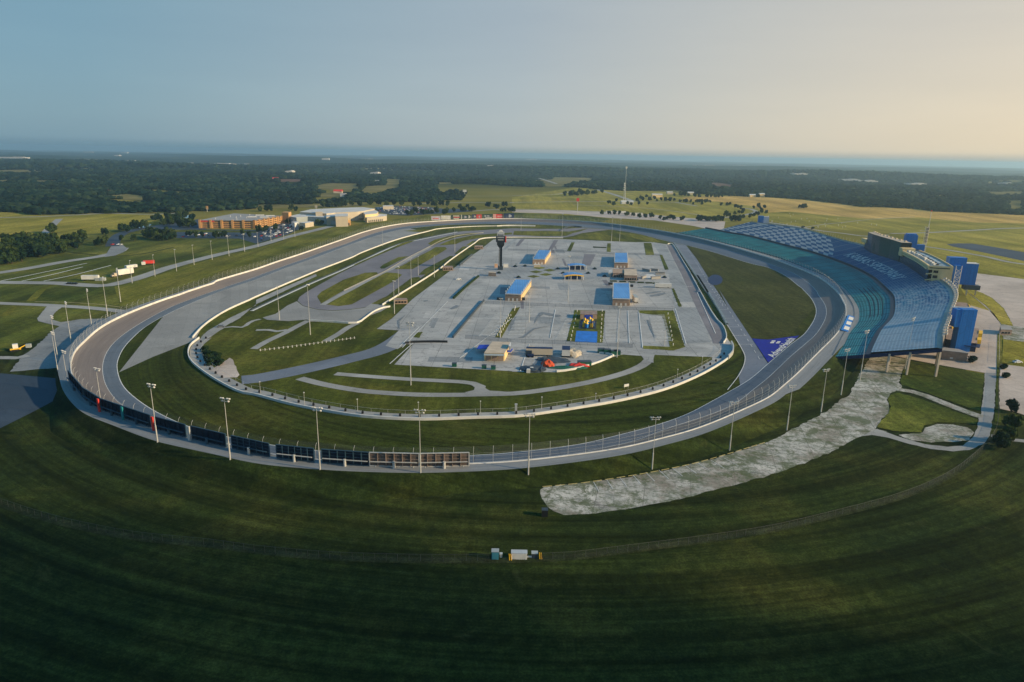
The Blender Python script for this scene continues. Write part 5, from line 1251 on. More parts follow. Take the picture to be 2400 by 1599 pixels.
def seat_mat(kind):
    g = NG('seats_'+kind); uv = g.n('UVMap').outputs[0]; sp_ = g.n('SeparateXYZ'); g.l(uv, sp_.inputs[0]); u, v = sp_.outputs[0], sp_.outputs[1]
    seatn = g.noise(g.mapping(uv, (1.1, 40, 1)), 1.0, 2, 0.7)
    if kind == 'lower':
        col = g.ramp(g.noise(g.mapping(uv, (0.03, 3.0, 1)), 1.0, 3, 0.6), [(0.35, (0.012, 0.13, 0.14)), (0.65, (0.02, 0.22, 0.215))])
        wt = g.ramp(seatn, [(0.62, 0.0), (0.72, 0.30)])
    else:
        # checker in plan of the far section, plain blue, then pale letters, then mixed teal / grey rows
        blue = (0.020, 0.092, 0.20); pale = (0.42, 0.43, 0.42); teal = (0.03, 0.18, 0.27)
        ck = g.n('TexChecker'); ck.inputs['Scale'].default_value = 1.0
        us = g.math('ADD', u, g.math('MULTIPLY', v, 74.0)); cx_ = g.n('CombineXYZ'); g.l(g.math('MULTIPLY', us, 1/10.4), cx_.inputs[0]); g.l(g.math('MULTIPLY', v, 9.0), cx_.inputs[1]); g.l(cx_.outputs[0], ck.inputs['Vector'])
        m1 = g.math('LESS_THAN', us, 259.0)
        ckc = g.mix(blue, pale, ck.outputs['Fac'])
        m3 = g.math('GREATER_THAN', u, 392.0)
        mixn = g.ramp(g.noise(g.mapping(uv, (0.16, 9.0, 1)), 1.0, 3, 0.8), [(0.47, 0.0), (0.56, 0.75)])
        nearc = g.mix(g.mix(teal, blue, g.ramp(g.noise(g.mapping(uv, (0.03, 2, 1)), 1.0), [(0.45, 0), (0.6, 1)])), pale, mixn)
        k3 = g.n('MapRange'); k3.inputs[1].default_value = 392; k3.inputs[2].default_value = 440; g.l(u, k3.inputs[0])
        nearc = g.mix(blue, nearc, k3.outputs[0])
        pk = g.n('MapRange'); pk.inputs[1].default_value = 470; pk.inputs[2].default_value = 530; g.l(u, pk.inputs[0])
        nearc = g.mix(nearc, (0.34, 0.40, 0.42), g.math('MULTIPLY', pk.outputs[0], 0.75))
        col = g.mix(blue, nearc, m3); col = g.mix(col, ckc, m1)
        wt = g.ramp(seatn, [(0.68, 0.0), (0.75, 0.12)])
    col = g.mix(col, (0.35, 0.42, 0.42), wt)
    rl = g.math('LESS_THAN', g.math('FRACT', g.math('MULTIPLY', v, 17.0 if kind == 'upper' else 13.0)), 0.38)
    ru = g.n('MapRange'); ru.inputs[1].default_value = 330; ru.inputs[2].default_value = 560; ru.inputs[3].default_value = 0.12; ru.inputs[4].default_value = 0.75; g.l(u, ru.inputs[0])
    col = g.mix(col, (0.40, 0.52, 0.55) if kind == 'upper' else (0.16, 0.42, 0.43), g.math('MULTIPLY', g.math('MULTIPLY', rl, ru.outputs[0]), g.ramp(g.noise(g.mapping(uv, (0.6, 17, 1)), 1.0, 3, 0.8), [(0.40, 0.35), (0.55, 1.0)])))
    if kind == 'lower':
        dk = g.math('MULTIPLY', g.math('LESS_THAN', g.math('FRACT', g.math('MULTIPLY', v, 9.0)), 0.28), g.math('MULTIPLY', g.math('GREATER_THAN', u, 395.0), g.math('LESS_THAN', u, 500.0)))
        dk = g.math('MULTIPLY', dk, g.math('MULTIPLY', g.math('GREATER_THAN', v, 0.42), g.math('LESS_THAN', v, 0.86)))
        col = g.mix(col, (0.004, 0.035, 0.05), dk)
    # aisles every 17 m
    ai = g.math('LESS_THAN', g.math('FRACT', g.math('MULTIPLY', u, 1/17.0)), 0.075)
    col = g.mix(col, (0.015, 0.04, 0.07) if kind == 'lower' else (0.20, 0.27, 0.31), g.math('MULTIPLY', ai, 0.75))
    g.l(col, g.p.inputs['Base Color']); g.p.inputs['Roughness'].default_value = 0.75
    return g.m
def deck(name, i0, dA, dB, zA_, zB_, rows, mts, parent):
    "stepped seating: tread then riser for every row"
    mb = MB(); n = 241-i0; uvs = []
    lines = []
    for r in range(rows+1):
        f = r/rows
        a = [stand_pt(i, lerp(dA[i], dB[i], f), lerp(zA_[i], zB_[i], f)) for i in range(i0, 241)]
        if r > 0: lines.append((a_prev_depth(i0, dA, dB, zA_, zB_, f, rows), f-0.15/rows))
        lines.append((a, f))
    return lines
def build_deck(name, i0, dA, dB, zA_, zB_, rows, mt, parent):
    mb = MB(); V = []; UVv = []
    n = 241-i0; rowsets = []
    for r in range(rows):
        f0, f1 = r/rows, (r+1)/rows
        for f, zf in ((f0, f0), (f0+0.55/rows, f0), (f0+0.57/rows, f0+0.75/rows), (f1-0.01/rows, f0+0.75/rows)):   # tread, seat block
            rowsets.append(([stand_pt(i, lerp(dA[i], dB[i], f), lerp(zA_[i], zB_[i], zf)) for i in range(i0, 241)], f))
    rowsets.append(([stand_pt(i, dB[i], zB_[i]) for i in range(i0, 241)], 1.0))
    mb.sheet([q[0] for q in rowsets]); o = mb.build(name, mt, parent)
    me = o.data; vi = np.zeros(len(me.loops), int); me.loops.foreach_get('vertex_index', vi)
    fv = np.array([q[1] for q in rowsets]); uv = np.stack([SEG[i0:][vi % n], fv[vi//n]], -1).ravel()
    ul = me.uv_layers.new(name='UVMap'); ul.data.foreach_set('uv', uv)
    return o
rear = [stand_pt(i, max(d3[i], d1[i]+14)+(13 if i < 150 else 13+(i-150)*1.3), 0) for i in range(168, n0u, -6)]
patch('concourse', SCOUT + [(p.x, p.y) for p in rear] + [(stand_pt(i, 12, 0).x, stand_pt(i, 12, 0).y) for i in range(n0u, 236, 6)], M['conc_warm'], 1)
zf0 = np.full(241, 3.6); dz = np.zeros(241)
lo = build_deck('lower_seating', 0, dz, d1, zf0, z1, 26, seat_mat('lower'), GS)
d2 = d1+2.6; z2 = z1+1.6
up = build_deck('upper_seating', n0u, d2, np.maximum(d3, d2+12), z2, z3, 34, seat_mat('upper'), GS)
MB().sheet([[stand_pt(i, d1[i], z1[i]) for i in range(241)], [stand_pt(i, d2[i], z1[i]-.1) for i in range(241)], [stand_pt(i, d2[i]+.05, z2[i]) for i in range(241)]]).build('cross_walkway', M['steel_dk'], GS)
dtop = np.maximum(d3, d2+12)
MB().sheet([[stand_pt(i, dtop[i], z3[i]) for i in range(n0u, 241)], [stand_pt(i, dtop[i]+2.4, z3[i]-.1) for i in range(n0u, 241)], [stand_pt(i, dtop[i]+2.4, z3[i]+1.1) for i in range(n0u, 241)]]).build('top_walkway', M['conc_warm'], GS)
MB().sheet([[stand_pt(i, dtop[i]+2.4, z3[i]-.2) for i in range(n0u, 241)], [stand_pt(i, dtop[i]+2.4, z3[i]-1.6) for i in range(n0u, 241)], [stand_pt(i, d2[i], z2[i]-1.9) for i in range(n0u, 241)], [stand_pt(i, 3, 2.0) for i in range(n0u, 241)]]).build('underside', M['steel_dk'], GS)
MB().sheet([[stand_pt(i, 0, 3.6) for i in range(241)], [stand_pt(i, 0, 0.0) for i in range(241)]]).build('front_wall', M['navy'], GS)
MB().sheet([[stand_pt(i, 0.2, 3.6) for i in range(241)], [stand_pt(i, 0.2, 4.7) for i in range(241)]]).build('front_rail', mat('rail_mesh', (0.02, 0.05, 0.08), 0.6, 0, alpha=0.75), GS)
mb = MB()
e0 = [stand_pt(240, 0, 3.6), stand_pt(240, d1[240], z1[240]), stand_pt(240, dtop[240]+2.4, z3[240]), stand_pt(240, dtop[240]+2.4, z3[240]-1.8), stand_pt(240, d1[240], z1[240]-2.0), stand_pt(240, 0, 2.6)]
mb.add(e0, [(0, 1, 4, 5), (1, 2, 3, 4)]); mb.build('end_fascia', M['navy'], GS)
i_ = 0; mb = MB(); mb.add([stand_pt(0, 0, 0), stand_pt(0, d1[0], 0), stand_pt(0, d1[0], z1[0]), stand_pt(0, 0, 3.6)], [(0, 1, 2, 3)]); mb.build('end_fascia', M['greywall'], GS)
mb = MB(); mb.add([stand_pt(n0u, d2[n0u], 0), stand_pt(n0u, dtop[n0u]+2.4, 0), stand_pt(n0u, dtop[n0u]+2.4, z3[n0u]), stand_pt(n0u, d2[n0u], z2[n0u])], [(0, 1, 2, 3)]); mb.build('end_fascia', M['greywall'], GS)
# columns under the rear edge
pale = mat('pale_column', (0.52, 0.44, 0.34), 0.8, 0.08, 0.3)
for i in range(n0u+2, 241, 8):
    MB().beam(stand_pt(i, dtop[i]+1.9, 0), stand_pt(i, dtop[i]+1.9, z3[i]-1.2), 0.9, 0.9).build('column', pale, GS)
for d_, nm in ((0.30, 'column'), (0.62, 'column')):
    for i in (240, 234, 226): MB().beam(stand_pt(i, lerp(d2[i], dtop[i], d_), 0), stand_pt(i, lerp(d2[i], dtop[i], d_), lerp(z2[i], z3[i], d_)-1.5), 0.8, 0.8).build('column', pale, GS)
# fence along the top rear edge, with thin poles
mb = MB()
for i in range(n0u, 200, 1):
    if i % 2 == 0: mb.tube(stand_pt(i, dtop[i]+2.4, z3[i]+1.1), stand_pt(i, dtop[i]+2.4, z3[i]+4.0), 0.07, n=4)
tag(mb.build('rear_fence_posts', M['steel'], GS), kind='stuff')
# pale seats spelling the track's name across the upper deck
def deck_text(body, s0, s1, f0, f1, mt, parent, name='seat_lettering'):
    cu = bpy.data.curves.new('t', 'FONT'); cu.body = body; cu.align_x = 'LEFT'; cu.size = 1
    to = bpy.data.objects.new('t', cu); COL.objects.link(to); dg = bpy.context.evaluated_depsgraph_get(); me = bpy.data.meshes.new_from_object(to.evaluated_get(dg))
    co = np.array([v.co for v in me.vertices]); fs = [tuple(p.vertices) for p in me.polygons]; bpy.data.objects.remove(to)
    # rasterise into single pale seats, as the real letters are made of seats
    x0, x1, y0, y1 = co[:, 0].min(), co[:, 0].max(), co[:, 1].min(), co[:, 1].max()
    nx, ny = int((s1-s0)/1.5), 13
    gx, gy = np.meshgrid(np.linspace(x0, x1, nx), np.linspace(y0, y1, ny)); hit = np.zeros(gx.shape, bool)
    for f in fs: hit |= inpoly(gx, gy, [co[i] for i in f])
    mb = MB()
    for j in range(ny):
        for i in range(nx):
            if not hit[j, i]: continue
            s_ = s0+(s1-s0)*i/nx; k = float(np.interp(s_, SEG, np.arange(241))); k0 = int(k); t = k-k0
            f = (round((f0+(f1-f0)*j/ny)*34)+0.78)/34
            p = stand_pt(k0, lerp(d2[k0], dtop[k0], f), lerp(z2[k0], z3[k0], f)).lerp(stand_pt(min(240, k0+1), lerp(d2[k0+1], dtop[k0+1], f), lerp(z2[k0+1], z3[k0+1], f)), t)
            mb.box((p.x, p.y, p.z+0.06), (0.75, 1.15, 0.28), math.atan2(NS[k0].y, NS[k0].x))
    o = mb.build(name, mt, parent); return o
ps = mat('pale_seat', (0.66, 0.68, 0.66), 0.7, 0.1, 0.4)
SN = float(SEG[-1]); print('stand length', SN, 'upper from', SEG[n0u])
deck_text('KANSAS SPEEDWAY', 262, 388, 0.22, 0.62, ps, GS)

# ------------------------------------------------------------------ suites building above the grandstand
def arc_pt(s_i, dep, z):
    k = int(s_i); t = s_i-k; return stand_pt(k, dep, z).lerp(stand_pt(min(240, k+1), dep, z), t)
SB = empty('suites_building', tuple(arc_pt(132, 62, 19)), 'long dark-glazed suites building with cream end wall on top of the grandstand', 'building')
I0, I1 = 100, 165
def fdep(i): return np.interp(i, [100, 112, 140, 165], [71, 63, 56, 51.5])
def run_(dd, z, a=I0, b=I1, st=3): return [arc_pt(i, fdep(i)+dd, z) for i in list(range(a, b, st))+[b]]
DP = 15.0; z0, zt = 18.0, 28.6
IH = 133
mb = MB(); mb.sheet([run_(0, z0), run_(0.2, zt-1.6)]); mb.build('glazed_front', M['glass'], SB)
mb = MB(); mb.sheet([run_(0, z0-.02), run_(DP, z0-.02)]); mb.build('soffit', M['steel_dk'], SB)
mb = MB(); mb.sheet([run_(DP, z0), run_(DP, zt)]); mb.build('rear_wall', M['greywall'], SB)
mb = MB(); P0, P1 = run_(-.8, zt-1.6, IH), run_(-.8, zt, IH); mb.sheet([P0, P1, run_(.6, zt, IH), run_(.6, zt-.6, IH)]); mb.build('parapet', M['cream'], SB)
mb = MB(); mb.sheet([run_(-1.5, zt-3.0, IH), run_(-1.5, zt-2.2, IH), run_(0, zt-2.0, IH)]); mb.build('cream_ledge', M['cream'], SB)
mb = MB(); mb.sheet([run_(.6, zt-.6, IH), run_(DP, zt-.6, IH)]); mb.build('roof_deck', mat('teal_deck', (0.20, 0.27, 0.30), 0.6, 0.2, 0.3), SB)
mb = MB(); mb.sheet([run_(DP-.7, zt-.6, IH), run_(DP-.7, zt+.3, IH), run_(DP, zt+.3, IH), run_(DP, zt-.6, IH)]); mb.build('parapet', M['cream'], SB)
# taller far block
mb = MB(); q = [arc_pt(i, fdep(i)-.3, z0) for i in (103, 110, 118, 126, IH)]; q2 = [arc_pt(i, fdep(i)+8, z0) for i in (IH, 126, 118, 110, 103)]
mb.prism([(p.x, p.y) for p in q+q2], z0-.5, 34.5); mb.build('tall_block', M['glass'], SB)
mb = MB(); mb.sheet([[p+Vector((0, 0, 16.55)) for p in q], [p+Vector((0, 0, 16.55)) for p in q2[::-1]]]); mb.build('tall_block_roof', M['tan'], SB)
w1 = [arc_pt(i, fdep(i)-1, z0) for i in (98, 103)]; w2 = [arc_pt(i, fdep(i)+9, z0) for i in (103, 98)]
mb = MB(); mb.prism([(p.x, p.y) for p in w1+w2], 24, 27.5); mb.build('cream_wing', M['cream'], SB)
w1 = [arc_pt(i, fdep(i)-1, z0) for i in (IH-.2, IH+2.2)]; w2 = [arc_pt(i, fdep(i)+9, z0) for i in (IH+2.2, IH-.2)]
mb = MB(); mb.prism([(p.x, p.y) for p in w1+w2], 24, 30.6); mb.build('cream_step', M['cream'], SB)
# near end wall: cream, with openings
A0, B0 = arc_pt(I1, fdep(I1)-.8, z0), arc_pt(I1, fdep(I1)+DP, z0)
tv = (B0-A0).normalized(); nv = Vector((tv.y, -tv.x, 0)); 
if nv.y > 0: nv = -nv
def ew(u, z, o=0.): p = A0+tv*u+nv*o; return Vector((p.x, p.y, z))
def ewbox(u0, u1, za_, zb_, o=.35, th=.5):
    c = ew((u0+u1)/2, (za_+zb_)/2, o); return MB().box(c, (abs(u1-u0), th, zb_-za_), math.atan2(tv.y, tv.x))
LW = (B0-A0).length
mb = ewbox(3.2, LW, z0-.3, zt); mb.v; b2 = ewbox(0, LW, zt-2.9, zt+.02, .45); mb.add(b2.v, b2.f)
for zz in (z0-.3, z0+4.0):
    b3 = MB().beam(ew(-.6, zz+.5, .4), ew(3.3, zz+1.3, .4), .5, .8); mb.add(b3.v, b3.f)
mb.build('end_wall', M['cream'], SB)
for za_, zb_ in ((z0+1.9, z0+3.9), (z0+5.6, z0+7.4)): ewbox(3.9, 6.9, za_, zb_, .55, .3).build('window', M['glass'], SB)
ewbox(1.0, LW-2.0, zt-1.8, zt-1.2, .75, .15).build('dark_band', M['black'], SB)
rr = random.Random(3)
for i in range(IH+3, I1-1, 2):
    p = arc_pt(i, fdep(i)+3.5+rr.uniform(-.4, .8), zt); MB().box((p.x, p.y, zt+.3), (rr.uniform(1.4, 2.8), rr.uniform(1.6, 2.6), rr.uniform(.8, 1.8)), .3).build('roof_unit', M['steel'], SB)
for i in range(IH+2, I1-2, 3):
    p = arc_pt(i, fdep(i)+6.6, zt); MB().box((p.x, p.y, zt+.0), (1.6, 1.0, 1.0), .3).build('vent', M['black'], SB)
for i in range(IH+6, I1-8, 4):
    p = arc_pt(i, fdep(i)+10, zt); q_ = arc_pt(i+3, fdep(i+3)+10, zt); MB().beam((p.x, p.y, zt-.3), (q_.x, q_.y, zt-.3), 2.2, 0.4).build('skylight', mat('pale_glazing', (0.30, 0.42, 0.48), 0.3, 0.1, 0.3), SB)
for i in range(104, 134, 3):
    p = arc_pt(i, fdep(i)+5, 34.5); MB().box((p.x, p.y, 35.0), (1.6, 1.6, 1.2), .3).build('roof_unit', M['tan'], SB)
for i in range(I0+2, I1+1, 9):
    for dd in (2, DP-1.5): MB().beam(arc_pt(i, fdep(i)+dd, 0), arc_pt(i, fdep(i)+dd, z0), 1.0, 1.0).build('column', pale, SB)
# white steelwork and speakers hung at the end of the suites
mb = MB()
tp = arc_pt(166, fdep(165)+DP+1.5, 0)
for z in range(1, 28, 3):
    mb.beam((tp.x-1.5, tp.y-1.5, z), (tp.x+2.5, tp.y-1.5, z+3), .2, .2); mb.beam((tp.x+2.5, tp.y-1.5, z), (tp.x-1.5, tp.y-1.5, z+3), .2, .2)
    mb.beam((tp.x-1.5, tp.y-1.5, z), (tp.x+2.5, tp.y-1.5, z), .25, .25)
for dx in (-1.5, 2.5): mb.beam((tp.x+dx, tp.y-1.5, 0), (tp.x+dx, tp.y-1.5, 30), .35, .35)
lift(mb.build('stair_truss', M['steel']), 'white lattice steelwork at the near end of the suites building', 'truss')
trs = []
for k in range(0, 26):
    i = 168+k*2.55
    if i > 238: break
    p = arc_pt(i, float(np.interp(i, np.arange(241), dtop))+3.0, float(np.interp(i, np.arange(241), z3)))
    mb = MB()
    for a_ in range(3): mb.box((p.x+a_*.8-.8, p.y+(a_ % 2)*.9, p.z+1.8+a_*.5), (.8, .8, .9), a_)
    mb.tube((p.x, p.y, p.z-1), (p.x, p.y, p.z+2.4), .12, n=5)
    o = mb.build('spotlight_cluster', M['steel'])
    lift(o, 'cluster of grey spotlights on the grandstand rear rail, %s from the suites' % nth(k), 'spotlight', 'spotlight clusters on the rear rail')
# blue stair towers
def tower_box(name, label, parts):
    e = None
    for nm, poly, za_, zb_, mt in parts:
        if e is None:
            c = sum((Vector((p[0], p[1], 0)) for p in poly), Vector())/len(poly); e = empty(name, tuple(c), label, 'tower', 'blue stair towers behind the grandstand')
        MB().prism(poly, za_, zb_).build(nm, mt, e)
    return e
def quad(c, wx, wy, ang): 
    ca, sa = math.cos(ang), math.sin(ang); return [(c[0]+x*ca-y*sa, c[1]+x*sa+y*ca) for x, y in ((-wx/2, -wy/2), (wx/2, -wy/2), (wx/2, wy/2), (-wx/2, wy/2))]
c1 = Vector(G(2250, 690)); ag = R(-14)
tower_box('stair_tower', 'large bright blue stair tower with stepped top behind the suites building', [
  ('tower_body', quad((c1.x+.5, c1.y+2), 17, 7, ag), 8.0, 24.5, M['blue_wall']), ('tower_top', quad((c1.x-5.5, c1.y+3.5), 12, 7.6, ag), 22, 28.6, M['blue_wall']),
  ('tower_leg', quad((c1.x-7.5, c1.y-1.8), 4.6, 4.0, ag), 0.0, 23, M['blue_wall']), ('dark_booth', quad((c1.x+6, c1.y-2), 11, 6, ag), 4.5, 7.9, M['steel_dk']),
  ('leg', quad((c1.x+2, c1.y-4), .8, .8, ag), 0, 4.5, pale), ('leg', quad((c1.x+9, c1.y-4), .8, .8, ag), 0, 4.5, pale), ('rim', quad((c1.x+.5, c1.y+2), 17.3, 7.3, ag), 24.3, 24.7, M['white'])])
c2 = Vector(G(2246, 822)); ag2 = R(-8)
tower_box('stair_tower', 'tall bright blue stair tower standing between the near concession buildings', [
  ('tower_body', quad((c2.x+1.2, c2.y+1.0), 7.6, 6, ag2), 0.0, 23.4, M['blue_wall']), ('tower_step', quad((c2.x-2.7, c2.y+1.4), 5.0, 5.4, ag2), 13.5, 23.2, M['blue_wall']),
  ('rim', quad((c2.x+5.15, c2.y+1.0), .25, 6.2, ag2), 0, 23.6, M['white']), ('roof_rim', quad((c2.x-0.3, c2.y+3.6), 10.4, 1.2, ag2), 23.2, 23.8, M['roof_pale'])])
c3 = Vector(G(2137, 578, 19)); h3 = topz((c3.x, c3.y, 19), 549)
tower_box('stair_tower', 'blue stair tower with rounded top rising behind the middle of the suites', [
  ('tower_body', quad((c3.x, c3.y+4), 10.5, 7, ag), 0, 19+h3-1.2, M['blue_wall']), ('tower_cap', quad((c3.x, c3.y+4), 8.6, 6.4, ag), 19+h3-1.4, 19+h3, M['blue_wall']), ('side_bay', quad((c3.x+8.5, c3.y+1), 7.5, 5, ag), 0, 21, M['blue_wall'])])
c4 = Vector(G(1789, 527, 12)); h4 = topz((c4.x, c4.y, 12), 507)
tower_box('stair_tower', 'small far tower with one blue and one white face at the far stand end', [
  ('tower_body', quad((c4.x-3, c4.y+4), 7, 7, ag), 0, 12+h4, M['blue_wall']), ('white_face', quad((c4.x+4.3, c4.y+4), 7.2, 7, ag), 0, 12+h4-.8, mat('pale_lilac_wall', (0.55, 0.54, 0.62), 0.7, 0.08, 0.2))])
# lattice mast with upright sign
mp = Vector(G(2164, 590)); hm = topz((mp.x, mp.y, 0), 494.5)
LM = empty('lattice_mast', tuple(mp), 'white lattice mast with upright lettered sign behind the suites building', 'mast')
mb = MB(); hl = hm*.62
for dx, dy in ((-1.6, -1), (1.6, -1), (1.6, 1.2), (-1.6, 1.2)): mb.beam((mp.x+dx, mp.y+dy, 0), (mp.x+dx, mp.y+dy, hl), .3, .3)
for k in range(int(hl/3)):
    z = k*3; mb.beam((mp.x-1.6, mp.y-1, z), (mp.x+1.6, mp.y-1, z+3), .18, .18); mb.beam((mp.x+1.6, mp.y-1, z), (mp.x-1.6, mp.y-1, z+3), .18, .18); mb.beam((mp.x-1.6, mp.y-1, z), (mp.x+1.6, mp.y-1, z), .2, .2)
mb.build('lattice', M['steel'], LM)
MB().tube((mp.x+1.2, mp.y, hl), (mp.x+1.2, mp.y, hm), .35, .2, n=8).build('antenna', M['steel'], LM)
MB().tube((mp.x+1.2, mp.y, hm-.8), (mp.x+1.2, mp.y, hm+.6), .6, n=8).build('beacon', M['red'], LM)
MB().box((mp.x-.4, mp.y-1.5, hl-9.5), (3.2, .3, 18)).build('upright_sign', M['lightwall'], LM)
for k, rr_ in enumerate((1.0, .9, .8, 1.0, .8)):
    zc_ = hl-2.6-k*3.5
    mb = MB(); n = 16
    for j in range(n): 
        a0, a1 = 2*math.pi*j/n, 2*math.pi*(j+1)/n; mb.beam((mp.x-.4+rr_*math.cos(a0), mp.y-1.75, zc_+rr_*1.2*math.sin(a0)), (mp.x-.4+rr_*math.cos(a1), mp.y-1.75, zc_+rr_*1.2*math.sin(a1)), .3, .4)
    mb.build('sign_letter', M['steel_dk'], LM)
MB().beam((mp.x-8, mp.y-.5, 24), (mp.x-1.5, mp.y-.5, 24), .4, .4).build('bracing', M['steel'], LM)

# ------------------------------------------------------------------ buildings
def block(label, roof, z, wm, rm, cat='building', name='building', windows=None, parapet=0.5, group=None, door=None, z0=0.0):
    pts = [G(x, y, z) for x, y in roof]
    c = sum((Vector(p) for p in pts), Vector())/len(pts)
    e = empty(name, (c.x, c.y, z0), label, cat, group)
    MB().prism(pts, z0, z-.12).build('wall', wm, e)
    k = [(c.x+(p[0]-c.x)*1.02, c.y+(p[1]-c.y)*1.02) for p in pts]
    MB().prism(k, z-.12, z+.08).build('roof', rm, e)
    # front = edge most facing the camera
    n = len(pts); ed = []
    ar = sum(pts[i][0]*pts[(i+1) % n][1]-pts[(i+1) % n][0]*pts[i][1] for i in range(n))
    P_ = pts if ar > 0 else pts[::-1]
    for i in range(n):
        a, b = Vector(P_[i]), Vector(P_[(i+1) % n]); L = (b-a).length; nn = Vector(((b-a).y, -(b-a).x, 0)).normalized(); ed.append((-(nn.y)*L, a, b, nn, L))
    ed.sort(key=lambda t: -t[0]); e['_'] = 0; del e['_']
    return e, ed
def openings(e, edge, rows, cols, mt, z, h, margin=.08, gap=.25, name='window', zstart=None, depth=.06):
    _, a, b, nn, L = edge; ang = math.atan2((b-a).y, (b-a).x)
    for r in range(rows):
        for c in range(cols):
            u0 = margin+(1-2*margin)*(c+gap/2)/cols; u1 = margin+(1-2*margin)*(c+1-gap/2)/cols
            q = a.lerp(b, (u0+u1)/2)+nn*depth; zz = (zstart if zstart is not None else .8)+r*(z/rows if rows > 1 else 0)
            MB().box((q.x, q.y, zz+h/2), (L*(u1-u0), .16, h), ang).build(name, mt, e)
K6 = lambda L: [(450+x/4.904, 470+y/4.904) for x, y in L]
# parking structure
e, ed = block('ochre multi-storey parking garage with open levels and pale top deck', K6([(87,228),(712,232),(1032,178),(485,150)]), 10.2, M['orange'], M['roof_grey'], 'parking garage', 'parking_garage')
fr = ed[0]; sd_ = max(ed, key=lambda t: t[3].x*t[4])
openings(e, fr, 4, 5, M['black'], 10.0, 1.0, .03, .28, 'level_opening', 1.1)
openings(e, sd_, 4, 6, M['black'], 10.0, 1.0, .03, .35, 'level_opening', 1.1)
for edge, nn_ in ((fr, 6), (sd_, 7)):
    for j in range(nn_):
        q = edge[1].lerp(edge[2], j/(nn_-1)); MB().box((q.x, q.y, 5.4), (2.6, 2.6, 10.9), .1).build('stair_pier', M['orange'], e)
_, a, b, nn, L = fr; q = a.lerp(b, .14); MB().box((q.x+nn.x*.3, q.y+nn.y*.3, 9.2), (L*.26, .5, 1.6), math.atan2((b-a).y, (b-a).x)).build('red_band', M['red'], e)
for u, v in ((690,192),(780,172),(830,195),(900,178)):
    p = G(*K6([(u, v)])[0], 10.4); MB().box((p[0], p[1], 10.9), (11, 4, 1.0), .2).build('rooftop_canopy', M['white'], e)
for u, v in ((270,215),(440,188),(508,200),(560,185),(515,222),(628,203),(663,172)):
    p = G(*K6([(u, v)])[0], 10.4); MB().tube((p[0], p[1], 10.3), (p[0], p[1], 12.2), .35, n=6).build('deck_lamp', M['white'], e)
block('square ochre stair block joining garage and casino', K6([(1030,138),(1068,126),(1140,130),(1108,142)]), 15, M['orange'], M['orange'], name='stair_block')
e, ed = block('long grey windowless casino hall beside the garage', K6([(1112,182),(1250,152),(1545,156),(1545,196),(1330,186),(1200,196)]), 9.5, M['greywall'], M['roof_pale'], name='casino_hall')
openings(e, ed[0], 1, 2, M['white'], 3, 1.2, .2, .9, 'wall_lamp', 5)
block('broad pale flat-roofed casino block at the back', K6([(1245,132),(1372,102),(1700,86),(1960,78),(2100,96),(1905,128),(1650,140),(1545,150)]), 13, M['lightwall'], M['roof_pale'], name='casino_block')
block('cream casino block left of the entrance tower', K6([(1545,152),(1640,142),(1645,185),(1545,190)]), 11, M['lightwall'], M['roof_pale'], name='casino_block')
block('raised pale roof box on the casino', K6([(1425,118),(1500,118),(1500,130),(1420,130)]), 15.5, M['lightwall'], M['roof_pale'], name='roof_box')
e, ed = block('square cream casino entrance tower', K6([(1645,152),(1790,150),(1790,182),(1650,184)]), 14, M['lightwall'], M['roof_pale'], name='entrance_tower')
e, ed = block('ochre casino porch with small red sign', K6([(1705,208),(1770,196),(1822,204),(1822,224),(1712,228)]), 7.5, M['orange'], M['cream'], name='entrance_porch')
openings(e, ed[0], 1, 4, M['black'], 3, 3.2, .08, .4, 'doorway', .3); openings(e, ed[0], 1, 1, M['red'], 3, 1.2, .34, .2, 'sign', 5.2)
block('low grey casino wing under the entrance tower', K6([(1545,208),(1630,206),(1700,212),(1700,236),(1545,232)]), 5.5, M['greywall'], M['roof_grey'], name='casino_wing')
rc = Vector(G(*K6([(1876, 226)])[0])); e = empty('rotunda', tuple(rc), 'round pale drum in the middle of the casino front', 'building')
MB().tube((rc.x, rc.y+14, 0), (rc.x, rc.y+14, 12.5), 12.5, n=28).build('wall', M['lightwall'], e); MB().tube((rc.x, rc.y+14, 12.5), (rc.x, rc.y+14, 13.1), 12.8, n=28).build('roof', M['roof_pale'], e)
MB().tube((rc.x, rc.y+13, 3.2), (rc.x, rc.y+13, 4.0), 14.5, n=28).build('canopy', M['roof_pale'], e)
e, ed = block('cream casino wing right of the drum', K6([(1962,128),(2098,108),(2140,130),(2125,150),(1990,162)]), 11, M['cream'], M['roof_pale'], name='casino_wing')
e, ed = block('low cream eastern casino wing with dark doors', K6([(1992,168),(2130,152),(2238,158),(2238,176),(2205,182),(2010,200)]), 7, M['lightwall'], M['roof_pale'], name='casino_wing')
openings(e, ed[0], 1, 8, M['black'], 3, 3.0, .06, .5, 'doorway', .3)
block('small white plant building in the casino lot', K6([(1140,246),(1215,240),(1222,252),(1180,258)]), 6, M['white'], M['roof_pale'], name='plant_building')
block('pale low plant building beside the white one', K6([(1232,254),(1350,240),(1398,246),(1300,262)]), 6, M['lightwall'], M['roof_pale'], name='plant_building')
block('flat white canopy building in the far car park', K6([(2195,58),(2310,54),(2318,66),(2195,68)]), 6, M['lightwall'], M['roof_pale'], name='canopy_building')
def sign_post(label, x, y, ty, wm, w=2.0):
    p = G(x, y); h = topz(p, ty); e = empty('pylon_sign', p, label, 'sign'); MB().box((p[0], p[1], h*.35), (.8, .8, h*.7)).build('post', M['steel'], e); MB().box((p[0], p[1], h*.72), (w, .7, h*.55)).build('sign_panel', wm, e)
sign_post('tall orange pylon sign behind the parking garage', 486, 497, 483, M['orange'], 3.4)
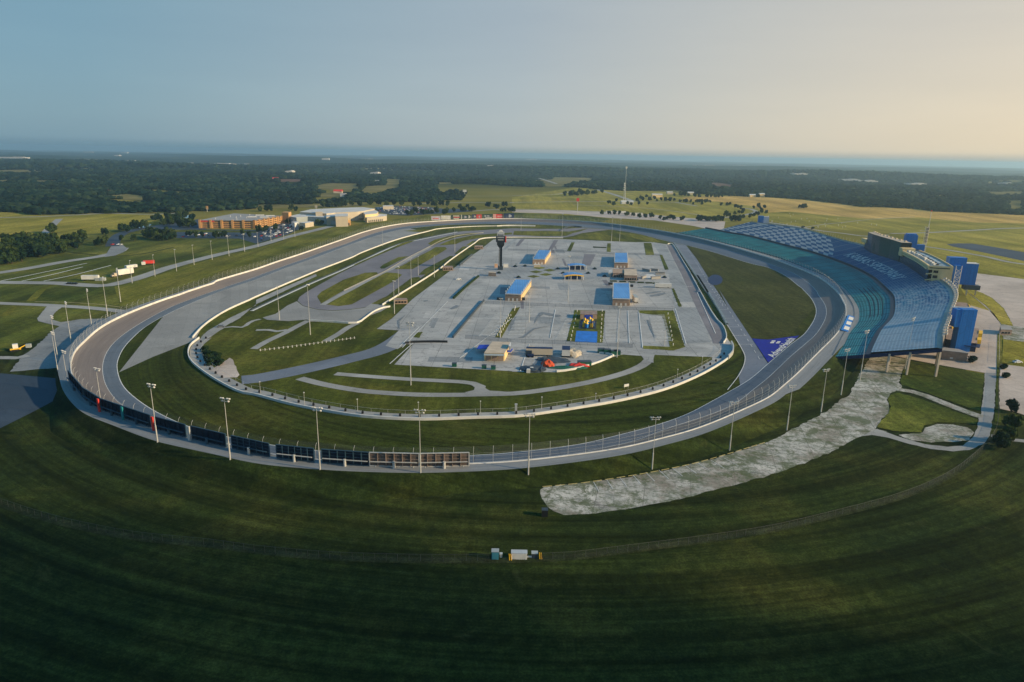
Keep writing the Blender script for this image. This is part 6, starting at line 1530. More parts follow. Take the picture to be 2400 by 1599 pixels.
sign_post('tall cream pylon sign behind the casino roof', 741, 492, 481.5, M['lightwall'], 4)
def hi_sign(label, x, y, ty, mt=M['white'], w=9):
    p = G(x, y); h = topz(p, ty); e = empty('highway_sign', p, label, 'sign'); MB().tube(p, (p[0], p[1], h), .5, n=6).build('post', M['steel'], e); MB().box((p[0], p[1], h-2.5), (w, 1, 5.5)).build('sign_panel', mt, e)
hi_sign('white square sign on a pole among the trees left of centre', 637, 458, 448)
hi_sign('white square sign on a pole in the far pasture', 1089, 458, 445)
hi_sign('red flag-topped thin pole behind the far turn', 1353, 502, 465, M['red'], 5)
hi_sign('tall thin mast with small pale top rising from the far trees', 1465, 450, 391, M['white'], 5)
# cell mast and compound
p = G(1463, 472); h = topz(p, 428); e = empty('cell_tower', p, 'lattice phone mast with white antenna drums above the tree clump', 'mast')
mb = MB()
for dx in (-2.2, 2.2):
    for dy in (-2, 2): mb.beam((p[0]+dx, p[1]+dy, 0), (p[0]+dx*.4, p[1]+dy*.4, h), .5, .5)
for k in range(9): z = h*k/9; f = 1-.6*k/9; mb.beam((p[0]-2.2*f, p[1]-2, z), (p[0]+2.1*f, p[1]-2, z+h/9), .3, .3)
mb.build('lattice', M['steel'], e)
for k in (.62, .75, .86, .95): MB().tube((p[0]-2.2, p[1]-3, h*k), (p[0]-2.2, p[1]-4, h*k), 1.5, n=10).build('antenna_dish', M['white'], e)
# garages with blue roofs
GR = [([(1262.5,586.6),(1291.5,587.3),(1277,608),(1248.5,608)], 'blue-roofed garage building at the far left of the paddock'), ([(1441,593),(1470.4,593),(1471.6,616),(1440,615.4)], 'blue-roofed garage building at the far right of the paddock'),
      ([(1208.5,655.5),(1245.5,656.5),(1221,690.5),(1184,689)], 'longer blue-roofed garage with cream side near the scoring tower'), ([(1437.3,664.3),(1475.5,664.3),(1476.8,701.2),(1436,700)], 'longer blue-roofed garage at the near right of the paddock')]
for rf, lb in GR:
    e, ed = block(lb, rf, 5.0, M['brick'], M['steel'], 'garage', 'garage_building', group='blue-roofed garages')
    pts = [Vector(G(x, y, 5.0)) for x, y in rf]; c = sum(pts, Vector())/4
    MB().prism([(c.x+(p.x-c.x)*.93, c.y+(p.y-c.y)*.95) for p in pts], 5.05, 5.35).build('blue_roof_panel', M['blue_roof'], e)
    front = ed[0]; side = max(ed, key=lambda t: t[3].x*t[4])
    openings(e, front, 5, 1, M['brick2'], 4.4, .22, .02, .0, 'wall_band', .4); openings(e, front, 1, 3, M['white'], 2, 1.9, .1, .6, 'door', .1)
    openings(e, side, 1, 12, M['cream'], 2, 3.4, .02, .18, 'garage_door', .4)
    for sd2 in (side, min(ed, key=lambda t: t[3].x*t[4])):
        for j in range(7):
            q = sd2[1].lerp(sd2[2], (j+.5)/7); MB().box((q.x, q.y, 5.9), (.5, .5, 1.6)).build('flue', M['white'], e)
# pavilions
def pavilion(label, x0, x1, yt, yb, yel):
    a, b = Vector(G(x0, yb)), Vector(G(x1, yb)); e = empty('pavilion', tuple((a+b)/2), label, 'pavilion', 'blue vaulted pavilions in the plaza')
    L = (b-a).length; D = 11; n = 9; rows = []
    ux = (b-a).normalized(); uy = Vector((-ux.y, ux.x, 0))
    for j in range(n): t = j/(n-1); z = 3.9+1.0*math.sin(math.pi*t); rows.append([a+ux*L*t+Vector((0, 0, z)), a+ux*L*t+uy*D+Vector((0, 0, z))])
    MB().sheet(rows).build('vaulted_roof', M['blue_roof'], e)
    fas = MB(); off = uy*(0 if yel == 'front' else D)
    fas.sheet([[r[0]+off-uy*.1 for r in rows], [r[0]+off-uy*.1-Vector((0, 0, 1.0)) for r in rows]]); fas.build('yellow_fascia', M['yellow'], e)
    for t in (0.02, .34, .66, .98):
        for d in (.5, D-.5): p = a+ux*L*t+uy*d; MB().tube((p.x, p.y, 0), (p.x, p.y, 4.0), .25, n=6).build('column', M['white'], e)
    MB().box(tuple((a+b)/2+uy*D*.5+Vector((0, 0, 1.4))), (L*.8, D*.5, 2.8), math.atan2(ux.y, ux.x)).build('counter', M['navy'], e)
T_ = lambda t, x, y: tile(t, [(x, y)])[0]
pavilion('blue vaulted pavilion with yellow rear fascia in the plaza centre', 1334, 1374.5, 0, 634, 'rear')
pavilion('blue vaulted pavilion with yellow front fascia in the plaza centre', 1323, 1368, 0, 657, 'front')
K3 = lambda L: [(1400+x/13.08, 600+y/13.08) for x, y in L]
e, ed = block('tan flat-roofed media building beside the round plaza', K3([(825,405),(1195,408),(1225,598),(830,590)]), 4.6, M['brick2'], M['tan'], name='media_building'); openings(e, ed[0], 1, 5, M['glass'], 2, 1.6, .05, .4, 'window', .6)
e, ed = block('lower brown flat-roofed building left of the media building', K3([(480,400),(815,402),(815,530),(480,525)]), 4.0, M['brick2'], M['brick'], name='office_building'); openings(e, ed[0], 1, 4, M['glass'], 2, 1.4, .1, .4, 'window', .8)
block('small white-framed kiosk beside the brown building', K3([(350,430),(440,425),(438,515),(345,515)]), 4.0, M['greywall'], M['steel'], name='kiosk')
# near service building
K5 = lambda L: [(1050+x/5.885, 790+y/5.885) for x, y in L]
e, ed = block('tan-roofed service building with blue awnings near the infield yard', K5([(612,66),(862,72),(780,222),(503,218)]), 4.3, M['cream'], M['tan'], name='service_building')
openings(e, ed[0], 1, 3, M['brick2'], 2, 2.6, .04, .15, 'bay', .3)
def slab(e, px, z, th, mt, name): MB().prism([G(x, y, z) for x, y in px], z-th, z).build(name, mt, e)
slab(e, K5([(432,108),(572,104),(525,158),(395,160)]), 3.0, .25, M['navy'] if 0 else mat('royal_awning', (0.01, 0.05, 0.42), .6, .1, .3), 'awning')
slab(e, K5([(818,182),(898,160),(870,200),(822,204)]), 3.0, .25, MC['royal_awning'], 'awning')
slab(e, K5([(498,218),(778,222),(772,258),(495,250)]), 3.9, .3, M['greywall'], 'porch_roof')
for u, v in ((398,215),(500,305),(770,318),(632,300)): p = G(*K5([(u, v)])[0]); MB().tube(p, (p[0], p[1], 3.2), .18, n=6).build('post', M['white'], e)
MB().prism([G(x, y, 6.0) for x, y in K5([(835,125),(862,70),(868,72),(866,128)])], 3.8, 6.0).build('signboard', M['white'], e)
# playground
b_ = lambda x, y: (1200+x/3.92, 640+y/3.92)
e, ed = block('small banded stone building with blue front in the playground lawn', [b_(630,346), b_(780,348), b_(782,380), b_(628,378)], 3.4, M['brick'], M['brick2'], name='playground_building')
openings(e, ed[0], 1, 1, MC['royal_awning'], 2, 2.6, .2, .2, 'blue_front', .3)
PG = empty('climbing_set', T('b3', [(690,490)])[0], 'blue and yellow climbing frame on the dark playground pad', 'playground')
for k, (u, v) in enumerate(((650,480),(668,470),(690,485),(700,470),(715,460),(735,478),(745,495),(660,500),(685,505),(730,500))):
    p = T('b3', [(u, v)])[0]; MB().box((p[0], p[1], 1.4), (1.5, 1.5, 2.8), k*.5).build('deck', M['yellow'] if k % 2 else M['blue_wall'], PG); MB().tube((p[0], p[1], 2.6), (p[0], p[1], 4.2), 1.2, .1, n=4).build('canopy', M['yellow'] if k % 3 else M['navy'], PG)
# shelters along the white wall
for lb, c_ in (('brown roofed shelter at the near end of the hairpin wall', [(1283,1484),(1385,1486),(1392,1500),(1270,1502)]), ('brown roofed shelter halfway along the hairpin wall', [(1728,1188),(1806,1190),(1812,1202),(1716,1202)]), ('small tan shelter at the far end of the hairpin wall', [(2012,1000),(2082,1000),(2086,1010),(2008,1010)])):
    e, ed = block(lb, [T_('a2', *q) for q in c_], 3.0, M['brick'], M['brick2'], 'shelter', 'shelter'); openings(e, ed[0], 1, 4, M['glass'], 1, 1.1, .05, .3, 'window', .9)
K1 = lambda L: [(1130+x/11.7, 530+y/11.7) for x, y in L]
block('orange-tan cabin left of the scoring tower base', K1([(182,1245),(375,1262),(380,1285),(175,1275)]), 3.2, M['brick'], M['tan'], name='cabin')
block('small orange-tan cabin just behind the scoring tower', K1([(342,1022),(428,1024),(428,1040),(340,1040)]), 3.4, mat('peach_wall', (0.6, 0.36, 0.22), .8, .1, .3), M['tan'], name='cabin')
block('white ticket booth right of the scoring tower', K1([(585,1028),(715,1030),(718,1045),(582,1045)]), 3.2, M['white'], M['roof_pale'], name='booth')
block('white trailer office in front of the far left garage', K1([(1420,1042),(1600,1045),(1602,1060),(1418,1058)]), 2.6, M['lightwall'], M['roof_pale'], name='cabin')
# right-hand concession buildings (roofs traced at 4-5 m)
K4 = lambda L: [(2150+x/9.22, 690+y/9.22) for x, y in L]
e, ed = block('brown-roofed concession hall with navy front and yellow corners', K4([(1000,702),(1335,748),(1285,1060),(925,1020)]), 5.0, M['navy'], M['brick2'], name='concession_building')
for q_ in ([(1335,775),(1415,785),(1410,850),(1325,845)], [(1300,925),(1390,930),(1385,990),(1295,985)]): slab(e, K4(q_), 5.4, 2.4, M['yellow'], 'yellow_canopy')
slab(e, K4([(925,1030),(1368,1078),(1345,1150),(912,1090)]), 3.6, .3, M['navy'], 'awning')
for u, v in ((1128,820),(1150,868),(1105,905),(960,930)): p = G(*K4([(u, v)])[0], 5.0); MB().tube((p[0], p[1], 5.0), (p[0], p[1], 5.8), .5, n=8).build('roof_vent', M['white'], e)
e, ed = block('dark brown roofed building tucked beside the grandstand rear', K4([(665,615),(800,640),(725,990),(610,960)]), 4.6, M['steel_dk'], M['brick2'], name='concession_building')
for u, v in ((770,705),): slab(e, K4([(750,690),(798,690),(795,725),(748,725)]), 5.2, 1.5, M['yellow'], 'yellow_canopy')
e, ed = block('grey block building with banded front beside the service road', K4([(575,1150),(890,1185),(1105,1262),(1100,1272),(432,1200)]), 4.8, M['brick2'], M['roof_grey'], name='concession_building')
openings(e, ed[0], 7, 1, M['brick'], 4.2, .25, .01, 0, 'wall_band', .4); openings(e, ed[0], 1, 1, M['white'], 1, .8, .44, .2, 'sign', .8)
e, ed = block('brown-roofed concession building with yellow edge behind the tall blue tower', K4([(775,162),(1070,190),(1190,380),(1275,490),(1050,460),(1080,270),(760,250)]), 4.6, M['navy'], M['brick2'], name='concession_building')
slab(e, K4([(1100,205),(1125,215),(1195,370),(1170,365)]), 5.0, 1.0, M['yellow'], 'yellow_canopy')
e, ed = block('small brown ticket kiosk by the concourse fence', [(1800+x/3.92, 640+y/3.92) for x, y in ((2135,482),(2228,488),(2245,522),(2140,520))], 3.4, M['brick2'], M['roof_grey'], name='kiosk'); openings(e, ed[0], 1, 3, M['glass'], 1, 1.0, .1, .4, 'window', 1.0)
# foreground cabinets at the fence
F5 = lambda x, y: G(1120+x/13.08, 1270+y/13.08)
def cabinet(label, x0, x1, yb, yt, dep, mt, name, extra=None):
    a, b = Vector(F5(x0, yb)), Vector(F5(x1, yb)); h = topz(tuple(a), 1270+yt/13.08)*.8; c = (a+b)/2; L = (b-a).length; e = empty(name, tuple(c), label, 'cabinet')
    MB().box((c.x, c.y+dep/2, h/2), (L, dep, h)).build('body', mt, e); MB().box((c.x, c.y+dep/2, h+.06), (L+.15, dep+.15, .12)).build('lid', M['greywall'] if mt != M['white'] else M['steel'], e); return e, c, L, h
e, c, L, h = cabinet('teal upright equipment cabinet on the foreground fence line', 420, 635, 560, 260, 1.5, mat('teal_cabinet', (0.05, 0.22, 0.28), .6, .1, .5), 'utility_cabinet'); MB().box((c.x, c.y-.04, h*.5), (L*.8, .06, h*.8)).build('door', MC['teal_cabinet'], e)
e, c, L, h = cabinet('narrow pale box beside the teal cabinet', 668, 745, 495, 360, .7, M['white'], 'meter_box'); MB().box((c.x, c.y-.04, h*.55), (L*.7, .05, h*.6)).build('door', M['steel'], e)
e, c, L, h = cabinet('long white ribbed container on the foreground fence line', 1025, 1505, 550, 320, 1.6, M['white'], 'storage_container')
for t in range(7): MB().box((c.x-L/2+L*(t+.5)/7, c.y-.05, h/2), (L/7*.82, .1, h*.9)).build('door_panel', M['white'], e)
for t in (-.32, .32): MB().box((c.x+L*t, c.y+.5, .05), (.3, 1.2, .4)).build('foot', M['steel'], e)
e, c, L, h = cabinet('grey topped dark pump box right of the white container', 1650, 1830, 520, 340, 1.3, M['steel_dk'], 'pump_box'); MB().tube((c.x-2, c.y+.4, .3), (c.x-.4, c.y+.4, .3), .25, n=8).build('pipe', M['steel'], e)
for lb, (xa, ya, xb, yb) in (('left yellow bollard rail by the white container', (945,340,970,580)), ('right yellow gate post leaning by the pump box', (1865,300,1900,540))):
    p = Vector(F5(xb, yb)); h = 1.9; lift(MB().tube(p, p+Vector((-.15, .1, h)), .11, n=6).tube(p+Vector((.5, 0, 0)), p+Vector((.25, .1, h)), .09, n=6).build('gate_post', M['yellow']), lb, 'post')
p = Vector(T('c3', [(300, 975)])[0]); e = empty('dumpster', tuple(p), 'black bin alone at the left end of the weathered lot', 'bin'); MB().box((p.x, p.y, 1.0), (1.7, 1.6, 2.0)).build('body', M['black'], e); MB().box((p.x, p.y, 2.06), (1.8, 1.7, .12)).build('lid', M['steel_dk'], e)

# ------------------------------------------------------------------ trees one can tell apart
def tree_proto(name, seed, n, leaf, tall, quad):
    e = empty(name, (0, 0, 0), 'x', 'tree')
    mb = MB(); mb.tube((0, 0, 0), (0, 0, .34), .035, .022, n=7)
    r = random.Random(seed)
    for k in range(5):
        a = k*1.26+r.random(); mb.tube((0, 0, .28), (.22*math.cos(a), .22*math.sin(a), .5+.12*r.random()), .018, .008, n=5)
    mb.build('trunk', M['trunk'], e)
    crown_mesh('crown', seed, n, quad, leaf, tall).build('crown', leaf, e)
    return e
TP = [tree_proto('tree', 1, 900, M['leaf'], 1.0, .075), tree_proto('tree', 2, 900, M['leaf_dk'], 1.05, .07), tree_proto('tree', 5, 800, M['leaf'], 1.15, .08), tree_proto('tree', 9, 900, M['leaf_dk'], .9, .075)]
tused = [0]*4; tn = 0
def many(poly, n, seed):
    r = random.Random(seed); pts = [G(x, y) for x, y in poly]; xs = [p[0] for p in pts]; ys = [p[1] for p in pts]; out = []
    while len(out) < n:
        x, y = r.uniform(min(xs), max(xs)), r.uniform(min(ys), max(ys))
        if inpoly(np.array([x]), np.array([y]), pts)[0]: px, py = PR(x, y, 0); out.append((float(px), float(py)))
    return out
TREES = {
 'in the dark clump at the left edge': (many(tile('a1', [(-60,1215),(200,1170),(420,1110),(620,1060),(760,1030),(700,1000),(480,985),(300,985),(150,960),(40,1000),(-60,1010)]), 88, 3), (8, 13)),
 'beside the left yard': ([tile('a1', [(x, y)])[0] for x, y in ((640,992),(680,998),(735,985),(760,960),(720,990),(890,1003),(930,1000),(975,985),(610,990),(1115,958),(1235,960),(1120,868),(1170,880),(480,888),(970,905))], (7, 13)),
 'in the round clump below the casino lot': ([tile('a1', [(x, y)])[0] for x, y in ((1345,925),(1375,935),(1410,945),(1450,955),(1490,960),(1530,960),(1570,950),(1600,935),(1390,905),(1440,912),(1490,915),(1540,915),(1585,918))], (7, 11)),
 'by the ponds left of the garage': ([tile('a1', [(x, y)])[0] for x, y in ((1420,775),(1455,765),(1480,770),(1540,765),(1240,845),(1275,850),(1330,840),(1500,820),(1560,815),(1600,800),(1650,835),(1690,830),(1740,840),(1770,775),(1700,750),(1780,825),(1640,760))], (8, 13)),
 'in the casino parking lot': ([tile('a1', [(x, y)])[0] for x, y in ((1740,915),(1800,930),(1860,925),(1990,935),(2060,925),(2230,905),(2290,925))]+[tile('a2', [(x, y)])[0] for x, y in ((290,800),(270,790),(30,880),(90,870),(180,860),(570,815),(600,812),(420,865))], (6, 9)),
 'behind the casino': ([tile('a2', [(x, y)])[0] for x, y in ((40,690),(110,690),(330,680),(370,690),(620,650),(660,655),(700,645),(740,650),(780,650),(820,640),(880,635),(960,640),(1050,632),(1130,630),(1200,638),(1270,630),(1340,635),(1450,640),(1500,640),(1580,630),(1640,640),(1700,635),(1760,640))], (8, 12)),
 'at the far car park': ([tile('a2', [(x, y)])[0] for x, y in ((1470,705),(1520,710),(1580,715),(1620,712),(1660,705),(1755,690),(1820,695),(1875,660),(1890,690),(1910,690),(1940,655),(1960,690),(1985,690),(2000,685),(1390,725),(1430,728),(1540,722),(1730,718))], (7, 11)),
 'left of the lane beyond the far turn': ([tile('a2', [(x, y)])[0] for x, y in ((2130,650),(2190,655),(2210,668),(2260,690),(2290,690),(2280,645),(2335,692))]+[tile('a3', [(8, 695)])[0]], (7, 11)),
 'around the phone mast compound': ([tile('a3', [(x, y)])[0] for x, y in ((890,620),(935,638),(960,600),(1060,625),(1095,635),(1150,600),(1165,628),(1180,575),(1200,590),(1235,560),(1240,628),(1265,590),(1330,600),(1370,590),(1410,595),(1450,598),(1490,595),(1310,580),(1540,605),(1580,605),(1600,608),(1640,610),(1700,608),(1730,610),(1770,612),(1790,605),(1820,610),(1745,630),(1665,628))], (6, 10.5)),
 'in the row on the far pasture': ([tile('a3', [(x, y)])[0] for x, y in ((485,548),(535,548),(560,545),(600,548),(640,540),(690,540),(740,530),(765,530),(620,530),(830,520))], (10, 15)),
 'along the far coach park': ([tile('a3', [(x, y)])[0] for x, y in ((825,718),(890,718),(940,720),(985,722),(1055,730),(1115,735),(1170,748),(1225,750),(1280,745),(1360,760),(1425,765),(1450,760),(1480,768),(1550,775),(1570,770),(1395,775))], (6, 9)),
 'in the clump above the checkered seats': ([tile('a3', [(x, y)])[0] for x, y in ((1710,770),(1740,768),(1775,775),(1810,775),(1850,778),(1890,778),(1920,778),(1730,778),(1800,780),(1870,785))]+[tile('a3', [(x, y)])[0] for x, y in ((2025,778),(2055,780),(2085,782),(1965,740),(1998,735))], (7, 11)),
 'lining the curved far road': ([tile('a3', [(x, y)])[0] for x, y in ((2050,655),(2075,660),(2100,672),(2125,690),(2045,720),(2085,708),(2120,755),(2185,750),(2220,738),(2255,725),(2220,665),(2265,655),(2280,670),(2320,660),(2335,712),(1920,638),(1975,638),(1998,632),(2110,710),(2290,705))], (6, 10)),
 'in the bushy row before the far woods': ([tile('a3', [(x, y)])[0] for x, y in ((1545,545),(1580,550),(1620,552),(1680,558),(1720,560),(1790,560),(1830,560),(1870,562),(1900,562),(1930,560),(1990,552),(2040,552),(1490,548),(1810,535))], (8, 12)),
 'standing on the golden field': ([tile('a4', [(x, y)])[0] for x, y in ((300,660),(322,662),(340,658),(318,655))], (7, 10)),
 'beside the concourse road at the right': ([(2180+x/5.6, 780+y/5.6) for x, y in ((1068,1050),(1075,1250),(1030,1440),(930,1520))], (5.5, 7)),
}
for zn, (L, (h0, h1)) in TREES.items():
    L = sorted(L)
    for i, (x, y) in enumerate(L):
        k = tn % 4; tn += 1
        o = TP[k] if not tused[k] else copy_tree(TP[k]); tused[k] = 1
        g_ = G(x, y); h = random.uniform(h0, h1)/(1.0 if k != 2 else 1.12); o.location = (g_[0], g_[1], 0); wd = h*random.uniform(.75, 1.0)
        if 'concourse' in zn: wd = h*.9
        o.scale = (wd, wd, h); o.rotation_euler.z = random.uniform(0, 6.28)
        tag(o, 'green tree %s, %s from the left' % (zn, nth(i)), 'tree', 'trees '+zn)
# shrubs near the tunnel mouth
sh = []
for i, (x, y) in enumerate(((1880,720),(1900,760),(1930,790),(1960,820),(1990,810),(2020,840),(1910,800),(1950,770),(2000,780),(1930,840))):
    g_ = T('b1', [(x, y)])[0]; o = copy_tree(TP[1]); o.location = (g_[0], g_[1], -.6); o.scale = (4.2, 4.2, 3.4); o.name = 'bush'
    tag(o, 'dark bush on the slope above the tunnel mouth, %s in the thicket' % nth(i), 'bush', 'bushes above the tunnel mouth')
for i, (x, y, s_) in enumerate(((1378,1388,3.6),)): pass
for lb, (x, y), s_ in (('dark green round bush beside the banded concession building', (2150+1170/9.22, 690+1465/9.22), 5.2), ('dark round tree casting shade by the fence, upper of two', (2180+955/5.6, 780+475/5.6), 4.2), ('dark round tree casting shade by the fence, lower of two', (2180+985/5.6, 780+590/5.6), 4.2),
    ('dark bush on the tan lot beyond the blue tower', (1800+1885/3.92, 320+1395/3.92), 5), ('dark bush at the upper corner of the grandstand rear, left', (1800+318/3.92, 320+845/3.92), 6), ('dark bush at the upper corner of the grandstand rear, right', (1800+408/3.92, 320+855/3.92), 6)):
    g_ = G(x, y); o = copy_tree(TP[3]); o.location = (g_[0], g_[1], -.5); o.scale = (s_, s_, s_*.85); o.name = 'bush'; tag(o, lb, 'bush'); 
    if 'group' in o: del o['group']

# ------------------------------------------------------------------ vehicles
def car_mesh(mt):
    mb = MB(); L, W_, = 4.5, 1.85
    prof = [(-2.25, .35), (-2.25, .85), (-1.9, .95), (-1.35, 1.0), (-.85, 1.42), (.75, 1.45), (1.35, .98), (2.1, .85), (2.25, .6), (2.25, .35)]
    n = len(prof); vs = [(x, s*W_/2*(1 if z < 1.05 else .82), z) for s in (-1, 1) for x, z in prof]
    mb.add(vs, [tuple(range(n-1, -1, -1)), tuple(range(n, 2*n))]+[(i, (i+1) % n, n+(i+1) % n, n+i) for i in range(n)])
    mb.cm = 1
    for s in (-1, 1): mb.box((0-.05, s*.86, 1.18), (1.7, .06, .3))
    mb.box((-1.12, 0, 1.2), (.5, 1.3, .28), 0, R(48)); mb.box((1.08, 0, 1.2), (.5, 1.3, .28), 0, R(-42))
    for x in (-1.4, 1.4):
        for s in (-1, 1): mb.tube((x, s*.70, .33), (x, s*.95, .33), .33, n=10)
    return mb
CC = {'white': (.75, .75, .72), 'silver': (.42, .44, .46), 'black': (.02, .022, .025), 'grey': (.14, .15, .16), 'red': (.38, .03, .025), 'blue': (.03, .08, .28)}
CARM = {k: mat('car_'+k, v, .35, .05, .3, spec=.5) for k, v in CC.items()}
cp = {}
def car(color, p, rz, label, group=None):
    if color not in cp: o = car_mesh(0).build('parked_car', [CARM[color], M['glass']]); cp[color] = o
    else: o = copy_tree(cp[color])
    o.location = (p[0], p[1], .09); o.rotation_euler.z = rz; tag(o, label, 'car', group); return o
def lot_rows(poly, rows, label, group, dens, seed, ang, zz=6.2):
    r = random.Random(seed); cnt = {}
    pts = [G(x, y) for x, y in poly]; xs = [p[0] for p in pts]; ys = [p[1] for p in pts]
    k = 0; y = min(ys)+3; ri = 0
    while y < max(ys):
        c = 0; x = min(xs)
        while x < max(xs):
            if inpoly(np.array([x]), np.array([y]), pts)[0] and r.random() < dens:
                col = r.choice(['white', 'silver', 'black', 'grey', 'white', 'silver', 'black', 'grey', 'white', 'silver', 'grey', 'red', 'blue'])
                car(col, (x+r.uniform(-.2, .2), y+r.uniform(-.4, .4)), ang+r.choice((0, math.pi)), '%s car %s in the %s row from the front, %s' % (col, nth(c), nth(ri), label), group); c += 1
            x += 3.0 if abs(math.sin(ang)) > .7 else 6.0
        y += zz if ri % 2 else zz*2.1; ri += 1
lot_rows([tile('a2', [q])[0] for q in ((1110,660),(1300,648),(1600,655),(1700,675),(1640,705),(1420,718),(1240,715),(1130,690))], 0, 'far casino car park', 'cars in the far casino car park', .42, 4, R(90))
lot_rows([tile('a2', [q])[0] for q in ((60,870),(220,815),(330,815),(400,845),(290,890),(60,960),(20,930))], 0, 'casino front lot', 'cars in the casino front lot', .40, 8, R(90))
lot_rows([tile('a1', [q])[0] for q in ((1600,892),(1900,890),(2340,905),(2340,935),(1900,930),(1650,928))], 0, 'lot below the garage', 'cars in the lot below the garage', .20, 15, R(90))
lot_rows([tile('a1', [q])[0] for q in ((1035,985),(1130,985),(1130,1001),(1035,1001))], 0, 'bend lot', 'cars at the bend lot', .9, 21, R(90))
for i, (c_, u, v, rz) in enumerate((('black', 640, 1358, .1), ('black', 685, 1360, .05))): car(c_, T('a1', [(u, v)])[0], rz, ('left' if i == 0 else 'right')+' one of two black cars on the far-left access road')
car('silver', T('b3', [(1715, 175)])[0], 1.3, 'small dark-shadowed car standing on the pit stalls'); car('white', T('a2', [(1860, 1318)])[0], .4, 'white car alone on the garage lane left of the tower')
car('grey', T('b1', [(2030, 500)])[0], .2, 'grey car beside the inner wall opening on the left'); car('white', T('b4', [(2290, 828)])[0], .1, 'white car at the fence beyond the concourse road')
def trailer(label, p, rz, L, W_, H, mt, tractor=True, name='semi_truck', zb=1.1, cat='truck', roof=None, wheels=True):
    e = empty(name, (p[0], p[1], .08), label, cat); ca, sa = math.cos(rz), math.sin(rz)
    def W2(x, y, z): return (p[0]+x*ca-y*sa, p[1]+x*sa+y*ca, z)
    MB().box(W2(0, 0, zb+H/2), (L, W_, H), rz).build('trailer', mt, e)
    if roof: MB().box(W2(0, 0, zb+H+.06), (L*.99, W_*.98, .12), rz).build('roof', roof, e)
    if wheels:
        for x in (-L*.42, -L*.32, L*.3):
            for s in (-1, 1): MB().tube(W2(x, s*W_*.40, .5), W2(x, s*W_*.5, .5), .5, n=10).build('wheel', M['rubber'], e)
    if tractor:
        MB().box(W2(L/2+2.2, 0, 1.9), (2.4, W_*.95, 2.4), rz).build('cab', M['tan'], e); MB().box(W2(L/2+4.2, 0, 1.3), (2.0, W_*.8, 1.2), rz).build('bonnet', M['tan'], e)
        MB().box(W2(L/2+3.43, 0, 2.5), (.1, W_*.8, .8), rz).build('windscreen', M['glass'], e)
        for x in (L/2+1, L/2+4.4):
            for s in (-1, 1): MB().tube(W2(x, s*W_*.38, .5), W2(x, s*W_*.5, .5), .5, n=10).build('wheel', M['rubber'], e)
    return e
S9 = lambda x, y: G(120+x/9.054, 560+y/9.054)
a, b = Vector(S9(1400, 800)), Vector(S9(1745, 745)); c = (a+b)/2; an = math.atan2((a-b).y, (a-b).x)
trailer('semi truck with long cream trailer parked by the far-left access road', c, an, (b-a).length*.95, 2.7, 4.2, M['white'])
trailer('white open-top trailer behind the cream truck', S9(1700, 635), an, 10, 2.8, 2.2, M['white'], False, 'flatbed_trailer', cat='trailer')
trailer('short white box trailer on the left of the access road', S9(840, 885), R(8), 12, 3.0, 3.0, M['white'], False, 'box_trailer', cat='trailer')
trailer('pale equipment crate beside the short white box trailer', S9(1050, 885), R(8), 7, 3, 2.2, M['greywall'], False, 'crate', cat='crate', wheels=False, zb=0)
e = trailer('red and white fire engine parked on the grass left of the track', S9(2080, 545), R(25), 9, 3, 2.6, M['red'], False, 'fire_engine'); p = S9(2000, 560); MB().box((p[0]-1, p[1]-1, 1.9), (3, 2.8, 2.4), R(25)).build('cab', M['white'], e)
trailer('white coach parked at the far side of the garage paving', T('b3', [(1386, 136)])[0], R(-3), 13, 2.6, 3.0, M['white'], False, 'coach', .5, 'bus', M['roof_pale'])
trailer('white box trailer parked right of the near right garage', T('b3', [(1130, 262)])[0], R(88), 13, 2.6, 3.0, M['white'], False, 'box_trailer', cat='trailer', roof=M['greywall'])
q5 = lambda x, y: G(*K5([(x, y)])[0])
trailer('cream sided container trailer in the infield service yard', q5(1258, 262), R(-1), 24*.42*2.0/2+3.5, 3.2, 3.2, M['lightwall'], False, 'container_trailer', cat='trailer', roof=M['navy'])
trailer('upright white lorry with navy top in the service yard', q5(1625, 262), R(86), 7.5, 4.2, 3.2, M['white'], True, 'box_lorry', roof=M['navy'])
trailer('dark lift truck at the left of the service yard containers', q5(1125, 250), R(80), 7, 3.2, 2.2, M['steel_dk'], True, 'lift_truck')
trailer('small dark cart below the lift truck', q5(1138, 280), R(0), 3.2, 2.2, 1.2, M['navy'], False, 'utility_cart', .5, 'cart')
lift(MB().beam(Vector(q5(1418, 240))+Vector((0, 0, 1)), Vector(q5(1600, 245))+Vector((0, 0, 1)), .5, .35).build('boom', M['white']), 'long white boom lying in the service yard', 'boom')
def heap(label, p, rx, ry, h, mt, name, seed, cat='pile'):
    bm = bmesh.new(); bmesh.ops.create_icosphere(bm, subdivisions=3, radius=1); r = random.Random(seed); ph = [r.uniform(0, 6) for _ in range(4)]
    for v in bm.verts:
        k = 1+.18*math.sin(5*v.co.x+ph[0])*math.cos(4*v.co.y+ph[1])+r.uniform(-.12, .12); v.co = Vector((v.co.x*rx*k, v.co.y*ry*k, max(-.02, v.co.z)*h*k))
    me = bpy.data.meshes.new(name); bm.to_mesh(me); bm.free(); me.materials.append(mt); o = bpy.data.objects.new(name, me); COL.objects.link(o); o.location = (p[0], p[1], .1); tag(o, label, cat)
heap('heap of bright orange-red netting in the service yard', q5(1372, 385), 3.2, 5, 2.2, M['redor'], 'netting_heap', 1)
heap('dark grey heap of scrap right of the orange heap', q5(1470, 330), 8, 5, 1.2, M['steel_dk'], 'scrap_heap', 2)
heap('pale heap of broken panels at the right of the lorry', q5(1722, 235), 4.5, 7, 2.2, M['lightwall'], 'panel_heap', 3)
heap('red tarpaulin heap behind the jersey barrier', q5(1805, 408), 5.0, 2.2, 1.6, M['red'], 'tarpaulin_heap', 4)
